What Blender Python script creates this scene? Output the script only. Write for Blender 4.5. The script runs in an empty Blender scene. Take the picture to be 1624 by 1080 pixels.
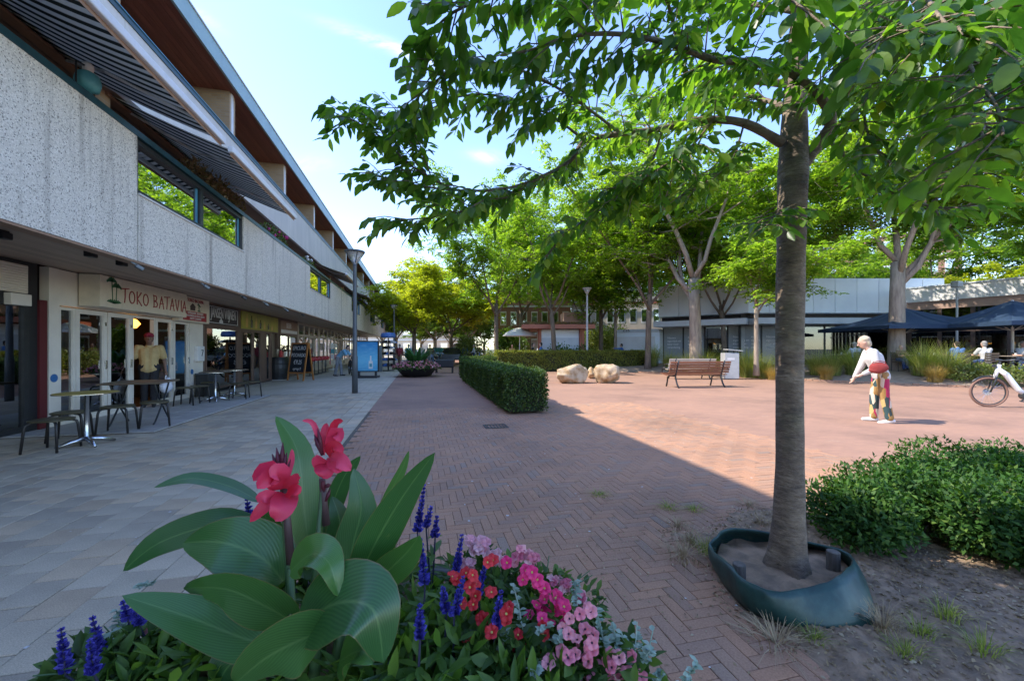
import bpy, bmesh, math, random
import numpy as np
from mathutils import Vector, Matrix, Quaternion

SC = bpy.context.scene
COL = SC.collection
R = math.radians
rnd = random.Random(7)
NR = np.random.RandomState(11)

# ------------------------------------------------------------------ camera
F = 631.0; CAMH = 1.35
TH = math.atan(147 / 631.0); CT = math.cos(TH); ST = math.sin(TH)
cam_d = bpy.data.cameras.new('camera')
cam = bpy.data.objects.new('camera', cam_d); COL.objects.link(cam)
cam.location = (0, 0, CAMH)
cam.rotation_euler = (R(90), 0, -TH)
cam_d.sensor_width = 36; cam_d.lens = 14.0
cam_d.shift_y = 13 / 1624.0
cam_d.clip_start = 0.05; cam_d.clip_end = 3000
SC.camera = cam

# ------------------------------------------------------------------ sky, sun, exposure
SUN_EL = R(47.0)
sun_dir = Vector((-CT * math.cos(SUN_EL), ST * math.cos(SUN_EL), math.sin(SUN_EL)))
world = bpy.data.worlds.new('World'); SC.world = world; world.use_nodes = True
nt = world.node_tree; nt.nodes.clear()
sky = nt.nodes.new('ShaderNodeTexSky'); sky.sky_type = 'NISHITA'; sky.sun_disc = False
sky.sun_elevation = SUN_EL; sky.sun_rotation = math.atan2(sun_dir.x, sun_dir.y)
sky.air_density = 1.0; sky.dust_density = 0.35; sky.ozone_density = 2.4; sky.altitude = 0
hs = nt.nodes.new('ShaderNodeHueSaturation'); hs.inputs['Saturation'].default_value = 1.07
hs.inputs['Hue'].default_value = 0.511
tc = nt.nodes.new('ShaderNodeTexCoord')
bg = nt.nodes.new('ShaderNodeBackground'); bg.inputs['Strength'].default_value = 0.15
wo = nt.nodes.new('ShaderNodeOutputWorld')
L = nt.links.new
L(sky.outputs[0], hs.inputs['Color'])
def wm(op, a, b=None):
    n = nt.nodes.new('ShaderNodeMath'); n.operation = op
    for k, v in enumerate((a, b)):
        if v is None: continue
        if isinstance(v, (int, float)): n.inputs[k].default_value = v
        else: L(v, n.inputs[k])
    return n.outputs[0]
def wdot(v):
    n = nt.nodes.new('ShaderNodeVectorMath'); n.operation = 'DOT_PRODUCT'; L(tc.outputs['Generated'], n.inputs[0]); n.inputs[1].default_value = v
    return n.outputs['Value']
last = hs.outputs[0]
# thin cirrus: each wisp is (direction, direction of its long axis, half length, half width, density)
def sdir(px, py):
    x = (px - 812) / 631.0; return Vector((x * CT + ST, -x * ST + CT, (553 - py) / 631.0)).normalized()
for p0, p1, hw, dens in (((545, 48), (710, 106), .010, .95), ((440, 262), (530, 258), .016, .3), ((745, 246), (800, 252), .014, .5), ((300, 12), (350, 45), .008, .35), ((480, 400), (640, 380), .035, .35), ((1000, -500), (1500, -420), .06, .5), ((-900, 100), (-500, 40), .05, .5)):
    a, b = sdir(*p0), sdir(*p1); c_ = ((a + b) / 2).normalized(); ax = (b - a).normalized(); pe = c_.cross(ax).normalized(); hl = (b - a).length / 2
    mp = nt.nodes.new('ShaderNodeMapping'); mp.inputs['Rotation'].default_value = Matrix((ax, pe, c_)).to_euler(); mp.inputs['Scale'].default_value = (9, 55, 9)
    cn = nt.nodes.new('ShaderNodeTexNoise'); cn.inputs['Scale'].default_value = 1.3; cn.inputs['Detail'].default_value = 6; cn.inputs['Roughness'].default_value = .65
    L(tc.outputs['Generated'], mp.inputs[0]); L(mp.outputs[0], cn.inputs['Vector'])
    u = wm('DIVIDE', wdot(ax), hl); v = wm('DIVIDE', wdot(pe), hw); fr = wm('GREATER_THAN', wdot(c_), 0)
    q_ = wm('ADD', wm('MULTIPLY', u, u), wm('MULTIPLY', v, v)); g_ = wm('POWER', 2.718, wm('MULTIPLY', q_, -1.0))
    nn = wm('MULTIPLY', wm('SUBTRACT', cn.outputs[0], .32), 2.6)
    f_ = wm('MULTIPLY', wm('MULTIPLY', wm('MULTIPLY', g_, nn), fr), dens); f_.node.use_clamp = True
    cm = nt.nodes.new('ShaderNodeMixRGB'); L(f_, cm.inputs[0]); L(last, cm.inputs[1]); cm.inputs[2].default_value = (3.2, 3.3, 3.4, 1); last = cm.outputs[0]
L(last, bg.inputs['Color']); L(bg.outputs[0], wo.inputs[0])

sd = bpy.data.lights.new('sun', 'SUN'); sd.energy = 2.3; sd.angle = R(0.5); sd.color = (1.0, 0.93, 0.82)
so = bpy.data.objects.new('sun', sd); COL.objects.link(so)
so.rotation_euler = sun_dir.to_track_quat('Z', 'Y').to_euler(); so.location = (-40, 0, 60)
vs = SC.view_settings
vs.view_transform = 'Standard'; vs.look = 'None'; vs.gamma = 1.0; vs.exposure = 1.88; vs.use_curve_mapping = False
SC.cycles.max_bounces = 7; SC.cycles.diffuse_bounces = 3; SC.cycles.glossy_bounces = 3
SC.cycles.transmission_bounces = 4; SC.cycles.transparent_max_bounces = 10
SC.cycles.use_denoising = True

# ------------------------------------------------------------------ places
def W(px, py, z):
    """a point seen at (px, py) standing z metres in front of the camera"""
    x = (px - 812) / F * z
    return Vector((x * CT + z * ST, -x * ST + z * CT, CAMH + (553 - py) / F * z))
def G(px, py, h=0.0):
    """where the ground (height h) is seen at (px, py)"""
    z = F * (CAMH - h) / (py - 553.0)
    p = W(px, py, z); p.z = h
    return p

# ------------------------------------------------------------------ materials
MATS = {}
def _nodes(name):
    m = bpy.data.materials.new(name); m.use_nodes = True
    t = m.node_tree; t.nodes.clear()
    o = t.nodes.new('ShaderNodeOutputMaterial'); b = t.nodes.new('ShaderNodeBsdfPrincipled')
    t.links.new(b.outputs[0], o.inputs[0])
    MATS[name] = m
    return m, t, b, o
def c4(c): return (c[0], c[1], c[2], 1)
def _rand(t):
    """one number for each loose piece, whether it is an object or an island of a mesh"""
    oi = t.nodes.new('ShaderNodeObjectInfo'); g = t.nodes.new('ShaderNodeNewGeometry')
    a = t.nodes.new('ShaderNodeMath'); a.operation = 'ADD'
    f = t.nodes.new('ShaderNodeMath'); f.operation = 'FRACT'
    t.links.new(oi.outputs['Random'], a.inputs[0]); t.links.new(g.outputs['Random Per Island'], a.inputs[1])
    t.links.new(a.outputs[0], f.inputs[0])
    return f.outputs[0]
def _noise(t, scale, detail=4, rough=0.6, stretch=None, coord='Object'):
    tc = t.nodes.new('ShaderNodeTexCoord'); n = t.nodes.new('ShaderNodeTexNoise')
    n.inputs['Scale'].default_value = scale; n.inputs['Detail'].default_value = detail
    n.inputs['Roughness'].default_value = rough
    if stretch:
        mp = t.nodes.new('ShaderNodeMapping'); mp.inputs['Scale'].default_value = stretch
        t.links.new(tc.outputs[coord], mp.inputs[0]); t.links.new(mp.outputs[0], n.inputs['Vector'])
    else:
        t.links.new(tc.outputs[coord], n.inputs['Vector'])
    return n.outputs[0]
def _ramp(t, fac, stops, const=False):
    r = t.nodes.new('ShaderNodeValToRGB'); e = r.color_ramp.elements
    if const: r.color_ramp.interpolation = 'CONSTANT'
    while len(e) < len(stops): e.new(0.5)
    for i, (p, c) in enumerate(stops):
        e[i].position = p; e[i].color = c4(c)
    t.links.new(fac, r.inputs[0])
    return r.outputs[0]
def _mix(t, fac, a, b, kind='MIX'):
    n = t.nodes.new('ShaderNodeMixRGB'); n.blend_type = kind
    for s, v in ((0, fac), (1, a), (2, b)):
        if isinstance(v, (int, float)): n.inputs[s].default_value = v
        elif isinstance(v, tuple): n.inputs[s].default_value = c4(v)
        else: t.links.new(v, n.inputs[s])
    return n.outputs[0]
def _bump(t, b, h, strength, dist=0.01):
    n = t.nodes.new('ShaderNodeBump'); n.inputs['Strength'].default_value = strength
    n.inputs['Distance'].default_value = dist
    t.links.new(h, n.inputs['Height']); t.links.new(n.outputs[0], b.inputs['Normal'])
def mat(name, col, col2=None, scale=6, rough=0.7, metal=0, bump=0, bscale=40, spec=0.4, stretch=None, lo=0.35, hi=0.65, vary=0.0):
    m, t, b, o = _nodes(name)
    b.inputs['Roughness'].default_value = rough; b.inputs['Metallic'].default_value = metal
    b.inputs['Specular IOR Level'].default_value = spec
    if col2 is None: col2 = tuple(x * 0.82 for x in col)
    n = _noise(t, scale, 5, 0.6, stretch)
    c = _ramp(t, n, [(lo, col), (hi, col2)])
    if vary:
        v = _ramp(t, _rand(t), [(0, (1 - vary,) * 3), (1, (1 + vary * 0.3,) * 3)])
        c = _mix(t, 1.0, c, v, 'MULTIPLY')
    t.links.new(c, b.inputs['Base Color'])
    if bump: _bump(t, b, _noise(t, bscale, 4, 0.6, stretch), bump)
    return m
def flat(name, col, rough=0.5, metal=0, spec=0.5):
    m, t, b, o = _nodes(name)
    n = _noise(t, 9, 3)
    c = _ramp(t, n, [(0.3, col), (0.7, tuple(x * 0.88 for x in col))])
    t.links.new(c, b.inputs['Base Color'])
    b.inputs['Roughness'].default_value = rough; b.inputs['Metallic'].default_value = metal
    b.inputs['Specular IOR Level'].default_value = spec
    return m
def leafmat(name, stops, trans=0.35, rough=0.5, tcol=None, spec=0.4, veins=False):
    m, t, b, o = _nodes(name)
    c = _ramp(t, _rand(t), stops)
    n = _noise(t, 2.2, 3)
    c = _mix(t, 1.0, c, _ramp(t, n, [(0.3, (0.8, 0.8, 0.8)), (0.7, (1.1, 1.1, 1.1))]), 'MULTIPLY')
    t.links.new(c, b.inputs['Base Color'])
    b.inputs['Roughness'].default_value = rough; b.inputs['Specular IOR Level'].default_value = spec
    tr = t.nodes.new('ShaderNodeBsdfTranslucent')
    tcx = _mix(t, 1.0, c, tcol or (1.7, 1.75, 0.55), 'MULTIPLY')
    t.links.new(tcx, tr.inputs['Color'])
    ms = t.nodes.new('ShaderNodeMixShader'); ms.inputs[0].default_value = trans
    t.links.new(b.outputs[0], ms.inputs[1]); t.links.new(tr.outputs[0], ms.inputs[2])
    t.links.new(ms.outputs[0], o.inputs[0])
    return m
def glassmat(name, base=0.1, tint=(0.75, 0.8, 0.8), rough=0.0):
    m, t, b, o = _nodes(name)
    t.nodes.remove(b)
    fr = t.nodes.new('ShaderNodeFresnel'); fr.inputs[0].default_value = 1.5
    ad = t.nodes.new('ShaderNodeMath'); ad.operation = 'ADD'; ad.inputs[1].default_value = base; ad.use_clamp = True
    tp = t.nodes.new('ShaderNodeBsdfTransparent'); tp.inputs[0].default_value = c4(tint)
    gl = t.nodes.new('ShaderNodeBsdfGlossy'); gl.inputs['Roughness'].default_value = rough
    gl.inputs['Color'].default_value = (0.95, 0.97, 1, 1)
    ms = t.nodes.new('ShaderNodeMixShader')
    t.links.new(fr.outputs[0], ad.inputs[0]); t.links.new(ad.outputs[0], ms.inputs[0])
    t.links.new(tp.outputs[0], ms.inputs[1]); t.links.new(gl.outputs[0], ms.inputs[2])
    t.links.new(ms.outputs[0], o.inputs[0])
    return m

# ------------------------------------------------------------------ mesh helpers
def raw_mesh(name, V, faces_flat, sizes):
    """fast mesh from arrays"""
    me = bpy.data.meshes.new(name)
    V = np.asarray(V, np.float32); faces_flat = np.asarray(faces_flat, np.int32); sizes = np.asarray(sizes, np.int32)
    me.vertices.add(len(V)); me.vertices.foreach_set('co', V.ravel())
    me.loops.add(len(faces_flat)); me.loops.foreach_set('vertex_index', faces_flat)
    me.polygons.add(len(sizes))
    st = np.zeros(len(sizes), np.int32); st[1:] = np.cumsum(sizes)[:-1]
    me.polygons.foreach_set('loop_start', st)
    try: me.polygons.foreach_set('loop_total', sizes)
    except Exception: pass
    me.update(calc_edges=True); me.validate()
    return me
class B:
    """collects shapes; build() links them as one mesh object"""
    def __init__(s): s.v = []; s.f = []; s.m = []
    def add(s, vs, fs, mi=0, M=None):
        o = len(s.v)
        if M is not None: vs = [M @ Vector(v) for v in vs]
        s.v.extend([tuple(v) for v in vs]); s.f.extend([tuple(i + o for i in f) for f in fs]); s.m.extend([mi] * len(fs))
        return s
    def box(s, x0, x1, y0, y1, z0, z1, mi=0, M=None):
        vs = [(x, y, z) for z in (z0, z1) for y in (y0, y1) for x in (x0, x1)]
        return s.add(vs, [(0, 2, 3, 1), (4, 5, 7, 6), (0, 1, 5, 4), (2, 6, 7, 3), (0, 4, 6, 2), (1, 3, 7, 5)], mi, M)
    def bar(s, p0, p1, w, h, mi=0, up=(0, 0, 1)):
        """a rectangular bar from p0 to p1"""
        p0 = Vector(p0); p1 = Vector(p1); d = (p1 - p0).normalized(); u = Vector(up)
        if abs(d.dot(u)) > 0.99: u = Vector((1, 0, 0))
        a = d.cross(u).normalized() * (w / 2); b = a.cross(d).normalized() * (h / 2)
        vs = [p + sa * a + sb * b for p in (p0, p1) for sa, sb in ((-1, -1), (1, -1), (1, 1), (-1, 1))]
        return s.add(vs, [(3, 2, 1, 0), (4, 5, 6, 7), (0, 1, 5, 4), (1, 2, 6, 5), (2, 3, 7, 6), (3, 0, 4, 7)], mi)
    def tube(s, pts, rad, n=8, mi=0, closed=False, cap=True):
        pts = [Vector(p) for p in pts]; k = len(pts)
        if isinstance(rad, (int, float)): rad = [rad] * k
        vs = []; fs = []
        prev = None
        for i, p in enumerate(pts):
            if closed: d = pts[(i + 1) % k] - pts[i - 1]
            else: d = pts[min(i + 1, k - 1)] - pts[max(i - 1, 0)]
            d = d.normalized() if d.length > 1e-9 else Vector((0, 0, 1))
            if prev is None:
                u = Vector((0, 0, 1)) if abs(d.z) < 0.9 else Vector((1, 0, 0))
            else: u = prev
            a = (u - d * u.dot(d)); a = a.normalized() if a.length > 1e-6 else d.orthogonal().normalized()
            b = d.cross(a); prev = a
            for j in range(n):
                t = 2 * math.pi * j / n
                vs.append(p + (a * math.cos(t) + b * math.sin(t)) * rad[i])
        seg = k if closed else k - 1
        for i in range(seg):
            i2 = (i + 1) % k
            for j in range(n):
                j2 = (j + 1) % n
                fs.append((i * n + j, i * n + j2, i2 * n + j2, i2 * n + j))
        if cap and not closed:
            fs.append(tuple(range(n - 1, -1, -1))); fs.append(tuple((k - 1) * n + j for j in range(n)))
        return s.add(vs, fs, mi)
    def lathe(s, prof, c=(0, 0, 0), n=16, mi=0, M=None, cap=True):
        vs = []; fs = []; k = len(prof)
        for r, z in prof:
            for j in range(n):
                t = 2 * math.pi * j / n
                vs.append((c[0] + r * math.cos(t), c[1] + r * math.sin(t), c[2] + z))
        for i in range(k - 1):
            for j in range(n):
                j2 = (j + 1) % n
                fs.append((i * n + j, i * n + j2, (i + 1) * n + j2, (i + 1) * n + j))
        if cap:
            fs.append(tuple(range(n - 1, -1, -1))); fs.append(tuple((k - 1) * n + j for j in range(n)))
        return s.add(vs, fs, mi, M)
    def ball(s, c, r, n=8, mi=0, sz=(1, 1, 1)):
        pr = []
        m = max(4, n // 2 + 1)
        vs = []; fs = []
        vs.append((c[0], c[1], c[2] - r * sz[2]))
        for i in range(1, m):
            a = -math.pi / 2 + math.pi * i / m
            for j in range(n):
                t = 2 * math.pi * j / n
                vs.append((c[0] + r * sz[0] * math.cos(a) * math.cos(t), c[1] + r * sz[1] * math.cos(a) * math.sin(t), c[2] + r * sz[2] * math.sin(a)))
        vs.append((c[0], c[1], c[2] + r * sz[2])); top = len(vs) - 1
        for j in range(n):
            j2 = (j + 1) % n
            fs.append((0, 1 + j2, 1 + j)); fs.append((top, 1 + (m - 2) * n + j, 1 + (m - 2) * n + j2))
            for i in range(m - 2):
                fs.append((1 + i * n + j, 1 + i * n + j2, 1 + (i + 1) * n + j2, 1 + (i + 1) * n + j))
        return s.add(vs, fs, mi)
    def prism(s, poly, z0, z1, mi=0, M=None):
        n = len(poly)
        vs = [(x, y, z0) for x, y in poly] + [(x, y, z1) for x, y in poly]
        fs = [tuple(range(n - 1, -1, -1)), tuple(range(n, 2 * n))] + [(i, (i + 1) % n, n + (i + 1) % n, n + i) for i in range(n)]
        return s.add(vs, fs, mi, M)
    def grid(s, fn, nu, nv, mi=0):
        vs = [fn(i / nu, j / nv) for i in range(nu + 1) for j in range(nv + 1)]
        w = nv + 1
        fs = [(i * w + j, (i + 1) * w + j, (i + 1) * w + j + 1, i * w + j + 1) for i in range(nu) for j in range(nv)]
        return s.add(vs, fs, mi)
    def mesh(s, name, mats, smooth=False):
        me = bpy.data.meshes.new(name); me.from_pydata(s.v, [], s.f)
        if not isinstance(mats, (list, tuple)): mats = [mats]
        for m in mats: me.materials.append(MATS[m] if isinstance(m, str) else m)
        if len(mats) > 1: me.polygons.foreach_set('material_index', s.m)
        if smooth: me.polygons.foreach_set('use_smooth', [True] * len(me.polygons))
        me.update()
        return me
    def build(s, name, mats, parent=None, smooth=False, bev=0, loc=None, rz=0):
        return put(name, s.mesh(name, mats, smooth), parent, bev, loc, rz)
def put(name, me, parent=None, bev=0, loc=None, rz=0):
    o = bpy.data.objects.new(name, me); COL.objects.link(o)
    if parent is not None: o.parent = parent
    if loc is not None: o.location = loc
    if rz: o.rotation_euler = (0, 0, rz)
    if bev:
        m = o.modifiers.new('edge', 'BEVEL'); m.width = bev; m.segments = 2; m.limit_method = 'ANGLE'; m.angle_limit = R(40)
    return o
def tag(o, label, cat, group=None, kind=None):
    o['label'] = label; o['category'] = cat
    if group: o['group'] = group
    if kind: o['kind'] = kind
    return o
def thing(name, label, cat, loc=(0, 0, 0), rz=0, group=None):
    o = bpy.data.objects.new(name, None); COL.objects.link(o); o.empty_display_size = 0.2
    o.location = loc; o.rotation_euler = (0, 0, rz)
    return tag(o, label, cat, group)
def struct(o, label=None, kind='structure'):
    o['kind'] = kind
    if label: o['label'] = label
    return o
def copy_tree(o, parent=None):
    c = o.copy(); COL.objects.link(c); c.parent = parent
    for ch in o.children: copy_tree(ch, c)
    return c
def dup(o, label, loc, rz=0, scale=None):
    c = copy_tree(o); c['label'] = label; c.location = loc; c.rotation_euler = (0, 0, rz)
    if scale: c.scale = scale if isinstance(scale, (tuple, list)) else (scale,) * 3
    return c
BENCH = bpy.data.scenes.new('workbench')      # an empty scene where single meshes are evaluated
def settled(ob):
    BENCH.collection.objects.link(ob)
    vl = BENCH.view_layers[0]; vl.update()
    me = bpy.data.meshes.new_from_object(ob.evaluated_get(vl.depsgraph))
    BENCH.collection.objects.unlink(ob)
    return me
def text_mesh(txt, size, mat_, depth=0.004, sx=1.0, align='CENTER', M=None, shear=0):
    cu = bpy.data.curves.new('t', 'FONT'); cu.body = txt; cu.size = size; cu.extrude = depth
    cu.align_x = align; cu.align_y = 'CENTER'; cu.shear = shear; cu.resolution_u = 3
    ob = bpy.data.objects.new('t', cu)
    me = settled(ob)
    bpy.data.objects.remove(ob); bpy.data.curves.remove(cu)
    T = Matrix.Diagonal((sx, 1, 1, 1))
    if M is not None: T = M @ T
    me.transform(T)
    me.materials.clear(); me.materials.append(MATS[mat_])
    return me
def face_x(x, y, z):
    """text plane on a wall that faces +X"""
    return Matrix(((0, 0, 1, x), (1, 0, 0, y), (0, 1, 0, z), (0, 0, 0, 1)))
def baked(o):
    """the object's mesh after its modifiers"""
    par = o.parent; o.parent = None
    me = settled(o); o.parent = par
    o.modifiers.clear(); old = o.data; o.data = me; bpy.data.meshes.remove(old)
    return o

# leaves as arrays ---------------------------------------------------------
def unit(a):
    n = np.linalg.norm(a, axis=-1, keepdims=True); n[n < 1e-9] = 1
    return a / n
def leaf_arrays(P, D, N, Ln, Wd, simple=True, fold=0.18, droop=0.12):
    """P base points, D directions, N rough normals, Ln lengths, Wd widths"""
    D = unit(D); S = unit(np.cross(D, N)); N = np.cross(S, D)
    Ln = Ln[:, None]; Wd = Wd[:, None]; n = len(P)
    if simple:
        V = np.stack([P, P + D * Ln * 0.45 + S * Wd * 0.5 + N * Wd * fold, P + D * Ln - N * Ln * droop, P + D * Ln * 0.45 - S * Wd * 0.5 + N * Wd * fold], 1)
        f = np.array([0, 1, 2, 3]); sizes = np.full(n, 4)
    else:
        V = np.stack([P, P + D * Ln * 0.22 + S * Wd * 0.36 + N * Wd * fold * .7, P + D * Ln * 0.52 + S * Wd * 0.5 + N * Wd * fold - N * Ln * droop * .3,
                      P + D * Ln * 0.8 + S * Wd * 0.27 + N * Wd * fold * .5 - N * Ln * droop * .7, P + D * Ln - N * Ln * droop,
                      P + D * Ln * 0.8 - S * Wd * 0.27 + N * Wd * fold * .5 - N * Ln * droop * .7, P + D * Ln * 0.52 - S * Wd * 0.5 + N * Wd * fold - N * Ln * droop * .3,
                      P + D * Ln * 0.22 - S * Wd * 0.36 + N * Wd * fold * .7, P + D * Ln * 0.52 - N * Ln * droop * .3], 1)
        f = np.array([0, 1, 2, 8, 8, 2, 3, 4, 8, 4, 5, 6, 8, 6, 7, 0]); sizes = np.full(n * 4, 4)
    k = V.shape[1]
    idx = (np.arange(n) * k)[:, None] + f[None, :]
    return V.reshape(-1, 3), idx.ravel(), sizes
def leaf_mesh(name, mat_, *a, **k):
    me = raw_mesh(name, *leaf_arrays(*a, **k)); me.materials.append(MATS[mat_])
    return me
def rdir(n, rs=NR):
    return unit(rs.normal(size=(n, 3)))
# ------------------------------------------------------------------ surface materials
def build_ground_mats():
    # slabs in front of the shops
    m, t, b, o = _nodes('grey_slab')
    r = _rand(t)
    c = _ramp(t, r, [(0.0, (.47, .39, .275)), (.3, (.55, .45, .315)), (.62, (.41, .34, .245)), (.78, (.48, .365, .24)), (.92, (.57, .435, .285))])
    n = _noise(t, 160, 3, .7); c = _mix(t, 1.0, c, _ramp(t, n, [(.35, (.72, .72, .72)), (.7, (1.2, 1.2, 1.2))]), 'MULTIPLY')
    n2 = _noise(t, 1.3, 5, .65, coord='Object'); c = _mix(t, 1.0, c, _ramp(t, n2, [(.3, (.74, .74, .75)), (.7, (1.1, 1.1, 1.1))]), 'MULTIPLY')
    t.links.new(c, b.inputs['Base Color']); b.inputs['Roughness'].default_value = .72; b.inputs['Specular IOR Level'].default_value = .35
    _bump(t, b, n, .25, .004)
    # slabs farther down the street: joints drawn by the material
    m, t, b, o = _nodes('grey_slab_far')
    tcn = t.nodes.new('ShaderNodeTexCoord'); mp = t.nodes.new('ShaderNodeMapping'); mp.inputs['Rotation'].default_value = (0, 0, R(90))
    bk = t.nodes.new('ShaderNodeTexBrick'); bk.inputs['Scale'].default_value = 1
    bk.inputs['Brick Width'].default_value = .26; bk.inputs['Row Height'].default_value = .225; bk.inputs['Mortar Size'].default_value = .004
    bk.inputs['Color1'].default_value = (.42, .36, .27, 1); bk.inputs['Color2'].default_value = (.47, .4, .3, 1); bk.inputs['Mortar'].default_value = (.2, .19, .17, 1)
    t.links.new(tcn.outputs['Object'], mp.inputs[0]); t.links.new(mp.outputs[0], bk.inputs[0])
    n = _noise(t, .8, 5, .6); c = _mix(t, 1.0, bk.outputs[0], _ramp(t, n, [(.3, (.85, .85, .85)), (.7, (1.12, 1.12, 1.12))]), 'MULTIPLY')
    t.links.new(c, b.inputs['Base Color']); b.inputs['Roughness'].default_value = .8
    # clay bricks
    def clay(name, far):
        m, t, b, o = _nodes(name)
        if far:
            tcn = t.nodes.new('ShaderNodeTexCoord')
            bk = t.nodes.new('ShaderNodeTexBrick'); bk.inputs['Scale'].default_value = 1
            bk.inputs['Brick Width'].default_value = .2; bk.inputs['Row Height'].default_value = .067; bk.inputs['Mortar Size'].default_value = .003
            bk.inputs['Color1'].default_value = (.34, .195, .135, 1); bk.inputs['Color2'].default_value = (.3, .175, .125, 1); bk.inputs['Mortar'].default_value = (.25, .155, .11, 1)
            t.links.new(tcn.outputs['Object'], bk.inputs[0]); c = bk.outputs[0]
        else:
            c = _ramp(t, _rand(t), [(0, (.37, .215, .14)), (.3, (.42, .225, .135)), (.6, (.34, .205, .14)), (.85, (.44, .24, .145)), (1, (.31, .215, .16))])
            n = _noise(t, 90, 3, .7); c = _mix(t, 1.0, c, _ramp(t, n, [(.35, (.78, .78, .78)), (.7, (1.15, 1.15, 1.15))]), 'MULTIPLY')
            _bump(t, b, n, .3, .004)
        n2 = _noise(t, .55, 6, .62)
        c = _mix(t, 1.0, c, _ramp(t, n2, [(.28, (.68, .7, .72)), (.5, (1, 1, 1)), (.75, (1.16, 1.14, 1.1))]), 'MULTIPLY')
        n3 = _noise(t, 2.3, 6, .72)        # pale lime stains, walked-in sand
        c = _mix(t, _ramp(t, n3, [(.63, (0, 0, 0)), (.74, (.45, .45, .45))]), c, (.56, .45, .36))
        t.links.new(c, b.inputs['Base Color']); b.inputs['Roughness'].default_value = .78; b.inputs['Specular IOR Level'].default_value = .3
    clay('clay_brick', False); clay('clay_paving_far', True)
    mat('joint_sand', (.15, .12, .09), (.1, .085, .065), scale=30, rough=.95)
    mat('ground_far', (.17, .16, .12), (.12, .14, .07), scale=.3, rough=.9)
    mat('soil', (.33, .225, .145), (.16, .115, .08), scale=9, rough=.95, bump=.6, bscale=55)
    mat('dry_soil', (.36, .27, .2), (.26, .19, .14), scale=5, rough=.95, bump=.4, bscale=40)
    mat('pale_tile', (.42, .4, .36), (.35, .33, .3), scale=5, rough=.6, vary=.14)
    mat('white_paint', (.7, .68, .64), (.5, .48, .45), scale=12, rough=.7)
    mat('iron', (.05, .05, .05), (.09, .08, .07), scale=30, rough=.6, metal=.6)
build_ground_mats()

XS = -1.06      # where the grey slabs end and the clay bricks begin
g = B(); g.add([(-900, -900, -.06), (900, -900, -.06), (900, 900, -.06), (-900, 900, -.06)], [(0, 1, 2, 3)])
struct(g.build('ground', 'ground_far'))
NX0, NX1, NY0, NY1 = XS, 5.0, -.6, 9.0          # where every brick is laid
g = B()
for x0, x1, y0, y1 in ((NX0, 26, NY1, 75), (NX1, 26, -6, NY1), (NX0, NX1, -6, NY0)):
    g.add([(x0, y0, -.003), (x1, y0, -.003), (x1, y1, -.003), (x0, y1, -.003)], [(0, 1, 2, 3)])
square = struct(g.build('square_paving', 'clay_paving_far'))
g = B(); g.add([(NX0 - .02, NY0, -.012), (NX1, NY0, -.012), (NX1, NY1, -.012), (NX0 - .02, NY1, -.012)], [(0, 1, 2, 3)])
g.build('brick_bed', 'joint_sand', square)
SY0, SY1 = -.8, 13.0
g = B()
for y0, y1 in ((-6, SY0), (SY1, 75)):
    g.add([(-6.3, y0, 0), (XS, y0, 0), (XS, y1, 0), (-6.3, y1, 0)], [(0, 1, 2, 3)])
pave = struct(g.build('shop_pavement', 'grey_slab_far'))
g = B(); g.add([(-6.3, SY0, -.012), (XS, SY0, -.012), (XS, SY1, -.012), (-6.3, SY1, -.012)], [(0, 1, 2, 3)])
g.build('slab_bed', 'joint_sand', pave)

def piece_mesh(name, lx, ly, mat_, ch=.005, h=.03, gap=.003):
    b = B(); x = lx / 2 - gap; y = ly / 2 - gap
    lo = [(-x, -y, -h), (x, -y, -h), (x, y, -h), (-x, y, -h)]
    mi = [(-x, -y, -ch), (x, -y, -ch), (x, y, -ch), (-x, y, -ch)]
    x -= ch; y -= ch
    hi = [(-x, -y, 0), (x, -y, 0), (x, y, 0), (-x, y, 0)]
    fs = [(8, 9, 10, 11)]
    for i in range(4):
        j = (i + 1) % 4
        fs += [(i, j, 4 + j, 4 + i), (4 + i, 4 + j, 8 + j, 8 + i)]
    b.add(lo + mi + hi, fs)
    return b.mesh(name, mat_)
def depth_of(x, y): return x * ST + y * CT
def px_of(x, y, z=0):
    d = depth_of(x, y)
    if d < .2: return (-9999, -9999)
    return (812 + F * (x * CT - y * ST) / d, 553 + F * (CAMH - z) / d)
def lay(spots, me_of, parent, name, mat_, score):
    """the 300 pieces that show largest become parts, the rest one joined part"""
    order = sorted(range(len(spots)), key=lambda i: score(spots[i]))
    own = set(order[:300])
    V = []; Fs = []; n = 0
    for i, (x, y, rz, kind) in enumerate(spots):
        z = rnd.uniform(-.0018, .0012)
        tx, ty = rnd.gauss(0, .004), rnd.gauss(0, .004)
        M = Matrix.Translation((x, y, z)) @ Matrix.Rotation(rz + rnd.gauss(0, .006), 4, 'Z') @ Matrix.Rotation(tx, 4, 'X') @ Matrix.Rotation(ty, 4, 'Y')
        if i in own:
            o = bpy.data.objects.new(name, me_of[kind]); COL.objects.link(o); o.parent = parent; o.matrix_local = M
        else:
            me = me_of[kind]
            for v in me.vertices: V.append(tuple(M @ v.co))
            for p in me.polygons: Fs.append(tuple(k + n for k in p.vertices))
            n += len(me.vertices)
    me = bpy.data.meshes.new(name + '_field'); me.from_pydata(V, [], Fs); me.materials.append(MATS[mat_])
    o = put(name + '_field', me, parent); o['kind'] = 'stuff'
def score(s):
    u, v = px_of(s[0], s[1])
    if not (-40 < u < 1680 and v < 1130): return 1e6 + abs(u)
    if (s[0] + .2) ** 2 + (s[1] - 1.12) ** 2 < .6: return 1e5
    return depth_of(s[0], s[1])
BW = .0667; BL = .2
spots = []
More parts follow.
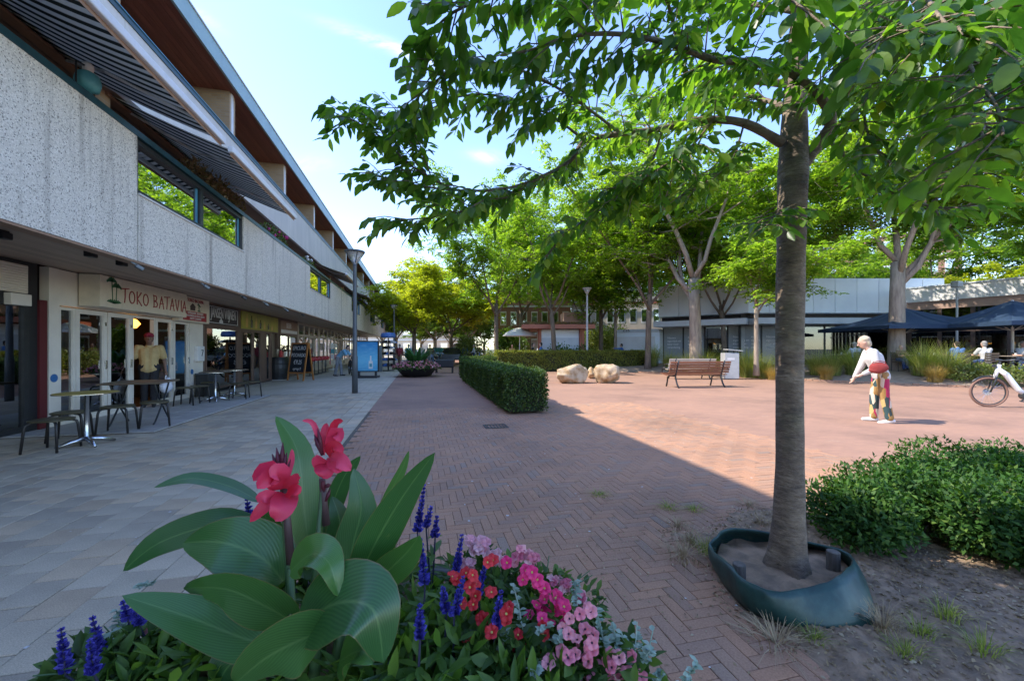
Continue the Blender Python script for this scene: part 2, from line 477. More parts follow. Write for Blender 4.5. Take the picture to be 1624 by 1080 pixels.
for i in range(-160, 220):
    for j in range(-40, 50):
        x = (i + 3 * j) * BW; y = (i - 3 * j) * BW
        for cx, cy, rz in ((x + 1.5 * BW, y + .5 * BW, 0), (x + .5 * BW, y + 2.5 * BW, R(90))):
            hx, hy = (BL / 2, BW / 2) if rz == 0 else (BW / 2, BL / 2)
            if cx - hx > NX0 - .001 and cx - hx < NX1 + .1 and cy - hy > NY0 and cy - hy < NY1 + .1:
                spots.append((cx, cy, rz, 0))
lay(spots, [piece_mesh('brick', BL, BW, 'clay_brick', .002, gap=.0014)], square, 'brick', 'clay_brick', score)
TW = .225; TL = .262
spots = []
k = 0
x = XS - TW / 2
while x > -6.2:
    y = SY0 + TL * (.5 if k % 2 else 0) + TL / 2
    while y < SY1:
        if not (x < -4.25 and 7.6 < y < 12.6):
            spots.append((x, y, 0, 0))
        y += TL
    x -= TW; k += 1
lay(spots, [piece_mesh('slab', TW, TL, 'grey_slab', .004, gap=.0024)], pave, 'slab', 'grey_slab', score)

# pale terrace tiles in front of the takeaway shop, laid in the pavement
g = B(); g.box(-6.12, -4.14, 7.52, 12.68, -.03, .012)
ter = struct(g.build('terrace_paving', 'joint_sand'))
tm = piece_mesh('terrace_tile', .39, .39, 'pale_tile', .003, .02, .002)
for i in range(5):
    for j in range(13):
        o = bpy.data.objects.new('terrace_tile', tm); COL.objects.link(o); o.parent = ter
        o.location = (-4.34 - .395 * i, 7.72 + .395 * j, .03 + rnd.uniform(-.001, .001))

# drain in the clay paving
p = G(786, 676)
d = thing('street_drain', 'small iron drain grate set in the clay paving before the clipped hedge', 'drain', (p.x, p.y, 0))
g = B()
for a in ((-.2, .2, -.17, -.14), (-.2, .2, .14, .17), (-.2, -.17, -.14, .14), (.17, .2, -.14, .14)): g.box(a[0], a[1], a[2], a[3], -.05, .008)
g.build('frame', 'iron', d)
for i in range(6):
    g = B(); g.box(-.15 + .055 * i, -.125 + .055 * i, -.14, .14, -.05, .005); g.build('grate_bar', 'iron', d)
g = B(); g.box(-.2, .2, -.17, .17, -.09, -.06); g.build('pit', 'iron', d)

from mathutils import noise as mnoise
# bare soil under the near tree and the shrubs
def soil_h(x, y):
    e = min(1.0, max(-1, (x - (1.62 + .10 * math.sin(y * 3.1) + .06 * math.sin(y * 9 + 1))) / .25))
    e2 = min(1.0, max(-1, ((2.78 + .12 * math.sin(x * 2.7) + .05 * math.sin(x * 8)) - y) / .3))
    e = min(e, e2)
    v_ = Vector((x, y, 0)); n = .02 * mnoise.noise(v_ * 3) + .011 * mnoise.noise(v_ * 9) + .011 * mnoise.noise(v_ * 24) + .007 * max(0, mnoise.noise(v_ * 55))
    return -.012 + .028 * e + n * max(0, e)
g = B(); g.grid(lambda u, v: (1.25 + u * 4.9, .35 + v * 2.8, soil_h(1.25 + u * 4.9, .35 + v * 2.8)), 300, 170)
g.grid(lambda u, v: (1.25 + u * 8.5, -2.2 + v * 2.549, soil_h(1.25 + u * 8.5, -2.2 + v * 2.549)), 60, 18)
struct(g.build('soil_bed', 'soil', smooth=True))
# ------------------------------------------------------------------ building materials
def build_house_mats():
    m, t, b, o = _nodes('aggregate')       # washed gravel concrete
    tcn = t.nodes.new('ShaderNodeTexCoord'); vo = t.nodes.new('ShaderNodeTexVoronoi'); vo.inputs['Scale'].default_value = 84
    t.links.new(tcn.outputs['Object'], vo.inputs['Vector'])
    bw = t.nodes.new('ShaderNodeSeparateColor'); t.links.new(vo.outputs['Color'], bw.inputs[0])
    c = _ramp(t, bw.outputs[0], [(0, (.2, .18, .15)), (.06, (.38, .35, .3)), (.14, (.62, .57, .48)), (.55, (.7, .645, .55)), (.8, (.74, .69, .6)), (1, (.84, .79, .7))])
    n = _noise(t, 140, 2, .7); c = _mix(t, 1.0, c, _ramp(t, n, [(.3, (.75, .75, .75)), (.7, (1.15, 1.15, 1.15))]), 'MULTIPLY')
    s = _noise(t, 1.0, 5, .65, (1, 2.6, .16)); c = _mix(t, 1.0, c, _ramp(t, s, [(.32, (.6, .59, .58)), (.43, (1.0, 1.0, 1.0)), (.6, (1.06, 1.06, 1.06))]), 'MULTIPLY')
    t.links.new(c, b.inputs['Base Color']); b.inputs['Roughness'].default_value = .85
    _bump(t, b, vo.outputs['Distance'], .5, .006)
    mat('parapet_grey', (.66, .64, .6), (.56, .55, .52), scale=2.5, rough=.8, stretch=(1, 1, .3), bump=.1)
    mat('wood_soffit', (.27, .1, .06), (.18, .065, .042), scale=3, rough=.55, stretch=(14, .5, 14), vary=.3)
    mat('board_soffit', (.5, .38, .29), (.42, .32, .25), scale=3, rough=.5, stretch=(10, .4, 10), vary=.2)
    mat('teal_fascia', (.30, .44, .44), (.25, .37, .38), scale=1.5, rough=.4)
    mat('teal_dark', (.02, .07, .085), (.015, .045, .055), scale=4, rough=.4)
    mat('blue_cap', (.07, .24, .33), (.06, .2, .28), scale=4, rough=.35)
    mat('black_frame', (.018, .02, .021), (.03, .03, .03), scale=9, rough=.4)
    mat('white_frame', (.76, .69, .58), (.69, .62, .52), scale=3, rough=.45)
    mat('cream_frame', (.5, .43, .34), (.42, .36, .28), scale=3, rough=.5)
    mat('tan_render', (.36, .25, .18), (.31, .21, .15), scale=2, rough=.85)
    mat('pale_render', (.5, .44, .37), (.44, .38, .32), scale=2, rough=.85)
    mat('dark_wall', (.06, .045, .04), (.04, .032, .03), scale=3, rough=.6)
    mat('brown_panel', (.16, .10, .07), (.12, .075, .055), scale=3, rough=.5)
    mat('interior', (.45, .35, .25), (.36, .28, .2), scale=2, rough=.9)
    mat('interior_floor', (.15, .12, .1), (.1, .085, .07), scale=3, rough=.5)
    m, t, b, o = _nodes('pier_brick')
    tcn = t.nodes.new('ShaderNodeTexCoord'); mp = t.nodes.new('ShaderNodeMapping'); mp.inputs['Rotation'].default_value = (R(90), 0, 0)
    bk = t.nodes.new('ShaderNodeTexBrick'); bk.inputs['Scale'].default_value = 1
    bk.inputs['Brick Width'].default_value = .21; bk.inputs['Row Height'].default_value = .065; bk.inputs['Mortar Size'].default_value = .007
    bk.inputs['Color1'].default_value = (.42, .3, .18, 1); bk.inputs['Color2'].default_value = (.35, .24, .14, 1); bk.inputs['Mortar'].default_value = (.34, .28, .22, 1)
    sep = t.nodes.new('ShaderNodeSeparateXYZ'); cmb = t.nodes.new('ShaderNodeCombineXYZ'); ad = t.nodes.new('ShaderNodeMath'); ad.operation = 'ADD'
    t.links.new(tcn.outputs['Object'], sep.inputs[0]); t.links.new(sep.outputs[0], ad.inputs[0]); t.links.new(sep.outputs[1], ad.inputs[1])
    t.links.new(ad.outputs[0], cmb.inputs[0]); t.links.new(sep.outputs[2], cmb.inputs[1]); t.links.new(cmb.outputs[0], bk.inputs[0])
    t.links.new(bk.outputs[0], b.inputs['Base Color']); b.inputs['Roughness'].default_value = .85
    _bump(t, b, bk.outputs['Fac'], -.4, .006)
    m, t, b, o = _nodes('awning_cloth')    # woven stripes
    tcn = t.nodes.new('ShaderNodeTexCoord'); sep = t.nodes.new('ShaderNodeSeparateXYZ'); t.links.new(tcn.outputs['Object'], sep.inputs[0])
    mu = t.nodes.new('ShaderNodeMath'); mu.operation = 'MULTIPLY'; mu.inputs[1].default_value = 1 / .19
    fr = t.nodes.new('ShaderNodeMath'); fr.operation = 'FRACT'; t.links.new(sep.outputs[1], mu.inputs[0]); t.links.new(mu.outputs[0], fr.inputs[0])
    c = _ramp(t, fr.outputs[0], [(0, (.02, .03, .03)), (.42, (.62, .6, .56)), (.94, (.2, .2, .2))], True)
    t.links.new(c, b.inputs['Base Color']); b.inputs['Roughness'].default_value = .8
    tr = t.nodes.new('ShaderNodeBsdfTranslucent'); t.links.new(c, tr.inputs[0]); ms = t.nodes.new('ShaderNodeMixShader'); ms.inputs[0].default_value = .4
    t.links.new(b.outputs[0], ms.inputs[1]); t.links.new(tr.outputs[0], ms.inputs[2]); t.links.new(ms.outputs[0], o.inputs[0])
    mat('beige_cloth', (.42, .34, .25), (.36, .29, .21), scale=3, rough=.85)
    flat('white_metal', (.68, .68, .68), .35, 0); flat('copper_brown', (.33, .2, .13), .5)
    flat('chrome', (.6, .61, .62), .25, 1.0); flat('steel_grey', (.12, .14, .15), .4, .3); flat('dark_metal', (.03, .032, .035), .4, .2)
    flat('red_strip', (.11, .012, .016), .45); flat('sign_cream', (.76, .66, .5), .5); flat('sign_red', (.38, .03, .03), .5)
    flat('sign_green', (.03, .13, .05), .5); flat('sign_white', (.75, .73, .7), .5); flat('black_paint', (.015, .015, .017), .45)
    flat('blue_sticker', (.03, .14, .35), .4); flat('bottle_dark', (.03, .035, .02), .15); flat('bottle_red', (.25, .02, .03), .2)
    flat('label_paper', (.62, .55, .42), .6); flat('box_red', (.5, .05, .05), .5); flat('box_blue', (.06, .15, .4), .5); flat('box_teal', (.1, .35, .4), .5)
    flat('counter_wood', (.34, .17, .075), .5); flat('wood_dark', (.06, .035, .025), .5); flat('gold', (.55, .33, .06), .4)
    glassmat('shop_glass', .16, (.8, .8, .78)); glassmat('mirror_glass', .62, (.3, .33, .34)); glassmat('far_glass', .45, (.6, .6, .58))
    m, t, b, o = _nodes('lamp_orange')
    b.inputs['Base Color'].default_value = (.8, .35, .05, 1); b.inputs['Emission Color'].default_value = (1, .42, .06, 1); b.inputs['Emission Strength'].default_value = 1.8
build_house_mats()

XP = -4.0; XF = -6.1; XU = -4.7           # concrete parapet, shop fronts, upper parapet
Y0B, Y1B = -9.0, 51.5
BAY = 4.25; PIER0 = 7.8
bld = thing('shopping_building', 'long low building with gravel concrete parapet, shops below and homes above', 'building', (0, 0, 0))
def seg_x(b, y0, y1, x0, x1, z0, z1): b.box(x0, x1, y0, y1, z0, z1)
g = B(); g.box(-15, -9.9, Y0B, Y1B, 0, 8.1); g.box(-9.9, -6.45, Y0B, Y1B, 2.8, 2.95); g.box(-9.9, -6.45, Y0B, Y1B, 5.4, 5.62); g.box(-9.9, -6.3, Y1B - .3, Y1B - .01, 0, 8.1)
g.box(-9.9, -6.3, Y0B, Y0B + .3, 0, 8.1)
g.build('wall', 'dark_wall', bld)
g = B(); g.box(-15.2, XU, Y0B - .2, Y1B + .3, 8.24, 8.5); rf = g.build('roof', 'parapet_grey', bld)
g = B(); g.box(XU, XU + .05, Y0B - .2, Y1B + .3, 8.1, 8.53); g.build('fascia', 'teal_fascia', rf)
g = B(); g.box(XU - .01, XU + .075, Y0B - .2, Y1B + .3, 8.53, 8.56); g.build('roof_edge', 'white_metal', rf)
bm = None
for i in range(14):
    g = B(); x = XU - .005 - .128 * i; g.box(x - .122, x, Y0B, Y1B, 8.12, 8.16); g.build('soffit_board', 'wood_soffit', rf)
# soffit above the pavement
g = B(); g.box(XF, XP - .17, Y0B, Y1B, 2.78, 2.95); sf = g.build('ceiling', 'board_soffit', bld)
for i in range(15):
    g = B(); x = XP - .17 - .128 * i; g.box(x - .1255, x, Y0B, Y1B, 2.735 + (.0015 if i % 2 else 0), 2.78); g.build('soffit_board', 'board_soffit', sf)
g = B(); g.box(XP - .17, XP - .005, Y0B, Y1B, 2.60, 2.625); g.build('drip_edge', 'copper_brown', bld)
# parapet of gravel concrete panels with windows let into it
PAN = 4.72; py = 6.9 - 4 * PAN; k = -4
while py < Y1B - .5:
    y0, y1 = py + .011, min(py + PAN, Y1B) - .011
    win = (k % 2 == 0) and k >= 0
    g = B()
    if win:
        ym = y0 + 3.6
        g.box(XP - .16, XP, y0, ym, 2.63, 3.62); g.box(XP - .16, XP, ym, y1, 2.63, 4.44)
    else:
        g.box(XP - .16, XP, y0, y1, 2.63, 4.44)
    pn = g.build('concrete_panel', 'aggregate', bld)
    if win:
        f = B(); ym = y0 + 3.6
        for a, b_ in ((y0, y0 + .05), (y0 + 1.77, y0 + 1.87), (ym - .06, ym)): f.box(XP - .13, XP - .03, a, b_, 3.68, 4.36)
        f.box(XP - .13, XP - .03, y0, ym, 4.36, 4.43); f.box(XP - .13, XP - .03, y0, ym, 3.625, 3.69)
        wn = f.build('window', 'black_frame', bld)
        s = B(); s.box(XP - .05, XP + .02, y0, ym, 3.60, 3.625); s.build('sill', 'parapet_grey', wn)
        for a, b_ in ((y0 + .06, y0 + 1.76), (y0 + 1.88, ym - .07)):
            q = B(); q.box(XP - .1, XP - .09, a, b_, 3.69, 4.36); q.build('pane', 'mirror_glass', wn)
            for yy in (a, b_ - .035): q = B(); q.box(XP - .105, XP - .075, yy, yy + .035, 3.69, 4.36); q.build('sash', 'blue_cap', wn)
        q = B(); q.box(XP - .16, XP - .14, y0, ym, 3.62, 4.44); q.build('back_board', 'black_frame', wn)
    py += PAN; k += 1
g = B(); g.box(XP - .18, XP + .012, Y0B, Y1B, 4.442, 4.53); rl = g.build('parapet_rail', 'teal_dark', bld)
g = B(); g.box(XP - .16, XP - .03, Y0B, Y1B, 4.532, 4.56); g.build('rail_cap', 'blue_cap', rl)
# first floor: balcony floor, back wall, glazing
g = B(); g.box(-6.45, XP - .165, Y0B, Y1B, 2.955, 3.0); g.build('balcony_floor', 'parapet_grey', bld)
g = B(); g.box(-6.45, -4.72, Y0B, Y1B, 5.56, 5.66); g.build('slab_soffit', 'tan_render', bld)
# upper parapet
yy = PIER0 - 4 * BAY
while yy < Y1B - .3:
    g = B(); g.box(XU - .1, XU, yy + .005, min(yy + BAY, Y1B) - .005, 5.5, 6.74); g.build('parapet_panel', 'parapet_grey', bld)
    yy += BAY
g = B(); g.box(XU - .13, XU + .02, Y0B, Y1B, 6.742, 6.84); g.build('parapet_rail', 'teal_dark', bld)
g = B(); g.box(XU - .02, XU + .035, Y0B, Y1B, 6.842, 6.86); g.build('rail_cap', 'blue_cap', bld)
yy = PIER0 - 4 * BAY
while yy < Y1B:
    for z0, z1, x1 in ((3.002, 5.56, -5.0), (5.66, 8.118, -4.86)):
        g = B(); g.box(-6.46, x1, yy - .16, yy + .16, z0, z1); pr = g.build('brick_pier', 'pier_brick', bld)
        if z0 > 5:
            q = B(); q.box(x1 - .002, x1 + .02, yy - .1, yy + .02, 6.0, 8.1); q.build('drain_pipe', 'white_metal', pr)
    for z0, z1 in ((3.002, 5.54), (5.67, 8.1)):
        f = B(); a, b_ = yy + .17, yy + BAY - .17
        for q0, q1 in ((a, a + .08), (a + 1.3, a + 1.38), (a + 2.6, a + 2.68), (b_ - .08, b_)): f.box(-6.5, -6.4, q0, q1, z0, z1)
        f.box(-6.5, -6.4, a, b_, z1 - .1, z1); f.box(-6.5, -6.4, a, b_, z0, z0 + .12)
        w_ = f.build('balcony_window', 'cream_frame', bld)
        q = B(); q.box(-6.46, -6.45, a + .05, b_ - .05, z0 + .1, z1 - .1); q.build('pane', 'far_glass', w_)
        q = B(); q.box(-6.75, -6.7, a, b_, z0, z1); q.build('curtain', 'interior', w_)
    yy += BAY

# awnings over the balconies
def awning(label, y0, y1, cloth, out=1.76, drop=.72):
    t = thing('awning', label, 'awning', (0, 0, 0), 0, 'awnings above the balconies')
    xa, za = -4.98, 5.52
    q = B(); q.box(xa - .16, xa + .02, y0 - .05, y1 + .05, za - .02, za + .12); q.build('casing', 'copper_brown', t, bev=.02)
    def fn(u, v):
        x = xa + out * u; y = y0 + (y1 - y0) * v
        return (x, y, za + .03 - drop * u - .05 * math.sin(math.pi * u) * (1 - .4 * math.cos(v * 7)))
    q = B(); q.grid(fn, 10, 16); ob = q.build('fabric', cloth, t, smooth=True)
    md = ob.modifiers.new('thick', 'SOLIDIFY'); md.thickness = .004
    xo, zo = xa + out, za + .03 - drop
    q = B(); q.box(xo - .03, xo + .06, y0 - .03, y1 + .03, zo - .06, zo + .05); fb = q.build('front_bar', 'white_metal', t, bev=.015)
    q = B(); q.box(xo + .0, xo + .004, y0, y1, zo - .11, zo - .06); q.build('valance', 'copper_brown', t)
    for yy in (y0 + .5, y1 - .5):
        e = Vector((xa + out * .45, yy + (.5 if yy < (y0 + y1) / 2 else -.5), za - drop * .45 - .06))
        q = B(); q.tube([(xa, yy, za - .0), e, (xo, yy + (.1 if yy < (y0 + y1) / 2 else -.1), zo - .02)], .022, 6); q.build('arm', 'white_metal', t)
    return t
awning('black and grey striped awning over the balcony, nearest and topmost in view', PIER0 - BAY + .05, PIER0 - .22, 'awning_cloth')
awning('black and grey striped awning over the balcony with the window strip', PIER0 + .1, PIER0 + 3.75, 'awning_cloth')
awning('beige awning let down over a far balcony, nearer of the two beige ones', PIER0 + 3 * BAY + .2, PIER0 + 4 * BAY - .3, 'beige_cloth', 1.5, .55)
awning('beige awning let down over a far balcony, farther of the two beige ones', PIER0 + 5 * BAY + .2, PIER0 + 6 * BAY - .3, 'beige_cloth', 1.5, .55)

# ------------------------------------------------------------------ shop fronts
def glazing(parent, name, y0, y1, z0, z1, fm, glass='shop_glass', fw=.06, x=XF, nopane=False):
    f = B()
    f.box(x - .05, x + .03, y0, y0 + fw, z0, z1); f.box(x - .05, x + .03, y1 - fw, y1, z0, z1)
    f.box(x - .048, x + .028, y0 + fw, y1 - fw, z1 - fw, z1); f.box(x - .048, x + .028, y0 + fw, y1 - fw, z0, z0 + fw)
    o = f.build(name, fm, parent)
    if not nopane:
        q = B(); q.box(x - .012, x - .004, y0 + fw, y1 - fw, z0 + fw, z1 - fw); q.build('pane', glass, o)
    return o
def room(parent, y0, y1, m='interior'):
    q = B(); q.box(-9.85, -9.8, y0, y1, 0, 2.8); q.box(-9.8, XF - .1, y0, y0 + .06, 0, 2.8); q.box(-9.8, XF - .1, y1 - .06, y1, 0, 2.8)
    q.box(-9.8, XF - .1, y0 + .06, y1 - .06, 2.7, 2.78); q.build('room_wall', m, parent)
    q = B(); q.box(-9.8, XF + .02, y0, y1, -.02, .014); q.build('room_floor', 'interior_floor', parent)
def shelf_unit(label, x, y0, y1, zs, mats_, h=.28, w=.09, facing=1):
    t = thing('shop_shelf', label, 'shelf', (x, (y0 + y1) / 2, 0))
    L_ = y1 - y0
    for s in (-1, 1): q = B(); q.box(-.2, .2, s * L_ / 2 - .015, s * L_ / 2 + .015, .014, zs[-1] + .45); q.build('side_panel', 'wood_dark', t)
    for z in zs:
        q = B(); q.box(-.19, .19, -L_ / 2 + .016, L_ / 2 - .016, z - .025, z); q.build('shelf_board', 'counter_wood', t)
        yy = -L_ / 2 + .08
        while yy < L_ / 2 - .08:
            hh = h * rnd.uniform(.8, 1.15); m = rnd.choice(mats_)
            if rnd.random() < .85:
                q = B(); q.lathe([(w * .4, 0), (w * .42, hh * .6), (w * .16, hh * .75), (w * .15, hh)], (rnd.uniform(-.02, .06), yy, z + .001), 7)
                q.build('bottle', m, t, smooth=True)
            yy += w * 1.15
    return t
# shop with the black front (number 8)
s8 = thing('black_shopfront', 'black shop front with louvre vent and number 8 plate at the pavement', 'shop front')
room(s8, 3.2, 8.24)
g = B(); g.box(XF - .1, XF + .02, 3.2, 8.1, 2.12, 2.73); g.box(XF - .1, XF + .02, 7.95, 8.1, .03, 2.12); g.box(XF - .1, XF + .02, 6.9, 7.0, .03, 2.12); g.box(XF - .1, XF + .02, 3.2, 6.9, .03, .45)
g.build('surround', 'black_paint', s8)
glazing(s8, 'door', 7.0, 7.95, .03, 2.12, 'black_frame', fw=.09)
glazing(s8, 'window', 3.2, 6.9, .45, 2.12, 'black_frame', fw=.07)
g = B(); g.box(XF - .04, XF + .05, 8.1, 8.24, .03, 2.15); g.build('red_strip', 'red_strip', s8)
vt = B(); vt.box(XF + .02, XF + .05, 7.35, 7.9, 2.22, 2.66); v_ = vt.build('vent', 'white_frame', s8)
for i in range(11):
    q = B(); q.bar((XF + .058, 7.37, 2.25 + i * .038), (XF + .058, 7.88, 2.25 + i * .038), .02, .022, 0, (.6, 0, 1)); q.build('louvre', 'white_frame', v_)
g = B(); g.box(XF + .02, XF + .12, 7.55, 7.88, 2.02, 2.2); g.build('alarm_box', 'white_frame', s8, bev=.01)
g = B(); g.box(XF + .02, XF + .03, 7.3, 7.45, 1.78, 1.95); pl = g.build('number_plate', 'sign_white', s8)
put('number', text_mesh('8', .15, 'black_paint', M=face_x(XF + .033, 7.375, 1.862)), pl)

# takeaway shop
tk = thing('takeaway_shopfront', 'white framed takeaway shop front with palm tree signboard and open door', 'shop front')
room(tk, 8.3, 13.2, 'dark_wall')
g = B(); g.box(XF - .08, XF + .05, 8.27, 8.47, .03, 2.72); g.box(XF - .08, XF + .03, 12.52, 13.2, .03, 2.1); g.box(XF - .08, XF + .03, 8.47, 13.2, 2.1, 2.72)
g.build('surround', 'white_frame', tk)
glazing(tk, 'side_window', 8.48, 8.83, .05, 2.08, 'white_frame', fw=.05)
for a, b_ in ((8.84, 9.58), (9.6, 10.29), (11.08, 11.76), (11.78, 12.5)):
    d_ = glazing(tk, 'door', a, b_, .05, 2.08, 'white_frame', fw=.085)
    q = B(); q.box(XF + .03, XF + .06, b_ - .07, b_ - .035, .95, 1.12); q.build('handle', 'chrome', d_)
    q = B(); q.box(XF + .03, XF + .045, b_ - .075, b_ - .03, 1.8, 1.87); q.build('lock_plate', 'chrome', d_)
g = B(); g.box(XF - .05, XF + .03, 10.3, 10.34, .05, 2.08); g.box(XF - .05, XF + .03, 11.02, 11.07, .05, 2.08); g.box(XF - .05, XF + .03, 10.34, 11.02, 2.03, 2.08); g.build('door_frame', 'white_frame', tk)
g = B(); g.box(XF - .05, XF + .06, 8.3, 12.5, .012, .05); g.build('threshold', 'white_frame', tk)
sg = B(); sg.box(XF + .05, -5.72, 8.86, 11.66, 2.13, 2.72); sgn = sg.build('signboard', 'sign_cream', tk, bev=.008)
sg = B(); sg.box(XF + .05, -5.9, 11.68, 13.18, 2.06, 2.72); sg2 = sg.build('side_signboard', 'sign_cream', tk, bev=.008)
def strokes(lines, w, y, z, x, sy, sz, m, name, parent):
    q = B()
    for ln in lines:
        pts = [(x, y + a * sy, z + b_ * sz) for a, b_ in ln]
        for i in range(len(pts) - 1):
            p0, p1 = Vector(pts[i]), Vector(pts[i + 1]); dd = (p1 - p0).normalized() * w * .3
            q.bar(p0 - dd, p1 + dd, w, .006, 0, (1, 0, 0))
    return q.build(name, m, parent)
def arc(cx, cy, rx, ry, a0=0, a1=360, n=14): return [(cx + rx * math.cos(R(a0 + (a1 - a0) * i / n)), cy + ry * math.sin(R(a0 + (a1 - a0) * i / n))) for i in range(n + 1)]
LET = {'T': [[(-.15, .98), (.2, 1.0), (.95, 1.06)], [(.4, 1.0), (.38, .4), (.3, 0)]],
       'O': [arc(.42, .48, .42, .46)],
       'K': [[(.1, 1.0), (.12, .02)], [(.75, .98), (.14, .45), (.85, -.05)]],
       'B': [[(.1, 1.0), (.12, 0)], [(.0, .98), (.5, .95), (.62, .78), (.5, .58), (.14, .52), (.6, .45), (.75, .25), (.6, .05), (.0, .0)]],
       'A': [[(-.02, -.03), (.42, 1.0), (.82, -.05)], [(.1, .36), (.78, .42)]],
       'V': [[(0, 1.0), (.2, .35), (.38, 0), (.55, .4), (.72, 1.0)]],
       'I': [[(.15, 1.0), (.13, 0)]]}
y = 9.42
for i, ch in enumerate('TOKO BATAVIA'):
    if ch == ' ': y += .12; continue
    strokes(LET[ch], .022, y, 2.27, -5.715, .19, .26 if ch != 'T' else .27, 'sign_red', 'letter', sgn)
    y += .05 + {'I': .06, 'T': .17}.get(ch, .19) - .03
def palm(parent, y, z, s, x):
    q = B()
    for k_ in (0, 1):
        yy = y + k_ * .09 * s
        q.bar((x, yy, z), (x, yy - .02 * s * (1 - 2 * k_), z + (.34 + .1 * (1 - k_)) * s), .016 * s, .006, 0, (1, 0, 0))
        top = Vector((x, yy - .02 * s * (1 - 2 * k_), z + (.34 + .1 * (1 - k_)) * s))
        for a in (-20, 20, 55, 95, 130, 165, 200):
            p1 = top + Vector((0, math.cos(R(a)) * .08 * s, math.sin(R(a)) * .06 * s + .02 * s)); p2 = top + Vector((0, math.cos(R(a)) * .14 * s, math.sin(R(a)) * .03 * s - .02 * s))
            q.bar(top, p1, .03 * s, .006, 0, (1, 0, 0)); q.bar(p1, p2, .02 * s, .005, 0, (1, 0, 0))
    q.build('palm_trunk_and_fronds', 'sign_green', parent)
    q = B()
    for i in range(9):
        a = 20 + i * 17
        q.bar((x + .001, y + .04 * s, z), (x + .001, y + .04 * s + math.cos(R(a)) * .2 * s, z + abs(math.sin(R(a))) * .08 * s), .022 * s, .006, 0, (1, 0, 0))
    q.build('palm_grass', 'sign_green', parent)
palm(sgn, 9.16, 2.22, .95, -5.715)
put('lettering', text_mesh('TOKO BATAVIA', .13, 'sign_red', sx=.85, M=face_x(-5.895, 12.45, 2.63)), sg2)
palm(sg2, 12.6, 2.36, .42, -5.895)
q = B(); q.box(-5.9, -5.892, 12.2, 12.42, 2.37, 2.46); q.prism([(-.15, 0), (.15, 0), (0, .1)], -.004, .004, 0, face_x(-5.895, 12.31, 2.46)); q.build('hut_print', 'wood_dark', sg2)
q = B(); q.box(-5.9, -5.89, 11.86, 13.0, 2.1, 2.34); rb = q.build('red_plate', 'sign_red', sg2)
for i, tx in enumerate(('SURINAAMSE  BROODJES', 'INDONESISCHE MAALTIJDEN', 'PARTY CATERING')):
    put('lettering', text_mesh(tx, .072, 'sign_white', sx=.95, M=face_x(-5.887, 12.43, 2.295 - i * .073)), rb)
q = B(); q.box(XF + .03, XF + .13, 12.72, 13.08, 1.0, 1.42); mb = q.build('letterbox', 'sign_white', tk, bev=.015)
put('number', text_mesh('7', .26, 'black_paint', M=face_x(XF + .133, 12.95, 1.22)), mb)
for yy, zz in ((8.36, .85), (12.62, .72)):
    q = B(); q.lathe([(.07, 0), (.07, .006)], (0, 0, 0), 16, 0, face_x(XF + (.052 if yy < 9 else .032), yy, zz)); q.build('sticker', 'blue_sticker', tk)
def pendant(label, x, y, z):
    t = thing('pendant_lamp', label, 'lamp', (x, y, z))
    q = B(); q.lathe([(.02, -.12), (.13, -.1), (.2, 0), (.13, .1), (.02, .13)], (0, 0, 0), 14); q.build('shade', 'lamp_orange', t, smooth=True)
    q = B(); q.tube([(0, 0, .12), (0, 0, 2.69 - z)], .006, 5); q.build('cord', 'black_paint', t)
pendant('orange glowing pendant lamp hanging in the open takeaway doorway', -6.75, 11.35, 1.95)
pendant('orange glowing pendant lamp behind the closed glass door of the takeaway', -6.8, 9.75, 2.0)
shelf_unit('shelf of small jars at the back of the takeaway', -9.4, 11.9, 12.9, (1.1, 1.5, 1.9), ['box_red', 'gold', 'label_paper'], .22)
g = thing('shop_counter', 'pale blue fronted counter inside the takeaway behind the glass', 'counter', (-7.6, 9.95, 0))
q = B(); q.box(-.35, .35, -.75, .75, .014, 1.05); q.build('front', 'box_blue', g, bev=.01); q = B(); q.box(-.4, .4, -.8, .8, 1.05, 1.09); q.build('top', 'sign_white', g)

# wine shop
jw = thing('wine_shopfront', 'dark brown wine shop front with framed white lettering and yellow banner', 'shop front')
room(jw, 13.24, 19.55)
g = B(); g.box(XF - .1, XF + .02, 13.22, 19.6, 2.02, 2.72); g.box(XF - .1, XF + .02, 13.22, 13.36, .03, 2.02)
for a, b_ in ((15.5, 15.75), (17.55, 18.05), (18.55, 18.75), (19.45, 19.6)): g.box(XF - .1, XF + .02, a, b_, .03, 2.02)
g.build('surround', 'brown_panel', jw)
glazing(jw, 'window', 13.36, 15.5, .12, 2.02, 'brown_panel')
glazing(jw, 'door', 15.75, 16.8, .05, 2.02, 'brown_panel', fw=.09); glazing(jw, 'window', 16.8, 17.55, .05, 2.02, 'brown_panel')
glazing(jw, 'window', 18.05, 18.55, .05, 2.02, 'brown_panel')
q = B(); q.box(XF + .02, XF + .06, 13.42, 15.4, 2.1, 2.66); js = q.build('signboard', 'dark_wall', jw)
q = B(); x_ = XF + .062
for a in ((13.46, 15.36, 2.13, 2.145), (13.46, 15.36, 2.615, 2.63), (13.46, 13.478, 2.145, 2.615), (15.342, 15.36, 2.145, 2.615)): q.box(x_, x_ + .008, *a)
q.build('border', 'sign_white', js)
put('lettering', text_mesh('JANSEN WIJNEN', .44, 'sign_white', sx=.52, M=face_x(x_ + .004, 14.4, 2.43)), js)
q = B(); q.prism([(-.11, 0), (.11, 0), (.11, .07), (.045, .1), (0, .2), (-.045, .1), (-.11, .07)], -.003, .003, 0, face_x(x_ + .004, 14.2, 2.15)); q.build('gable_mark', 'sign_white', js)
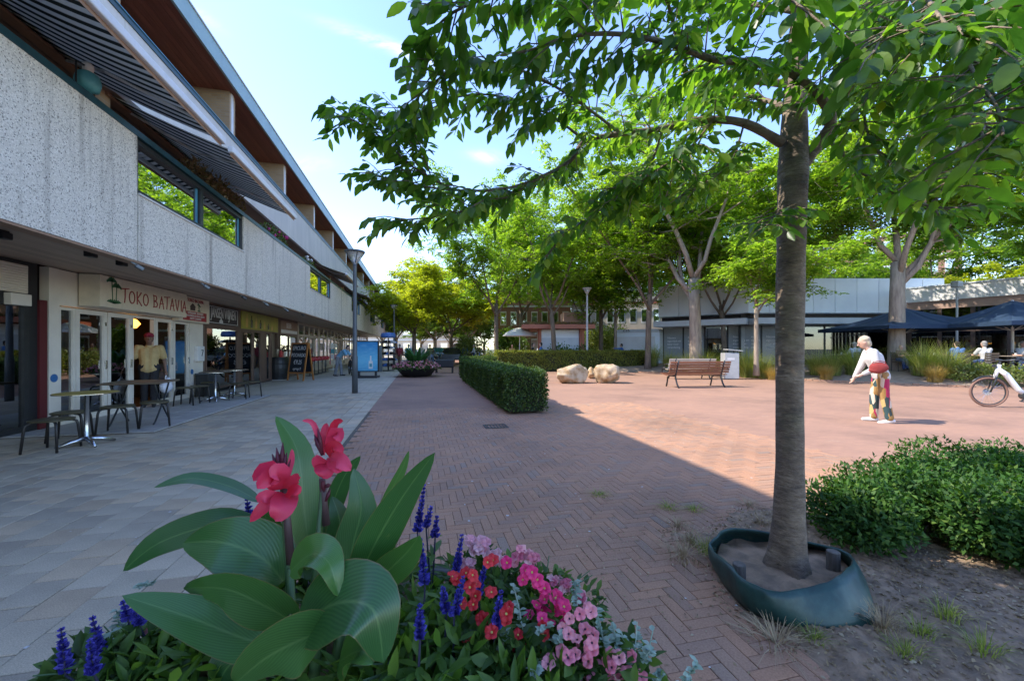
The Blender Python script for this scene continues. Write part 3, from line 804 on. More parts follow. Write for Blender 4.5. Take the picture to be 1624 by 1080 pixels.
m, t, b, o = _nodes('banner_yellow'); cc = _ramp(t, _noise(t, 1.6, 3), [(.3, (.42, .36, .03)), (.6, (.28, .26, .04)), (.8, (.16, .17, .04))]); t.links.new(cc, b.inputs['Base Color'])
q = B(); q.box(XF + .02, XF + .05, 15.72, 19.4, 2.06, 2.68); yb = q.build('banner', 'banner_yellow', jw)
for i in range(7):
    hh = .5 - .05 * i; q = B(); yy = 16.15 + i * .42
    q.box(XF + .05, XF + .056, yy - .09, yy + .09, 2.12, 2.12 + hh * .65); q.box(XF + .05, XF + .056, yy - .03, yy + .03, 2.12 + hh * .65, 2.12 + hh)
    q.build('bottle_print', 'bottle_dark' if i % 2 else 'gold', yb)
shelf_unit('upper shelf wall of wine bottles behind the wine shop window', -7.2, 13.5, 15.6, (.7, 1.05, 1.4, 1.75), ['bottle_dark', 'bottle_red', 'bottle_dark', 'label_paper', 'gold'], .3)
shelf_unit('shelf of wine bottles seen through the wine shop door', -7.1, 15.9, 17.7, (.5, .9, 1.3, 1.7), ['bottle_dark', 'bottle_dark', 'label_paper', 'bottle_red'], .3)
g = thing('shop_counter', 'round wooden barrel counter behind the wine shop window', 'counter', (-6.75, 14.25, 0))
q = B(); q.lathe([(.42, .014), (.44, .3), (.44, .8), (.42, .98)], (0, 0, 0), 18); q.build('drum', 'counter_wood', g, smooth=True)
for i in range(14):
    a = i * math.pi / 7; q = B(); q.box(.432, .452, -.085, .085, .06, .94, 0, Matrix.Rotation(a, 4, 'Z')); q.build('plank', 'counter_wood', g)
q = B(); q.lathe([(.46, .98), (.46, 1.02)], (0, 0, 0), 18); q.build('top', 'wood_dark', g)
for i, (yy, hh, m_) in enumerate(((14.0, .36, 'box_red'), (14.15, .34, 'box_red'), (14.4, .3, 'box_blue'), (14.6, .26, 'label_paper'))):
    q = B(); q.box(-.06, .06, -.055, .055, 0, hh); q.box(-.025, .025, -.03, .03, hh, hh + .03)
    o_ = q.build('gift_box', m_, None, bev=.006, loc=(-6.62 + (i % 2) * .1, yy, 1.021)); tag(o_, ['tall red gift box, left of the pair on the barrel counter', 'red gift box, right of the pair on the barrel counter', 'blue gift box on the barrel counter in the wine shop window', 'cream gift box at the end of the barrel counter'][i], 'box')
g = thing('shop_display', 'grey boxed cooler standing in the wine shop window', 'cooler', (-6.7, 15.2, 0))
q = B(); q.box(-.3, .3, -.28, .28, .014, .95); q.build('cabinet', 'steel_grey', g, bev=.02); q = B(); q.box(.3, .315, -.22, .22, .1, .85); q.build('door', 'box_teal', g)

# neighbours farther along
def front(name, label, y0, y1, fm, n, top=2.06, door=None, boards=True, glass='far_glass'):
    t = thing(name, label, 'shop front')
    room(t, y0 + .02, y1 - .02)
    q = B(); q.box(XF - .1, XF + .02, y0, y1, 2.66, 2.73); q.box(XF - .1, XF + .02, y0, y0 + .12, .03, 2.66); q.box(XF - .1, XF + .02, y1 - .12, y1, .03, 2.66); q.build('surround', fm, t)
    w = (y1 - y0 - .24) / n
    for i in range(n):
        a = y0 + .12 + w * i
        glazing(t, 'transom_window', a, a + w, top, 2.66, fm, glass)
        if i == door: glazing(t, 'door', a, a + w, .04, top, fm, glass, .1)
        else:
            glazing(t, 'window', a, a + w, .42, top, fm, glass)
            q = B(); q.box(XF - .05, XF + .025, a, a + w, .03, .42); q.build('plinth_panel', fm, t)
    return t
f1 = front('sandwich_shopfront', 'shop front with pinkish lettered window beside the wine shop', 19.62, 22.4, 'brown_panel', 2, 2.0)
q = B(); q.box(XF + .02, XF + .05, 19.75, 22.25, 2.05, 2.62); fs = q.build('signboard', 'tan_render', f1)
put('lettering', text_mesh('BEIER', .34, 'sign_white', sx=.9, M=face_x(XF + .053, 20.9, 2.42)), fs)
q = B(); q.box(XF + .05, XF + .055, 19.8, 22.2, 2.07, 2.22); q.build('white_wave', 'sign_white', fs)
front('corner_shopfront', 'cream framed shop front with leaning door frame near the red stools', 22.45, 26.9, 'cream_frame', 4, 2.05, 2)
front('bookshop_front', 'cream framed shop front behind the card rack', 26.95, 31.6, 'cream_frame', 4, 2.05, 1)
front('shoe_shopfront', 'cream framed shop front with narrow panes behind the blue poster stand', 31.65, 38.0, 'cream_frame', 6, 2.05, 3)
front('fashion_shopfront', 'dark framed shop front beyond the shoe rack', 38.05, 44.6, 'black_frame', 5, 2.05, 2)
front('end_shopfront', 'last shop front at the far end of the building', 44.65, 51.2, 'cream_frame', 5, 2.05, 2)
for i, (nm, yy) in enumerate((('sandwich', 20.9), ('corner', 24.5), ('book', 29), ('shoe', 34.5))):
    shelf_unit(['shelf of packets inside the shop beside the wine shop', 'shelf of goods inside the shop behind the red stools', 'shelf of books inside the shop behind the card rack', 'shelf of boxes inside the shop behind the poster stand'][i], -6.75, yy - .9, yy + .9, (.5, .9, 1.3, 1.7), ['box_red', 'label_paper', 'box_blue', 'gold', 'sign_white'], .26, .14)

# lamps and brackets under the parapet
def flood(label, y, sil=True):
    t = thing('flood_lamp', label, 'lamp', (XP - .04, y, 2.60), 0, 'small lamps under the concrete parapet')
    q = B(); q.bar((0, 0, 0), (.1, .06, -.07), .02, .02); q.build('bracket', 'steel_grey' if sil else 'black_paint', t)
    q = B(); q.bar((.06, .0, -.05), (.12, .06, -.1), .06, .05); q.build('housing', 'steel_grey' if sil else 'black_paint', t, bev=.008)
for i, (px, lab, sil) in enumerate(((213, 'grey flood lamp under the parapet before the palm tree signboard', True), (322, 'grey flood lamp under the parapet at the far edge of the takeaway', True),
                               (383, 'black clamp lamp under the parapet above the wine shop', False), (419, 'grey flood lamp under the parapet above the yellow banner', True), (452, 'grey flood lamp under the parapet past the yellow banner', True), (478, 'small dark lamp under the parapet above the chalkboard', False))):
    u = (px - 812) / F; z = XP / (u * CT + ST); flood(lab, z * (CT - u * ST), sil)
def track(label, y, x):
    t = thing('track_light', label, 'lamp', (x, y, 2.735), 0, 'track lights on the brown soffit')
    q = B(); q.box(-.02, .02, -.35, .35, -.02, -.001); q.build('rail', 'black_paint', t)
    for s in (-.3, .3): q = B(); q.box(-.05, .05, s - .06, s + .06, -.1, -.02); q.build('spot_head', 'black_paint', t, bev=.01)
track('black track light on the brown soffit above the black shop front', 5.6, -4.75); track('black track light on the brown soffit before the takeaway sign', 7.1, -4.5)

# balcony plants and lantern
leafmat('balcony_leaf', [(0, (.06, .11, .03)), (.5, (.1, .16, .04)), (1, (.16, .2, .06))])
leafmat('dry_leaf', [(0, (.18, .12, .07)), (.5, (.26, .18, .1)), (1, (.12, .12, .05))])
leafmat('magenta_petal', [(0, (.5, .03, .2)), (1, (.7, .08, .35))], tcol=(1.2, .8, 1)); leafmat('white_petal', [(0, (.7, .7, .7)), (1, (.8, .78, .75))], tcol=(1, 1, 1))
def balcony_box(label, y0, y1, leafm, petal, n, hgt, droopy=False):
    t = thing('balcony_plant_box', label, 'plant box', (XP - .28, (y0 + y1) / 2, 4.3), 0)
    L_ = (y1 - y0) / 2
    q = B(); q.box(-.1, .1, -L_, L_, 0, .18); q.build('box', 'dark_metal', t)
    P = np.column_stack([NR.uniform(-.12, .2, n), NR.uniform(-L_, L_, n), .16 + hgt * NR.power(1.3, n)])
    me = leaf_mesh('foliage', leafm, P, rdir(n) + [0.2, 0, .4], rdir(n), NR.uniform(.07, .14, n), NR.uniform(.025, .05, n)); put('foliage', me, t)['kind'] = 'stuff'
    if petal:
        for i in range(9):
            q = B(); q.ball((rnd.uniform(-.05, .22), rnd.uniform(-L_, L_), .2 + hgt * rnd.uniform(.5, 1.05)), rnd.uniform(.045, .075), 7); q.build('flower', petal, t, smooth=True)
balcony_box('dry brown plants standing along the balcony rail above the long window', 8.6, 10.9, 'dry_leaf', None, 900, .5)
balcony_box('balcony box with magenta geraniums above the concrete parapet', 12.4, 14.0, 'balcony_leaf', 'magenta_petal', 500, .4)
balcony_box('balcony box with small white flowers past the geraniums', 16.2, 17.4, 'balcony_leaf', 'white_petal', 300, .3)
t = thing('balcony_lantern', 'turquoise round lantern on a bracket at the balcony rail under the awning', 'lantern', (XP - .1, 6.15, 4.58))
q = B(); q.lathe([(.03, .02), (.11, .06), (.13, .15), (.11, .24), (.05, .28)], (0, 0, 0), 14); q.build('globe', 'box_teal', t, smooth=True)
q = B(); q.lathe([(.05, .28), (.06, .36), (.03, .4)], (0, 0, 0), 12); q.build('cap', 'sign_white', t, smooth=True); q = B(); q.tube([(-.0, -.18, -.02), (0, -.18, .3), (0, -.02, .34)], .01, 6); q.build('bracket', 'black_paint', t)
# ------------------------------------------------------------------ terrace furniture
flat('stool_black', (.025, .022, .02), .4); flat('stool_seat', (.07, .06, .03), .45); flat('table_wood', (.13, .09, .055), .5)
mat('cherry_wood', (.3, .12, .06), (.2, .08, .045), scale=4, rough=.5, stretch=(.4, 12, 12), vary=.3)
flat('mustard', (.4, .28, .05), .6)
def make_stool():
    t = thing('stool', 'x', 'stool', (0, 0, 0), 0, 'black stools on the pale terrace')
    q = B(); n = 20; prof = []
    for i in range(n):
        a = 2 * math.pi * i / n; c_, s_ = math.cos(a), math.sin(a)
        prof.append((.19 * math.copysign(abs(c_) ** .6, c_), .19 * math.copysign(abs(s_) ** .6, s_)))
    q.prism(prof, .425, .45); q.build('seat', 'stool_seat', t, bev=.006)
    for sx in (-1, 1):
        for sy in (-1, 1):
            q = B(); q.tube([(sx * .06, sy * .06, .418), (sx * .13, sy * .13, .415), (sx * .158, sy * .158, .395), (sx * .168, sy * .168, .35), (sx * .19, sy * .19, .031)], [.014, .016, .017, .016, .014], 7)
            q.build('leg', 'stool_black', t, smooth=True)
    return t
stool = make_stool()
ST_ = [((83, 714), .0, 'black stool on the slabs, nearest the camera, before the black shop front'), ((112, 697), .3, 'black stool tucked behind the small round table by the black shop front'),
       ((187, 688), .2, 'black stool at the near side of the folding wooden table'), ((246, 678), .5, 'black stool right of the folding wooden table'),
       ((297, 644), .1, 'black stool left of the far round tables, against the white wall'), ((318, 640), .4, 'black stool in front of the two far round tables'),
       ((333, 632), .2, 'black stool between the two far round tables and the wine shop'), ((380, 634), .15, 'black stool right of the far round tables at the terrace edge'), ((402, 630), .35, 'outermost black stool at the far corner of the terrace')]
for i, (p_, rz, lab) in enumerate(ST_):
    p = G(*p_); zz = 0.0 if p.x > -4.14 or not 7.5 < p.y < 12.7 else 0.0
    p.z = -.03 if not (p.x < -4.14 and 7.5 < p.y < 12.7) else 0
    if i == 0: stool.location = p; stool.rotation_euler = (0, 0, rz); stool['label'] = lab
    else: dup(stool, lab, p, rz)
def round_table(label, p, r=.33, h=.74, top='gold', z=0):
    t = thing('bistro_table', label, 'table', (p.x, p.y, z), rnd.uniform(0, 1), 'small round tables on the terrace')
    q = B(); q.lathe([(r - .01, h - .02), (r, h - .012), (r, h - .004), (r - .01, h)], (0, 0, 0), 28); q.build('table_top', top, t)
    q = B(); q.lathe([(r + .004, h - .018), (r + .004, h - .006)], (0, 0, 0), 28, cap=False); q.build('rim', 'chrome', t)
    q = B(); q.lathe([(.05, .09), (.03, .12), (.028, h - .05), (.09, h - .021)], (0, 0, 0), 14); q.build('column', 'chrome', t, smooth=True)
    for k in range(4):
        a = k * math.pi / 2; q = B(); d_ = Vector((math.cos(a), math.sin(a), 0)); q.tube([d_ * .02 + Vector((0, 0, .1)), d_ * .15 + Vector((0, 0, .07)), d_ * .3 + Vector((0, 0, .02))], [.035, .03, .018], 8); q.build('foot', 'chrome', t, smooth=True)
    return t
round_table('small round table with chrome foot nearest the black shop front', G(138, 706), top='mustard')
round_table('small round table with chrome foot before the letterbox wall', G(342, 638), top='table_wood', z=.03)
round_table('small round table with chrome foot at the far end of the terrace', G(372, 630), top='table_wood', z=.03)
p = G(224, 673)
t = thing('folding_table', 'square wooden folding table with crossed legs before the open takeaway door', 'table', (p.x, p.y, .03), R(8))
q = B(); q.box(-.42, .42, -.42, .42, .71, .74); q.build('table_top', 'table_wood', t, bev=.006)
for s in (-.3, .3):
    for d_ in (-1, 1):
        q = B(); q.tube([(s, -.32 * d_, .0), (s, -.25 * d_, .05), (s + .02 * d_, .05 * d_, .42), (s, .28 * d_, .705)], .014, 7); q.build('leg', 'dark_metal', t, smooth=True)

t = thing('waste_box', 'dark square bin with grey lid against the wall below the letterbox', 'bin', (-5.86, 12.9, .03))
q = B(); q.box(-.16, .16, -.22, .22, 0, .6); q.build('body', 'dark_metal', t, bev=.015); q = B(); q.box(-.17, .17, -.23, .23, .6, .64); q.build('lid', 'steel_grey', t, bev=.01)

# barrel with things on it
flat('barrel_black', (.02, .022, .023), .45); flat('hoop', (.05, .05, .05), .35, .7)
p = G(438, 602)
t = thing('barrel', 'black wooden barrel with a small sign standing at the wine shop corner', 'barrel', (p.x + .1, p.y, 0))
PR = [(.38, .0), (.43, .15), (.465, .38), (.475, .5), (.465, .62), (.43, .85), (.38, .98)]
q = B(); q.lathe([(r - .012, z) for r, z in PR], (0, 0, 0), 24); q.build('body', 'barrel_black', t, smooth=True)
for k in range(20):
    a0 = 2 * math.pi * (k + .03) / 20; a1 = 2 * math.pi * (k + .97) / 20; q = B(); vs_ = []; fs_ = []
    for r, z in PR: vs_ += [(r * math.cos(a0), r * math.sin(a0), z), (r * math.cos(a1), r * math.sin(a1), z)]
    for i in range(len(PR) - 1): fs_.append((2 * i, 2 * i + 1, 2 * i + 3, 2 * i + 2))
    q.add(vs_, fs_); q.build('stave', 'barrel_black', t)
for z, r in ((.08, .412), (.3, .46), (.7, .46), (.9, .412)): q = B(); q.lathe([(r + .006, z - .02), (r + .012, z), (r + .006, z + .02)], (0, 0, 0), 24, cap=False); q.build('hoop', 'hoop', t)
q = B(); q.lathe([(.5, -.0), (.5, .03)], (0, 0, -.0), 20); q.build('base_ring', 'pale_tile', t)
bz = .99
for i, (dx, dy, m_, lab) in enumerate(((.15, -.1, 'box_red', 'red packet on the barrel, front one'), (.05, .12, 'box_red', 'red packet on the barrel, back one'), (-.12, .15, 'label_paper', 'cream packet leaning on the barrel top'))):
    q = B(); q.box(-.05, .05, -.11, .11, 0, .22 + .06 * i); o_ = q.build('packet', m_, None, bev=.01, loc=(p.x + .1 + dx, p.y + dy, bz), rz=.4 * i); tag(o_, lab, 'packet')
t = thing('potted_flowers', 'pale dried flower bunch standing on the barrel', 'flowers', (p.x + .25, p.y + .25, bz))
q = B(); q.lathe([(.06, 0), (.09, .18), (.085, .19)], (0, 0, 0), 10); q.build('pot', 'label_paper', t)
n = 160; P = np.column_stack([NR.normal(0, .1, n), NR.normal(0, .1, n), .2 + .3 * NR.rand(n)]); put('foliage', leaf_mesh('foliage', 'dry_leaf', P, rdir(n) + [0, 0, .6], rdir(n), np.full(n, .09), np.full(n, .05)), t)['kind'] = 'stuff'

# chalkboard
flat('chalk_black', (.012, .018, .03), .6); flat('orange_wood', (.42, .17, .045), .45); flat('chalk', (.75, .76, .78), .8)
p = G(477, 603)
t = thing('chalkboard', 'wooden A-frame chalkboard with white handwriting on the pavement', 'sign', (p.x, p.y, 0), R(-32))
tilt = R(9)
for sgn_, nm in ((1, 'front_frame'), (-1, 'back_frame')):
    M = Matrix.Translation((0, -sgn_ * .27, 0)) @ Matrix.Rotation(-sgn_ * tilt, 4, 'X')
    q = B()
    q.box(-.46, -.4, -.02, .02, 0, 1.62, 0, M); q.box(.4, .46, -.02, .02, 0, 1.62, 0, M); q.box(-.4, .4, -.018, .018, 1.56, 1.62, 0, M); q.box(-.4, .4, -.018, .018, .3, .36, 0, M)
    fr = q.build(nm, 'orange_wood', t)
    q = B(); q.box(-.4, .4, -.008, .008, .36, 1.56, 0, M); bd = q.build('board', 'chalk_black', fr)
    if sgn_ == 1:
        for tx, sz, z in (('EPICURO', .24, 1.38), ('POOARDO', .22, 1.08), ('€9.25', .26, .78), ('op=op !!', .17, .5)):
            Mt = M @ Matrix.Translation((0, -.012, z)) @ Matrix.Rotation(R(90), 4, 'X')
            put('lettering', text_mesh(tx, sz, 'chalk', .002, .72, M=Mt, shear=.15), bd)
# red high stools farther along
flat('red_seat', (.42, .02, .03), .35)
def bar_stool():
    t = thing('bar_stool', 'x', 'stool', (0, 0, 0), 0, 'red bar stools along the shop front')
    q = B(); q.lathe([(.17, .72), (.19, .74), (.19, .9), (.15, .93)], (0, 0, 0), 14); q.build('seat', 'red_seat', t, smooth=True)
    q = B(); q.lathe([(.025, .02), (.025, .72)], (0, 0, 0), 8); q.build('column', 'dark_metal', t); q = B(); q.lathe([(.2, 0), (.2, .02)], (0, 0, 0), 14); q.build('base', 'dark_metal', t)
    return t
bs = bar_stool(); lab_bs = ['red padded bar stool, %s in the row along the cream framed shop front' % w_ for w_ in ('first', 'second', 'third', 'fourth', 'last')]
for i in range(5):
    loc = (-5.3, 21.6 + i * .85, 0)
    if i == 0: bs.location = loc; bs['label'] = lab_bs[0]
    else: dup(bs, lab_bs[i], loc)
# card rack and wares before the bookshop
t = thing('card_rack', 'white revolving card rack before the cream framed shop front', 'rack', (-5.4, 27.6, 0))
q = B(); q.lathe([(.3, 0), (.3, .04), (.03, .05), (.03, 1.75)], (0, 0, 0), 12); q.build('post', 'white_metal', t)
for k in range(4):
    for z in (.35, .7, 1.05, 1.4):
        q = B(); M = Matrix.Rotation(k * math.pi / 2, 4, 'Z'); q.box(.12, .17, -.2, .2, z, z + .28, 0, M); q.build('card_holder', rnd.choice(['sign_white', 'box_teal', 'label_paper', 'box_red']), t)

# poster stand
m, t_, b_, o_ = _nodes('poster_blue'); tcn = t_.nodes.new('ShaderNodeTexCoord'); sp = t_.nodes.new('ShaderNodeSeparateXYZ'); t_.links.new(tcn.outputs['Object'], sp.inputs[0])
mr = t_.nodes.new('ShaderNodeMapRange'); mr.inputs[1].default_value = .3; mr.inputs[2].default_value = 1.6; t_.links.new(sp.outputs[2], mr.inputs[0])
cc = _ramp(t_, mr.outputs[0], [(0, (.1, .4, .62)), (.4, (.16, .5, .7)), (1, (.02, .22, .5))]); nn = _noise(t_, 3, 4, .6, (1, 1, 5)); cc = _mix(t_, _ramp(t_, nn, [(.5, (0, 0, 0)), (.75, (.5, .5, .5))]), cc, (.35, .65, .75)); t_.links.new(cc, b_.inputs['Base Color']); b_.inputs['Roughness'].default_value = .3
p = G(583, 599)
t = thing('poster_stand', 'street poster stand with light blue bottle poster on two springs', 'sign', (p.x, p.y, 0), R(-8))
q = B()
for a in ((-.52, -.47, .27, 1.72), (.47, .52, .27, 1.72)): q.box(a[0], a[1], -.03, .03, a[2], a[3])
q.box(-.47, .47, -.03, .03, 1.67, 1.72); q.box(-.47, .47, -.03, .03, .27, .32); q.build('frame', 'dark_metal', t)
q = B(); q.box(-.47, .47, -.012, .012, .32, 1.67); ps = q.build('poster', 'poster_blue', t)
q = B(); q.box(.06, .24, -.016, -.013, .42, .78); q.box(.12, .18, -.016, -.013, .78, 1.02); q.build('bottle_print', 'sign_white', ps)
q = B(); q.box(.09, .21, -.018, -.0165, .5, .66); q.build('label_print', 'box_teal', ps)
for s in (-.38, .38): q = B(); q.lathe([(.05, .1), (.06, .14), (.05, .18), (.06, .22), (.05, .268)], (s, 0, 0), 10); q.build('spring_foot', 'dark_metal', t)
q = B(); q.box(-.5, .5, -.3, .3, 0, .1); q.build('base', 'dark_metal', t, bev=.02)
p = G(602, 590)
t = thing('utility_cabinet', 'narrow grey cabinet standing right behind the blue poster stand', 'cabinet', (p.x, p.y + .3, 0))
q = B(); q.box(-.12, .12, -.2, .2, 0, 1.5); q.build('body', 'steel_grey', t, bev=.02); q = B(); q.box(-.13, .13, -.21, .21, 1.5, 1.54); q.build('cap', 'dark_metal', t)
# shoe rack
p = G(616, 588)
t = thing('shoe_rack', 'tall round rack crowded with shoes and bags under a blue top', 'rack', (p.x, p.y, 0))
q = B(); q.lathe([(.35, 0), (.35, .05), (.04, .06), (.04, 2.0)], (0, 0, 0), 12); q.build('post', 'dark_metal', t)
for zi, z in enumerate((.3, .65, 1.0, 1.35, 1.7)):
    q = B(); q.lathe([(.42, z - .02), (.42, z)], (0, 0, 0), 16); sh = q.build('tray', 'dark_metal', t)
    for k in range(9):
        a = k * 2 * math.pi / 9 + zi * .2; q = B(); M = Matrix.Rotation(a, 4, 'Z')
        q.add([(.2, -.05, z), (.52, -.045, z), (.52, .045, z), (.2, .05, z), (.2, -.045, z + .16), (.33, -.04, z + .13), (.52, -.03, z + .06), (.52, .03, z + .06), (.33, .04, z + .13), (.2, .045, z + .16)],
              [(3, 2, 1, 0), (0, 1, 6, 5, 4), (2, 3, 9, 8, 7), (1, 2, 7, 6), (4, 5, 8, 9), (5, 6, 7, 8), (0, 4, 9, 3)], 0, M)
        q.build('shoe', rnd.choice(['black_paint', 'wood_dark', 'tan_render', 'box_blue', 'dark_metal', 'sign_white']), sh)
q = B(); q.lathe([(.4, 2.02), (.45, 2.1), (.4, 2.3), (.1, 2.34)], (0, 0, 0), 12); q.build('blue_top', 'box_blue', t)

# lamp posts
m, t_, b_, o_ = _nodes('lamp_glass'); b_.inputs['Base Color'].default_value = (.6, .55, .5, 1); b_.inputs['Roughness'].default_value = .25; b_.inputs['Transmission Weight'].default_value = .5
flat('post_grey', (.09, .1, .105), .45); flat('post_pale', (.42, .42, .42), .4)
def lamp_post(label, p, h, m='post_grey'):
    t = thing('street_lamp', label, 'street lamp', (p.x, p.y, 0), 0, 'street lamps with cone heads')
    q = B(); q.lathe([(.085, 0), (.085, 1.1), (.07, 1.15), (.055, h - .5), (.05, h - .42)], (0, 0, 0), 14); q.build('post', m, t, smooth=True)
    q = B(); q.lathe([(.045, h - .42), (.06, h - .36), (.26, h - .08), (.25, h - .08)], (0, 0, 0), 16, cap=False); q.build('shade', 'lamp_glass', t, smooth=True)
    for k in range(4):
        a = k * math.pi / 2 + .4; q = B(); q.bar((.06 * math.cos(a), .06 * math.sin(a), h - .4), (.275 * math.cos(a), .275 * math.sin(a), h - .07), .02, .02); q.build('rib', m, t)
    q = B(); q.lathe([(.28, h - .08), (.3, h - .05), (.29, h - .02), (.05, h)], (0, 0, 0), 16); q.build('cap', m, t)
lamp_post('dark grey street lamp with cone head standing before the blue poster stand', G(563, 623), 4.35)
lamp_post('dark street lamp with cone head far down the shop pavement', Vector((-1.8, 30.5, 0)), 4.6)
lamp_post('pale street lamp with cone head behind the sunlit hedge', W(931, 553, 24.5), 5.1, 'post_pale')

# ------------------------------------------------------------------ benches, bin, rocks
def bench(label, loc, rz, length=2.3, m='cherry_wood'):
    t = thing('park_bench', label, 'bench', loc, rz, 'slatted benches on the square')
    h = length / 2
    for i in range(5): q = B(); y = .02 + .095 * i; q.box(-h, h, y, y + .08, .415 + .012 * i * i * .3, .445 + .012 * i * i * .3); q.build('seat_slat', m, t, bev=.006)
    for i in range(5):
        q = B(); z = .5 + .085 * i; y = -.03 - .028 * i; M = Matrix.Translation((0, y, z)) @ Matrix.Rotation(R(17), 4, 'X'); q.box(-h, h, -.016, .016, 0, .07, 0, M); q.build('back_slat', m, t, bev=.006)
    for s in (-h + .28, h - .28):
        q = B(); q.tube([(s, -.2, 0), (s, -.1, .12), (s, .0, .34), (s, -.01, .42), (s, -.1, .7), (s, -.185, .93)], .028, 8); q.build('back_leg', 'dark_metal', t, smooth=True)
        q = B(); q.tube([(s, .55, 0), (s, .5, .15), (s, .46, .34), (s, .3, .4), (s, .0, .4)], .028, 8); q.build('front_leg', 'dark_metal', t, smooth=True)
    for s in (-h + .06, h - .06):
        q = B(); q.tube([(s, -.1, .64), (s, .2, .67), (s, .45, .65), (s, .48, .55), (s, .45, .45)], .024, 8); q.build('arm_rest', 'dark_metal', t, smooth=True)
    return t
pl_, pr_ = G(1062, 616), G(1150, 612)
c_ = (pl_ + pr_) / 2
bench('brown slatted bench seen from behind in the sunlit square', (c_.x, c_.y, 0), R(-2), 2.35)
p = W(1096, 600, 17.6); bench('weathered pale slatted bench behind the brown one, beside the bin', (p.x, p.y, 0), R(-10), 2.1, 'pale_render')
flat('bin_steel', (.48, .48, .47), .4, .3)
p = G(1157, 601)
t = thing('litter_bin', 'upright steel litter bin with tilted lid beside the benches', 'bin', (p.x, p.y, 0), R(-20))
q = B(); q.box(-.3, .3, -.25, .25, .03, 1.16); q.build('body', 'bin_steel', t, bev=.02)
q = B(); q.box(-.32, .32, -.27, .27, 1.27, 1.31, 0, Matrix.Rotation(R(6), 4, 'Y')); q.build('lid', 'bin_steel', t, bev=.01)
for a in (-.25, .25):
    for b2 in (-.2, .2): q = B(); q.box(a - .02, a + .02, b2 - .02, b2 + .02, 1.16, 1.28); q.build('lid_post', 'dark_metal', t)
q = B(); q.box(-.28, .28, -.23, .23, 0, .03); q.build('base', 'dark_metal', t)
q = B(); q.box(-.2, .1, -.256, -.252, .85, .95); q.build('sticker', 'sign_white', t)
mat('boulder', (.3, .18, .08), (.5, .38, .25), scale=3.2, rough=.95, bump=1.0, bscale=12, lo=.38, hi=.58)
def rock(label, loc, sx, sy, sz, seed, rz=0):
    bm_ = bmesh.new(); bmesh.ops.create_icosphere(bm_, subdivisions=4, radius=1)
    rs = random.Random(seed); pl = [(Vector((rs.gauss(0, 1), rs.gauss(0, 1), rs.gauss(0, 1))).normalized(), rs.uniform(.55, .85)) for _ in range(16)]
    from mathutils import noise as mn
    for v in bm_.verts:
        for n_, d_ in pl:
            e = v.co.dot(n_) - d_
            if e > 0: v.co -= n_ * e * .85
        v.co += v.co.normalized() * (mn.noise(v.co * 2.2 + Vector((seed, 0, 0))) * .12 + mn.noise(v.co * 6) * .05 + mn.noise(v.co * 15) * .02)
        v.co = Vector((v.co.x * sx, v.co.y * sy, max(v.co.z, -.72) * sz + sz * .7))
    me = bpy.data.meshes.new('boulder'); bm_.to_mesh(me); bm_.free(); me.materials.append(MATS['boulder'])
    me.polygons.foreach_set('use_smooth', [True] * len(me.polygons))
    tag(put('boulder', me, None, 0, loc, rz), label, 'rock', 'boulders beside the hedge')
rock('long low pale boulder, leftmost beside the hedge', G(911, 608) + Vector((0, .3, 0)), .86, .6, .46, 3, .2)
rock('blunt pointed pale boulder right of the long one', G(968, 608) + Vector((0, .3, 0)), .6, .55, .52, 8, .6)
rock('small boulder half hidden between the two larger ones', G(943, 601) + Vector((0, .3, 0)), .3, .35, .3, 12)

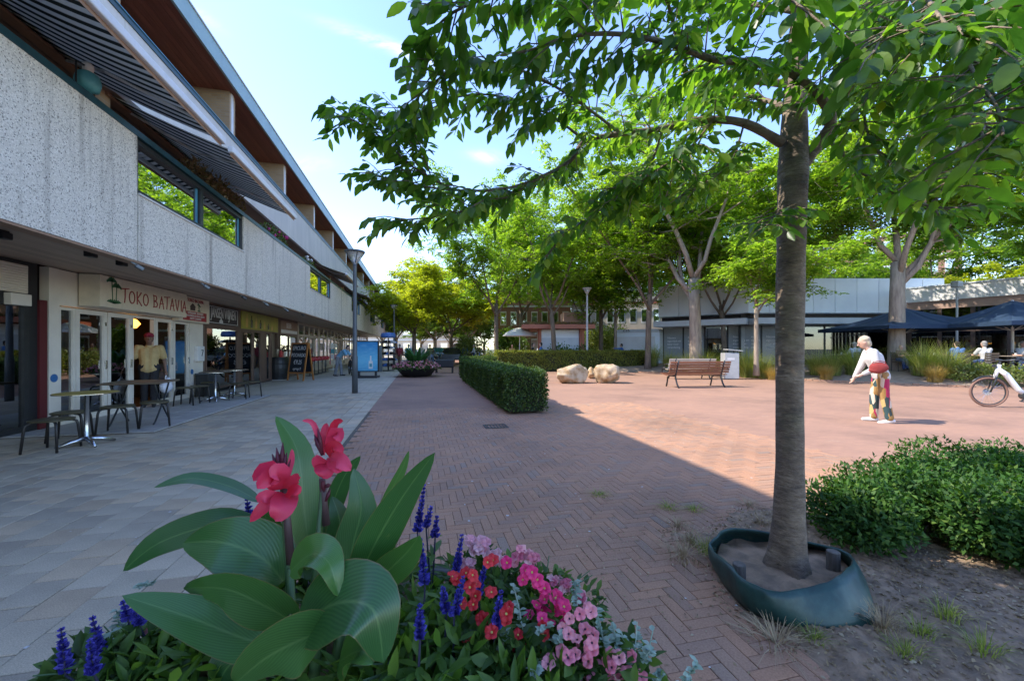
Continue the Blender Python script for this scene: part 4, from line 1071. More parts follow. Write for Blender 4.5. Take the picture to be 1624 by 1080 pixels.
# ------------------------------------------------------------------ clipped hedges
leafmat('yew', [(0, (.03, .065, .016)), (.4, (.05, .1, .02)), (.8, (.085, .14, .028)), (1, (.14, .18, .04))], .3, .5)
leafmat('box_leaf', [(0, (.1, .13, .02)), (.4, (.17, .2, .03)), (.8, (.26, .28, .05)), (1, (.36, .34, .08))], .4, .5)
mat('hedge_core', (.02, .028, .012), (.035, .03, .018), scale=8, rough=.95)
def hedge(label, x0, x1, y0, y1, h, n, ls, leafm, rz=0, org=None):
    t = thing('hedge', label, 'hedge', org or (0, 0, 0), rz)
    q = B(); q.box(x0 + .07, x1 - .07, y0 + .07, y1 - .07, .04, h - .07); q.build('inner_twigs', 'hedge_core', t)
    for k in range(int((x1 - x0 + y1 - y0) / .5)):
        q = B(); s = rnd.uniform(0, 1); xx, yy = rnd.uniform(x0 + .1, x1 - .1), rnd.uniform(y0 + .1, y1 - .1); q.tube([(xx, yy, 0), (xx + .05, yy, h * .5)], .02, 5); q.build('stem', 'hedge_core', t)
    ax, ay, az = (y1 - y0) * h, (x1 - x0) * h, (x1 - x0) * (y1 - y0); tot = 2 * ax + 2 * ay + az
    Ps = []; Ns = []
    for a, nrm in ((ax, (-1, 0, 0)), (ax, (1, 0, 0)), (ay, (0, -1, 0)), (ay, (0, 1, 0)), (az, (0, 0, 1))):
        m_ = int(n * a / tot); P = np.column_stack([NR.uniform(x0, x1, m_), NR.uniform(y0, y1, m_), .06 + (h - .06) * NR.rand(m_) ** .8])
        if nrm[0]: P[:, 0] = x0 if nrm[0] < 0 else x1
        if nrm[1]: P[:, 1] = y0 if nrm[1] < 0 else y1
        if nrm[2]: P[:, 2] = h
        und = .05 * np.sin(P[:, 0] * 5.1 + P[:, 2] * 4) * np.sin(P[:, 1] * 4.3 + P[:, 2] * 3 + P[:, 0]) + NR.normal(0, .028, m_) + .02
        nn_ = np.array(nrm, float); P = P - nn_ * (.06 - und[:, None])
        Ps.append(P); Ns.append(np.tile(nn_, (m_, 1)))
    P = np.concatenate(Ps); N = np.concatenate(Ns); m_ = len(P)
    D = unit(N * .6 + rdir(m_) * 1.0 + [0, 0, .25])
    put('foliage', leaf_mesh('foliage', leafm, P, D, N + rdir(m_) * .7, ls * NR.uniform(.7, 1.3, m_), ls * .5 * NR.uniform(.7, 1.3, m_)), t)['kind'] = 'stuff'
hedge('dark clipped yew hedge running away along the brick walk', 1.72, 2.62, 7.95, 17.3, .88, 52000, .055, 'yew')
hedge('short dark hedge block at the far end of the walk hedge', 1.95, 3.6, 18.6, 19.7, .95, 9000, .06, 'yew')
hedge('sunlit yellow green clipped hedge crossing behind the boulders', -4.7, 4.6, -.5, .5, 1.2, 30000, .085, 'box_leaf', R(-3), (9.1, 22.8, 0))

# ------------------------------------------------------------------ far flower bowl
leafmat('bed_leaf', [(0, (.03, .07, .015)), (.5, (.06, .13, .025)), (1, (.11, .19, .04))], .3)
leafmat('pink_petal', [(0, (.55, .12, .2)), (.5, (.75, .3, .36)), (1, (.8, .5, .5))], .3, tcol=(1.2, .9, .9))
leafmat('canna_far', [(0, (.02, .07, .02)), (1, (.05, .14, .04))], .3, .4)
flat('bowl_dark', (.02, .02, .022), .5)
p = G(661, 598)
t = thing('flower_bowl', 'large dark bowl of pink flowers on the walk, farther of the two bowls', 'planter', (p.x, p.y + .6, 0))
q = B(); q.lathe([(.5, 0), (.7, .06), (1.0, .42), (1.02, .45), (.95, .45), (.9, .38)], (0, 0, 0), 28); q.build('bowl', 'bowl_dark', t, smooth=True)
def mound(n, r, z0, h, th=2 * math.pi):
    a = NR.rand(n) * th; q = np.sqrt(NR.rand(n)) * r
    return np.column_stack([q * np.cos(a), q * np.sin(a), z0 + h * np.sqrt(np.maximum(0, 1 - (q / r) ** 2)) * NR.uniform(.7, 1.05, n)])
P = mound(5000, 1.12, .35, .38); n = len(P); put('foliage', leaf_mesh('foliage', 'bed_leaf', P, rdir(n) + [0, 0, .3], rdir(n), NR.uniform(.07, .13, n), NR.uniform(.04, .06, n)), t)['kind'] = 'stuff'
P = mound(1100, 1.16, .38, .38); n = len(P); put('blossom', leaf_mesh('blossom', 'pink_petal', P, rdir(n) + [0, 0, .5], rdir(n), NR.uniform(.07, .11, n), NR.uniform(.07, .1, n)), t)['kind'] = 'stuff'
n = 60; a = NR.rand(n) * 6.28; P = np.column_stack([.25 * np.cos(a), .25 * np.sin(a), .5 + .3 * NR.rand(n)]); D = np.column_stack([np.cos(a), np.sin(a), 1.1 + NR.rand(n)])
put('canna_leaves', leaf_mesh('canna_leaves', 'canna_far', P, D, np.column_stack([-np.cos(a), -np.sin(a), np.ones(n)]), NR.uniform(.5, .85, n), NR.uniform(.14, .22, n), simple=False), t)['kind'] = 'stuff'
t = thing('black_crate_seat', 'low black bench box beside the far flower bowl', 'bench', (p.x + 1.5, p.y + 3.2, 0), R(-10))
q = B(); q.box(-.55, .55, -.3, .3, .3, .75); q.build('body', 'bowl_dark', t, bev=.05)
for a in (-.45, .45):
    for b2 in (-.22, .22): q = B(); q.box(a - .03, a + .03, b2 - .03, b2 + .03, 0, .3); q.build('leg', 'bowl_dark', t)
# ------------------------------------------------------------------ right side of the square
mat('panel_white', (.74, .78, .8), (.68, .72, .75), scale=1.2, rough=.45, vary=.08)
mat('canopy_grey', (.55, .58, .6), (.48, .51, .54), scale=1.5, rough=.5)
mat('fascia_white', (.66, .64, .62), (.6, .58, .56), scale=1.5, rough=.6)
mat('brick_red_far', (.3, .16, .11), (.24, .13, .09), scale=6, rough=.9)
mat('pink_band', (.4, .26, .2), (.34, .22, .17), scale=3, rough=.8)
flat('window_print', (.3, .32, .33), .2); flat('red_steel', (.36, .1, .05), .45); flat('navy_cloth', (.012, .035, .075), .8)
glassmat('dark_glass', .06, (.35, .37, .38))
# planting bed: bare earth rising to the cafe terrace
EDGE = [(12.2, 20.6), (14.6, 16.9), (16.2, 13.5), (18.4, 10.6), (21.2, 7.4), (24.5, 4.4), (28, 2)]
def edge_dist(x, y):
    best = 1e9; side = 1
    for i in range(len(EDGE) - 1):
        a = Vector(EDGE[i] + (0,)); b = Vector(EDGE[i + 1] + (0,)); p = Vector((x, y, 0)); ab = b - a
        tt = max(0, min(1, (p - a).dot(ab) / ab.dot(ab))); d = (p - a - ab * tt)
        if d.length < best: best = d.length; side = 1 if (ab.x * d.y - ab.y * d.x) > 0 else -1
    return best * side
def bed_h(x, y):
    d = edge_dist(x, y)
    return -.05 + min(1, max(0, (d + .15) / .3)) * .07 + .34 * min(1, max(0, (d - .2) / 1.9)) + .015 * math.sin(x * 5) * math.sin(y * 4.3)
g = B(); g.grid(lambda u, v: (11 + u * 25, 0 + v * 26, bed_h(11 + u * 25, v * 26)), 100, 104)
struct(g.build('planting_bed', 'dry_soil', smooth=True))
kerb = thing('bed_edging', 'low brick edging along the planting bed of grasses', 'kerb')
i = 0
for a, b in zip(EDGE[:-1], EDGE[1:]):
    A, Bv = Vector(a + (0,)), Vector(b + (0,)); L_ = (Bv - A).length; n = int(L_ / .22)
    for k in range(n):
        p = A.lerp(Bv, (k + .5) / n); q = B(); q.box(-.1, .1, -.05, .05, -.03, .05); q.build('edge_brick', 'clay_brick', kerb, loc=p, rz=math.atan2(Bv.y - A.y, Bv.x - A.x))
# white building with the upper box
C0 = W(1187, 506, 24); L0 = W(1043, 515, 27.4); R0 = W(1500, 506, 24)
def wallbox(b, p0, p1, z0, z1, thick, off=0.0):
    """a wall from p0 to p1, its face pushed out by off towards the camera"""
    d = Vector((p1.x - p0.x, p1.y - p0.y, 0)).normalized(); n = Vector((d.y, -d.x, 0))
    if n.dot(Vector((-p0.x, -p0.y, 0))) < 0: n = -n
    a, c = Vector((p0.x, p0.y, 0)) + n * off, Vector((p1.x, p1.y, 0)) + n * off
    e, f = a - n * thick, c - n * thick
    b.add([(v.x, v.y, z) for z in (z0, z1) for v in (a, c, f, e)], [(0, 1, 5, 4), (1, 2, 6, 5), (2, 3, 7, 6), (3, 0, 4, 7), (4, 5, 6, 7), (3, 2, 1, 0)])
wb = thing('white_building', 'white panelled building with overhanging upper box and printed shop windows', 'building')
def split(p0, p1, n): return [(p0.lerp(p1, i / n), p0.lerp(p1, (i + 1) / n)) for i in range(n)]
for p0, p1, n in ((L0, C0, 4), (C0, R0, 9)):
    q = B(); wallbox(q, p0, p1, 3.15, 3.52, 6, -.8); q.build('window_band', 'dark_wall', wb)
    for a, c in split(p0, p1, n):
        sh = (c - a).normalized() * .012
        q = B(); wallbox(q, a + sh, c - sh, 3.52, 5.6, .25, -.1); q.build('wall_panel', 'panel_white', wb)
    q = B(); wallbox(q, p0, p1, 2.8, 3.15, 3, .9); q.build('canopy', 'canopy_grey', wb)
    q = B(); wallbox(q, p0, p1, 3.5, 5.55, 5, -.36); q.build('upper_box', 'panel_white', wb)
    q = B(); wallbox(q, p0, p1, 0, .35, 1.2, -.95); q.build('plinth', 'dark_wall', wb)
    q = B(); wallbox(q, p0, p1, .35, 2.8, .1, -2.4); q.build('room_wall', 'interior', wb)
    for j, (a, c) in enumerate(split(p0, p1, n)):
        d = (c - a).normalized()
        q = B(); wallbox(q, a, a + d * .1, .35, 2.8, .1, -.95); f = q.build('window', 'black_frame', wb)
        printed = (p0 is L0 and j in (0, 1)) or (p0 is C0 and j in (0, 1, 2)) or (p0 is L0 and j == 3)
        q = B(); wallbox(q, a + d * .1, c, .36, 2.8, .02, -.97); q.build('pane', 'window_print' if printed else 'dark_glass', f)
        if printed:
            nrm = Vector((d.y, -d.x, 0)); nrm = nrm if nrm.dot(-a) > 0 else -nrm
            xa = Vector((0, 0, 1)).cross(nrm)
            for li, tx in enumerate(('Nieuwe', 'eigentijds en', 'klaar voor', 'verandering')):
                o_ = Vector((a.x, a.y, 0)) + (d * .35 if xa.dot(d) > 0 else d * ((c - a).length - .3)) - nrm * .955; o_.z = 2.1 - li * .22
                M = Matrix(((xa.x, 0, nrm.x, o_.x), (xa.y, 0, nrm.y, o_.y), (0, 1, 0, o_.z), (0, 0, 0, 1)))
                put('lettering', text_mesh(tx, .2, 'sign_white', .003, .9, 'LEFT', M), f)
# low white garage wall left of it, with roller doors
p0, p1 = W(976, 553, 29), W(1046, 553, 27.3)
gw = thing('white_garage', 'low white garage with ribbed roller doors left of the white building', 'building')
q = B(); wallbox(q, p0, p1, 0, 2.5, 3); q.build('wall', 'panel_white', gw); q = B(); wallbox(q, p0, p1, 2.5, 2.72, 3.1, .1); q.build('roof', 'canopy_grey', gw)
for a, c in split(p0 + (p1 - p0) * .04, p1 - (p1 - p0) * .1, 1):
    dr = B(); wallbox(dr, a, c, .05, 2.2, .02, .03); d_ = dr.build('roller_door', 'fascia_white', gw)
    for k in range(9): q = B(); wallbox(q, a, c, .12 + k * .23, .3 + k * .23, .02, .045); q.build('door_rib', 'fascia_white', d_)
put('lettering', text_mesh('KTN 2', .28, 'black_paint', .003, M=Matrix.Translation(p0.lerp(p1, .3) + Vector((-.08, -.16, 1.26))) @ Matrix.Rotation(-TH, 4, 'Z') @ Matrix.Rotation(R(90), 4, 'X')), gw)
# cafe with the white fascia
c0, c1 = W(1436, 461, 23.5), W(1624, 443, 19.7); c1 = c0 + (c1 - c0) * 2.6
cf = thing('cafe_building', 'low cafe with white fascia and dark glass front behind the navy parasols', 'building')
q = B(); wallbox(q, c0, c1, 4.05, 4.85, 8); q.build('fascia', 'fascia_white', cf); q = B(); wallbox(q, c0, c1, 4.85, 4.92, 8.1, .05); q.build('roof_edge', 'canopy_grey', cf)
q = B(); wallbox(q, c0, c1, 3.6, 4.05, 7, -.15); q.build('lintel', 'pink_band', cf)
q = B(); wallbox(q, c0, c1, .3, 3.6, .1, -4); q.build('room_wall', 'interior', cf); q = B(); wallbox(q, c0, c1, .28, .34, 4, -.2); q.build('room_floor', 'interior_floor', cf)
for j, (a, c) in enumerate(split(c0, c1, 9)):
    d = (c - a).normalized(); q = B(); wallbox(q, a, a + d * .16, .34, 3.6, .16, -.2); f = q.build('window', 'wood_dark', cf)
    q = B(); wallbox(q, a + d * .16, c, .4, 3.6, .02, -.28); q.build('pane', 'dark_glass', f)
    q = B(); wallbox(q, a + d * .16, c, 2.3, 2.4, .1, -.23); q.build('transom', 'wood_dark', f)
for j in range(5):
    a = c0.lerp(c1, .08 + j * .09); pp = Vector((a.x + 1.5, a.y, 0))
    shelf_unit(['shelf of cups in the cafe, deepest along the wall', 'second shelf of bottles in the cafe', 'middle shelf of bottles in the cafe', 'fourth shelf of bottles in the cafe', 'shelf of bottles in the cafe nearest the street edge'][j], pp.x, pp.y - .7, pp.y + .7, (.9, 1.4, 1.9, 2.4), ['bottle_dark', 'sign_white', 'label_paper', 'box_red'], .3, .16)
g = B(); g.add([(v[0], v[1], .33) for v in ((19.2, 16.2), (19.8, 13.4), (21.0, 10.2), (23.5, 6.6), (27, 4), (31, 9), (27, 17), (22, 20))], [tuple(range(8))])
struct(g.build('cafe_terrace', 'clay_paving_far'))
def parasol(label, loc, half, h, rz):
    t = thing('parasol', label, 'parasol', loc, rz, 'large navy parasols at the cafe')
    n = 8; top = h + .95; ring = [(half * (1.0 if k % 2 else 1.0) * max(-1, min(1, 1.414 * math.cos(R(45 * k)))), half * max(-1, min(1, 1.414 * math.sin(R(45 * k))))) for k in range(8)]
    q = B()
    for k in range(8):
        a, b = ring[k], ring[(k + 1) % 8]
        def fn(u, v, a=a, b=b):
            x = a[0] + (b[0] - a[0]) * v; y = a[1] + (b[1] - a[1]) * v; s = u
            return (x * s, y * s, top + (h - top) * s - .10 * math.sin(math.pi * s) - .10 * s * s * math.sin(math.pi * v))
        q.grid(fn, 6, 4)
    o = q.build('canopy', 'navy_cloth', t, smooth=True); md = o.modifiers.new('t', 'SOLIDIFY'); md.thickness = .01
    q = B()
    for k in range(8):
        a, b = ring[k], ring[(k + 1) % 8]; q.add([(a[0], a[1], h), (b[0], b[1], h), (b[0], b[1], h - .16), (a[0], a[1], h - .16)], [(0, 1, 2, 3)])
    q.build('valance', 'navy_cloth', t)
    q = B(); q.tube([(0, 0, 0), (0, 0, top)], .045, 8); q.build('pole', 'white_metal', t)
    for k in range(8): q = B(); q.tube([(0, 0, h - .3), (ring[k][0] * .55, ring[k][1] * .55, top + (h - top) * .55 - .12)], .014, 5); q.build('strut', 'white_metal', t)
    q = B(); q.box(-.4, .4, -.4, .4, 0, .08); q.build('base', 'dark_metal', t)
p = W(1605, 553, 16.3); parasol('navy parasol on a white pole, nearest in front of the cafe', (p.x, p.y, .33), 2.0, 2.05, R(-20))
p = W(1432, 553, 19.3); parasol('navy parasol half hidden behind the massive pale trunk', (p.x, p.y, .33), 2.4, 2.05, R(-20))
p = W(1760, 553, 14.0); parasol('navy parasol at the outer end of the cafe terrace', (p.x, p.y, .33), 2.0, 2.05, R(-20))
p = W(1517, 553, 20.6)
t = thing('fascia_flood_lamp', 'grey flood lamp on a post against the white cafe fascia', 'lamp', (p.x, p.y, .33)); q = B(); q.tube([(0, 0, 0), (0, 0, 4.2)], .05, 7); q.build('post', 'post_pale', t); q = B(); q.box(-.2, .2, -.15, .15, 4.2, 4.5); q.build('head', 'post_pale', t, bev=.03)
# kiosk with red steel frame
k0, k1 = W(856, 553, 27.5), W(921, 553, 27.5)
ks = thing('kiosk', 'white kiosk with red steel frame and planted red roof edge', 'kiosk')
q = B(); wallbox(q, k0, k1, 0, 2.65, 3); q.build('wall', 'panel_white', ks); f0, f1 = W(828, 515, 26.6), W(944, 515, 26.6)
q = B(); wallbox(q, f0, f1, 2.7, 2.98, 4.5); q.build('roof', 'red_steel', ks)
for fr_ in (-.02, .98, 1.02): q = B(); pp = k0.lerp(k1, fr_); q.box(pp.x - .1, pp.x + .1, pp.y - .25, pp.y - .05, 0, 2.7); q.build('post', 'red_steel', ks)
q = B(); wallbox(q, k0 + Vector((.1, 0, 0)), k1 - Vector((.1, 0, 0)), .1, 2.1, .02, .03); q.build('shutter', 'canopy_grey', ks)
n = 1500; d = (f1 - f0); P = np.array([tuple(f0 + d * rnd.random() + Vector((rnd.uniform(-.1, .3), rnd.uniform(0, 1.0), 0))) for _ in range(n)]); P[:, 2] = 2.98 + .12 * NR.rand(n)
put('roof_planting', leaf_mesh('roof_planting', 'dry_leaf', P, rdir(n) + [0, 0, .5], rdir(n), np.full(n, .14), np.full(n, .06)), ks)['kind'] = 'stuff'
q = B(); wallbox(q, W(894, 500, 29), W(929, 500, 29), 2.98, 4.0, 2); q.build('roof_box', 'pink_band', ks)
t = thing('white_parasol', 'white drooping parasol over the kiosk seats', 'parasol', tuple(W(824, 553, 28.5).xy) + (0,)); q = B(); q.lathe([(1.25, 2.25), (1.0, 2.5), (.5, 2.75), (.02, 2.85)], (0, 0, 0), 12, cap=False); q.build('canopy', 'fascia_white', t, smooth=True); q = B(); q.tube([(0, 0, 0), (0, 0, 2.85)], .03, 6); q.build('pole', 'white_metal', t)
# far houses behind the trees
def house(label, p0, p1, h, m, floors, nw, deep=8, roofm='canopy_grey', glass='far_glass'):
    t = thing('apartment_house', label, 'building')
    q = B(); wallbox(q, p0, p1, 0, h, deep); q.build('wall', m, t); q = B(); wallbox(q, p0, p1, h, h + .3, deep, .2); q.build('roof', roofm, t)
    fh = h / floors
    for f in range(floors):
        for a, c in split(p0, p1, nw):
            d = c - a; q = B(); wallbox(q, a + d * .2, c - d * .2, f * fh + fh * .3, f * fh + fh * .82, .05, .02); w_ = q.build('window', 'fascia_white', t)
            q = B(); wallbox(q, a + d * .26, c - d * .26, f * fh + fh * .36, f * fh + fh * .77, .04, .04); q.build('pane', glass, w_)
        if f: q = B(); wallbox(q, p0, p1, f * fh - .1, f * fh + .1, .1, .3); q.build('floor_band', roofm, t)
    return t
house('grey and brick apartment block far behind the kiosk', W(790, 553, 44), W(905, 553, 44), 9, 'brick_red_far', 3, 7)
house('red roofed apartment block behind the tree rows, right of the kiosk', W(906, 553, 48), W(1050, 553, 46), 10, 'pale_render', 3, 8, 8, 'red_steel')
house('tall grey apartment tower behind the cafe trees', W(1330, 553, 52), W(1520, 553, 44), 15, 'brick_red_far', 5, 8, 10)
house('pale flat roofed block closing the street end', W(560, 553, 78), W(735, 553, 74), 6, 'pale_render', 2, 9)
# ------------------------------------------------------------------ trees
mat('bark_grey', (.2, .15, .11), (.11, .085, .065), scale=5, rough=.95, bump=.9, bscale=14, stretch=(2.5, 2.5, .5))
mat('bark_pale', (.36, .29, .22), (.22, .17, .13), scale=5, rough=.95, bump=.9, bscale=12, stretch=(2.5, 2.5, .45))
leafmat('robinia', [(0, (.1, .19, .026)), (.35, (.15, .26, .034)), (.7, (.21, .33, .042)), (1, (.3, .4, .055))], .62, .5)
leafmat('robinia_gold', [(0, (.18, .23, .022)), (.4, (.28, .33, .028)), (.75, (.36, .39, .036)), (1, (.44, .44, .05))], .6, .5)
leafmat('plane_leaf', [(0, (.06, .12, .02)), (.5, (.11, .19, .032)), (1, (.19, .27, .05))], .55, .5)
def limb(b, p, d, length, r0, r1, rs, n=5, wob=.12, up=.04, sides=7):
    pts = [Vector(p)]; dd = Vector(d).normalized()
    for i in range(n):
        dd = (dd + Vector((rs.gauss(0, wob), rs.gauss(0, wob), rs.gauss(0, wob * .6) + up))).normalized()
        pts.append(pts[-1] + dd * (length / n))
    b.tube(pts, [r0 + (r1 - r0) * (i / n) for i in range(n + 1)], sides)
    return pts, dd
def make_tree(seed, H, tr, spread, leafm, bark, ls=.2, fork=.34, n_leaf=15000, flat_=.55, lean=(0, 0), nlimb=5):
    """trunk, limbs and twigs first; sprays of leaves along the twigs"""
    rs = random.Random(seed); nr = np.random.RandomState(seed)
    b = B(); hf = H * fork
    pts = [Vector((0, 0, -.1)), Vector((lean[0] * .1, lean[1] * .1, .5)), Vector((lean[0] * .4, lean[1] * .4, hf * .6)), Vector((lean[0], lean[1], hf))]
    b.tube(pts, [tr * 1.45, tr * 1.05, tr * .92, tr * .85], 12)
    tips = []
    for k in range(nlimb):
        a = 2 * math.pi * (k + rs.uniform(-.3, .3)) / nlimb
        st = pts[3] + Vector((0, 0, -rs.uniform(0, hf * .25) if k else 0))
        el = rs.uniform(.7, 1.5) if k else 3
        P, d = limb(b, st, (math.cos(a), math.sin(a), el), (H - hf) * rs.uniform(.6, .85), tr * rs.uniform(.38, .5), tr * .14, rs, 6, .13, .05, 7)
        for i in range(2, 7):
            for j in range(2):
                a2 = rs.uniform(0, 6.28); P2, d2 = limb(b, P[i], (math.cos(a2), math.sin(a2), rs.uniform(-.05, .7)), spread * rs.uniform(.5, .9) * (1.2 - .1 * i), tr * .16, tr * .05, rs, 4, .16, .02, 5)
                for m in (1, 2, 3, 4):
                    for _ in range(2):
                        a3 = rs.uniform(0, 6.28); L3 = spread * rs.uniform(.18, .36)
                        P3, d3 = limb(b, P2[m], (math.cos(a3), math.sin(a3), rs.uniform(-.35, .35)), L3, tr * .05, tr * .02, rs, 3, .2, -.03, 3)
                        tips.append((P3, d3))
    per = max(1, n_leaf // (len(tips) * 8))
    Ps = []; Ds = []; Ns = []
    for P3, d3 in tips:
        for _ in range(per):
            q = rs.uniform(.2, 1.1) * 3; i = min(2, int(q)); base = P3[i].lerp(P3[i + 1], q - i)
            a = rs.uniform(0, 6.28); dr = Vector((math.cos(a), math.sin(a), rs.uniform(-.5, .25))).normalized(); side = dr.cross(Vector((0, 0, 1))).normalized()
            base = base + Vector((rs.gauss(0, .12), rs.gauss(0, .12), rs.gauss(0, .1)))
            for s in range(8):
                tt = (s // 2) / 4 + .12
                Ps.append(base + dr * tt * ls * 2.2 + Vector((0, 0, -.25 * tt * tt * ls * 2))); Ds.append(dr * .5 + side * (1 if s % 2 else -1) + Vector((rs.gauss(0, .2), rs.gauss(0, .2), rs.gauss(-.15, .25)))); Ns.append((rs.gauss(0, .35), rs.gauss(0, .35), 1))
    n = len(Ps); P = np.array([tuple(v) for v in Ps]); D = np.array([tuple(v) for v in Ds]); N = np.array(Ns)
    t = thing('tree', 'x', 'tree')
    b.build('trunk', bark, t, smooth=True)
    put('crown', leaf_mesh('crown', leafm, P, D, N, ls * nr.uniform(.7, 1.25, n), ls * flat_ * nr.uniform(.7, 1.2, n)), t)['kind'] = 'stuff'
    return t
PROTO = {}
PROTO['a'] = make_tree(1, 13, .17, 4.4, 'robinia', 'bark_grey', .2, .3, 27000)
PROTO['b'] = make_tree(5, 14, .17, 4.8, 'robinia', 'bark_grey', .2, .27, 27000, lean=(.3, .1))
PROTO['c'] = make_tree(9, 9, .17, 3.6, 'robinia_gold', 'bark_grey', .21, .28, 27000)
PROTO['d'] = make_tree(14, 13, .27, 5.2, 'robinia', 'bark_pale', .19, .32, 28000, lean=(.1, -.1))
PROTO['e'] = make_tree(21, 13, .3, 4.6, 'plane_leaf', 'bark_pale', .25, .22, 27000, .7)
PROTO['f'] = make_tree(33, 8, .1, 2.6, 'robinia', 'bark_pale', .18, .42, 15000, nlimb=4)
SZ = {'a': 1.2, 'b': 1.2, 'd': 1.08}
used = set()
def tree(kind, label, p, rz=0, s=1.0, sz=None, z=0):
    loc = (p[0], p[1], z); sc = (s, s, sz or s * SZ.get(kind, 1))
    if kind in used: return dup(PROTO[kind], label, loc, rz, sc)
    used.add(kind); t = PROTO[kind]; t['label'] = label; t.location = loc; t.rotation_euler = (0, 0, rz); t.scale = sc
    return t
TREES = [
    ('a', 'tall robinia with dark straight trunk standing at the end of the walk hedge', 787, 27.5, .4, .95, 0),
    ('b', 'forked leaning robinia rising in front of the white kiosk', 880, 25.6, 2.2, .92, 0),
    ('c', 'golden green young tree with slim trunk behind the far flower bowl', 657, 33, .0, 1.1, 0),
    ('c', 'golden tree farther back between the flower bowl and the walk', 715, 40, 2.0, 1.3, 0),
    ('b', 'pale forked robinia behind the right end of the sunlit hedge', 1027, 23.5, 4.2, 1.0, 0),
    ('a', 'brown trunked robinia left of the pale forked one behind the hedge', 953, 30, 1.2, .95, 0),
    ('f', 'slender dark trunked tree beside the brown robinia behind the hedge', 976, 28, 0.5, 1.15, 0),
    ('d', 'thick robinia with a long side limb before the white building', 1104, 20.5, 3.6, 1.1, 0),
    ('f', 'thin pale mottled young tree among the grasses before the white building', 1199, 17.6, 2.0, .95, .25),
    ('d', 'massive pale trunked robinia beside the navy parasols', 1421, 17.9, 1.0, 1.1, .3),
    ('a', 'robinia outside the cafe corner overhanging the parasols', 1760, 15.5, 2.6, .85, .3),
    ('c', 'small yellow green tree over the cafe roof', 1560, 30, 2.6, .95, 0),
    ('e', 'broad tree leaning over the far end of the shop building', 606, 58, 0.3, .85, 0),
    ('e', 'dense dark tree behind the golden trees at the street end', 690, 60, 1.1, 1.0, 0),
    ('e', 'dense tree closing the walk right of the street end', 745, 56, 2.4, .95, 0),
    ('a', 'tall light tree behind the kiosk parasol', 826, 38, 3.3, 1.1, 0),
    ('e', 'dark tree behind the kiosk roof', 856, 50, 4.0, 1.0, 0),
    ('b', 'light tree right behind the kiosk', 925, 40, 5.0, 1.05, 0),
    ('e', 'dense tree behind the white garage', 1000, 52, 5.5, 1.0, 0),
    ('a', 'tall tree rising behind the left end of the white building', 1070, 33, 1.9, 1.2, 0),
    ('e', 'dense tree behind the middle of the white building', 1180, 40, .9, 1.05, 0),
    ('b', 'airy tree behind the corner of the white building', 1270, 36, 3.0, 1.1, 0),
    ('e', 'dark dense tree left of the apartment tower', 1340, 46, 2.0, 1.1, 0),
    ('a', 'light tree in front of the apartment tower', 1490, 33, 4.4, 1.1, 0),
    ('b', 'tall tree behind the cafe roof right of the tower', 1640, 30, .6, 1.1, 0),
    ('a', 'robinia standing right behind the cherry trunk before the white building', 1254, 21, .7, .9, .25),
    ('b', 'robinia overhanging the left face of the white building', 1150, 24.2, 1.6, .88, 0),
    ('e', 'tall dense tree beside the far end of the shop roofline', 628, 50, 2.7, .85, 0),
    ('e', 'low dense tree closing the street end, left of the golden trees', 668, 66, 3.1, .75, 0),
    ('e', 'low dense tree closing the street end behind the parked cars', 716, 68, 4.1, .8, 0),
    ('e', 'low dense tree closing the street end right of the cars', 768, 64, 5.1, .75, 0),
    ('e', 'farthest tree glimpsed along the shop roofline', 640, 85, 3.9, 1.1, 0),
    ('e', 'farthest tree glimpsed above the street end', 800, 82, 2.9, 1.1, 0),
    ('e', 'farthest tree glimpsed between the kiosk and the garage', 960, 80, 1.9, 1.1, 0),
]
for kind, lab, px, z, rz, s, h in TREES:
    p = W(px, 553, z); o = tree(kind, lab, p, rz, s, None, h); o['group'] = 'trees around the square'

# ------------------------------------------------------------------ grasses and low shrubs in the bed
leafmat('grass_blade', [(0, (.16, .22, .05)), (.5, (.26, .31, .08)), (1, (.42, .4, .17))], .45, .5)
leafmat('grass_gold', [(0, (.4, .26, .08)), (.5, (.5, .35, .12)), (1, (.3, .22, .07))], .35, .5)
def blades(name, m, n, h, r, w, seed, spread=.5):
    nr = np.random.RandomState(seed); V = []; Fc = []
    a = nr.rand(n) * 6.28; b0 = nr.rand(n) * r; lean = nr.uniform(.1, 1, n) * spread; hh = h * nr.uniform(.55, 1.1, n)
    for i in range(n):
        c_, s_ = math.cos(a[i]), math.sin(a[i]); o = len(V)
        for k in range(4):
            t_ = k / 3; rr = b0[i] + lean[i] * hh[i] * t_ * t_ * 1.2; z = hh[i] * (t_ - .28 * lean[i] * t_ ** 3 * 1.6); ww = w * (1 - t_ * .9) / 2
            V += [(c_ * rr - s_ * ww, s_ * rr + c_ * ww, z), (c_ * rr + s_ * ww, s_ * rr - c_ * ww, z)]
        for k in range(3): Fc.append((o + 2 * k, o + 2 * k + 1, o + 2 * k + 3, o + 2 * k + 2))
    me = bpy.data.meshes.new(name); me.from_pydata(V, [], Fc); me.materials.append(MATS[m]); return me
GM = [blades('blades', 'grass_blade', 520, 1.2, .25, .015, s, .9) for s in (1, 2, 3)]
GG = blades('blades', 'grass_gold', 560, .8, .22, .012, 7, .85)
GL = ['at the hedge end before the pale forked robinia', 'left of the thick robinia', 'at the foot of the thick robinia', 'behind the pale bench', 'behind the litter bin', 'right of the litter bin', 'left of the thin pale tree', 'at the foot of the thin pale tree', 'right of the thin pale tree, left of the near trunk', 'just right of the near tree trunk', 'behind the walking woman, first', 'behind the walking woman, second', 'right of the massive pale trunk', 'behind the golden tuft']
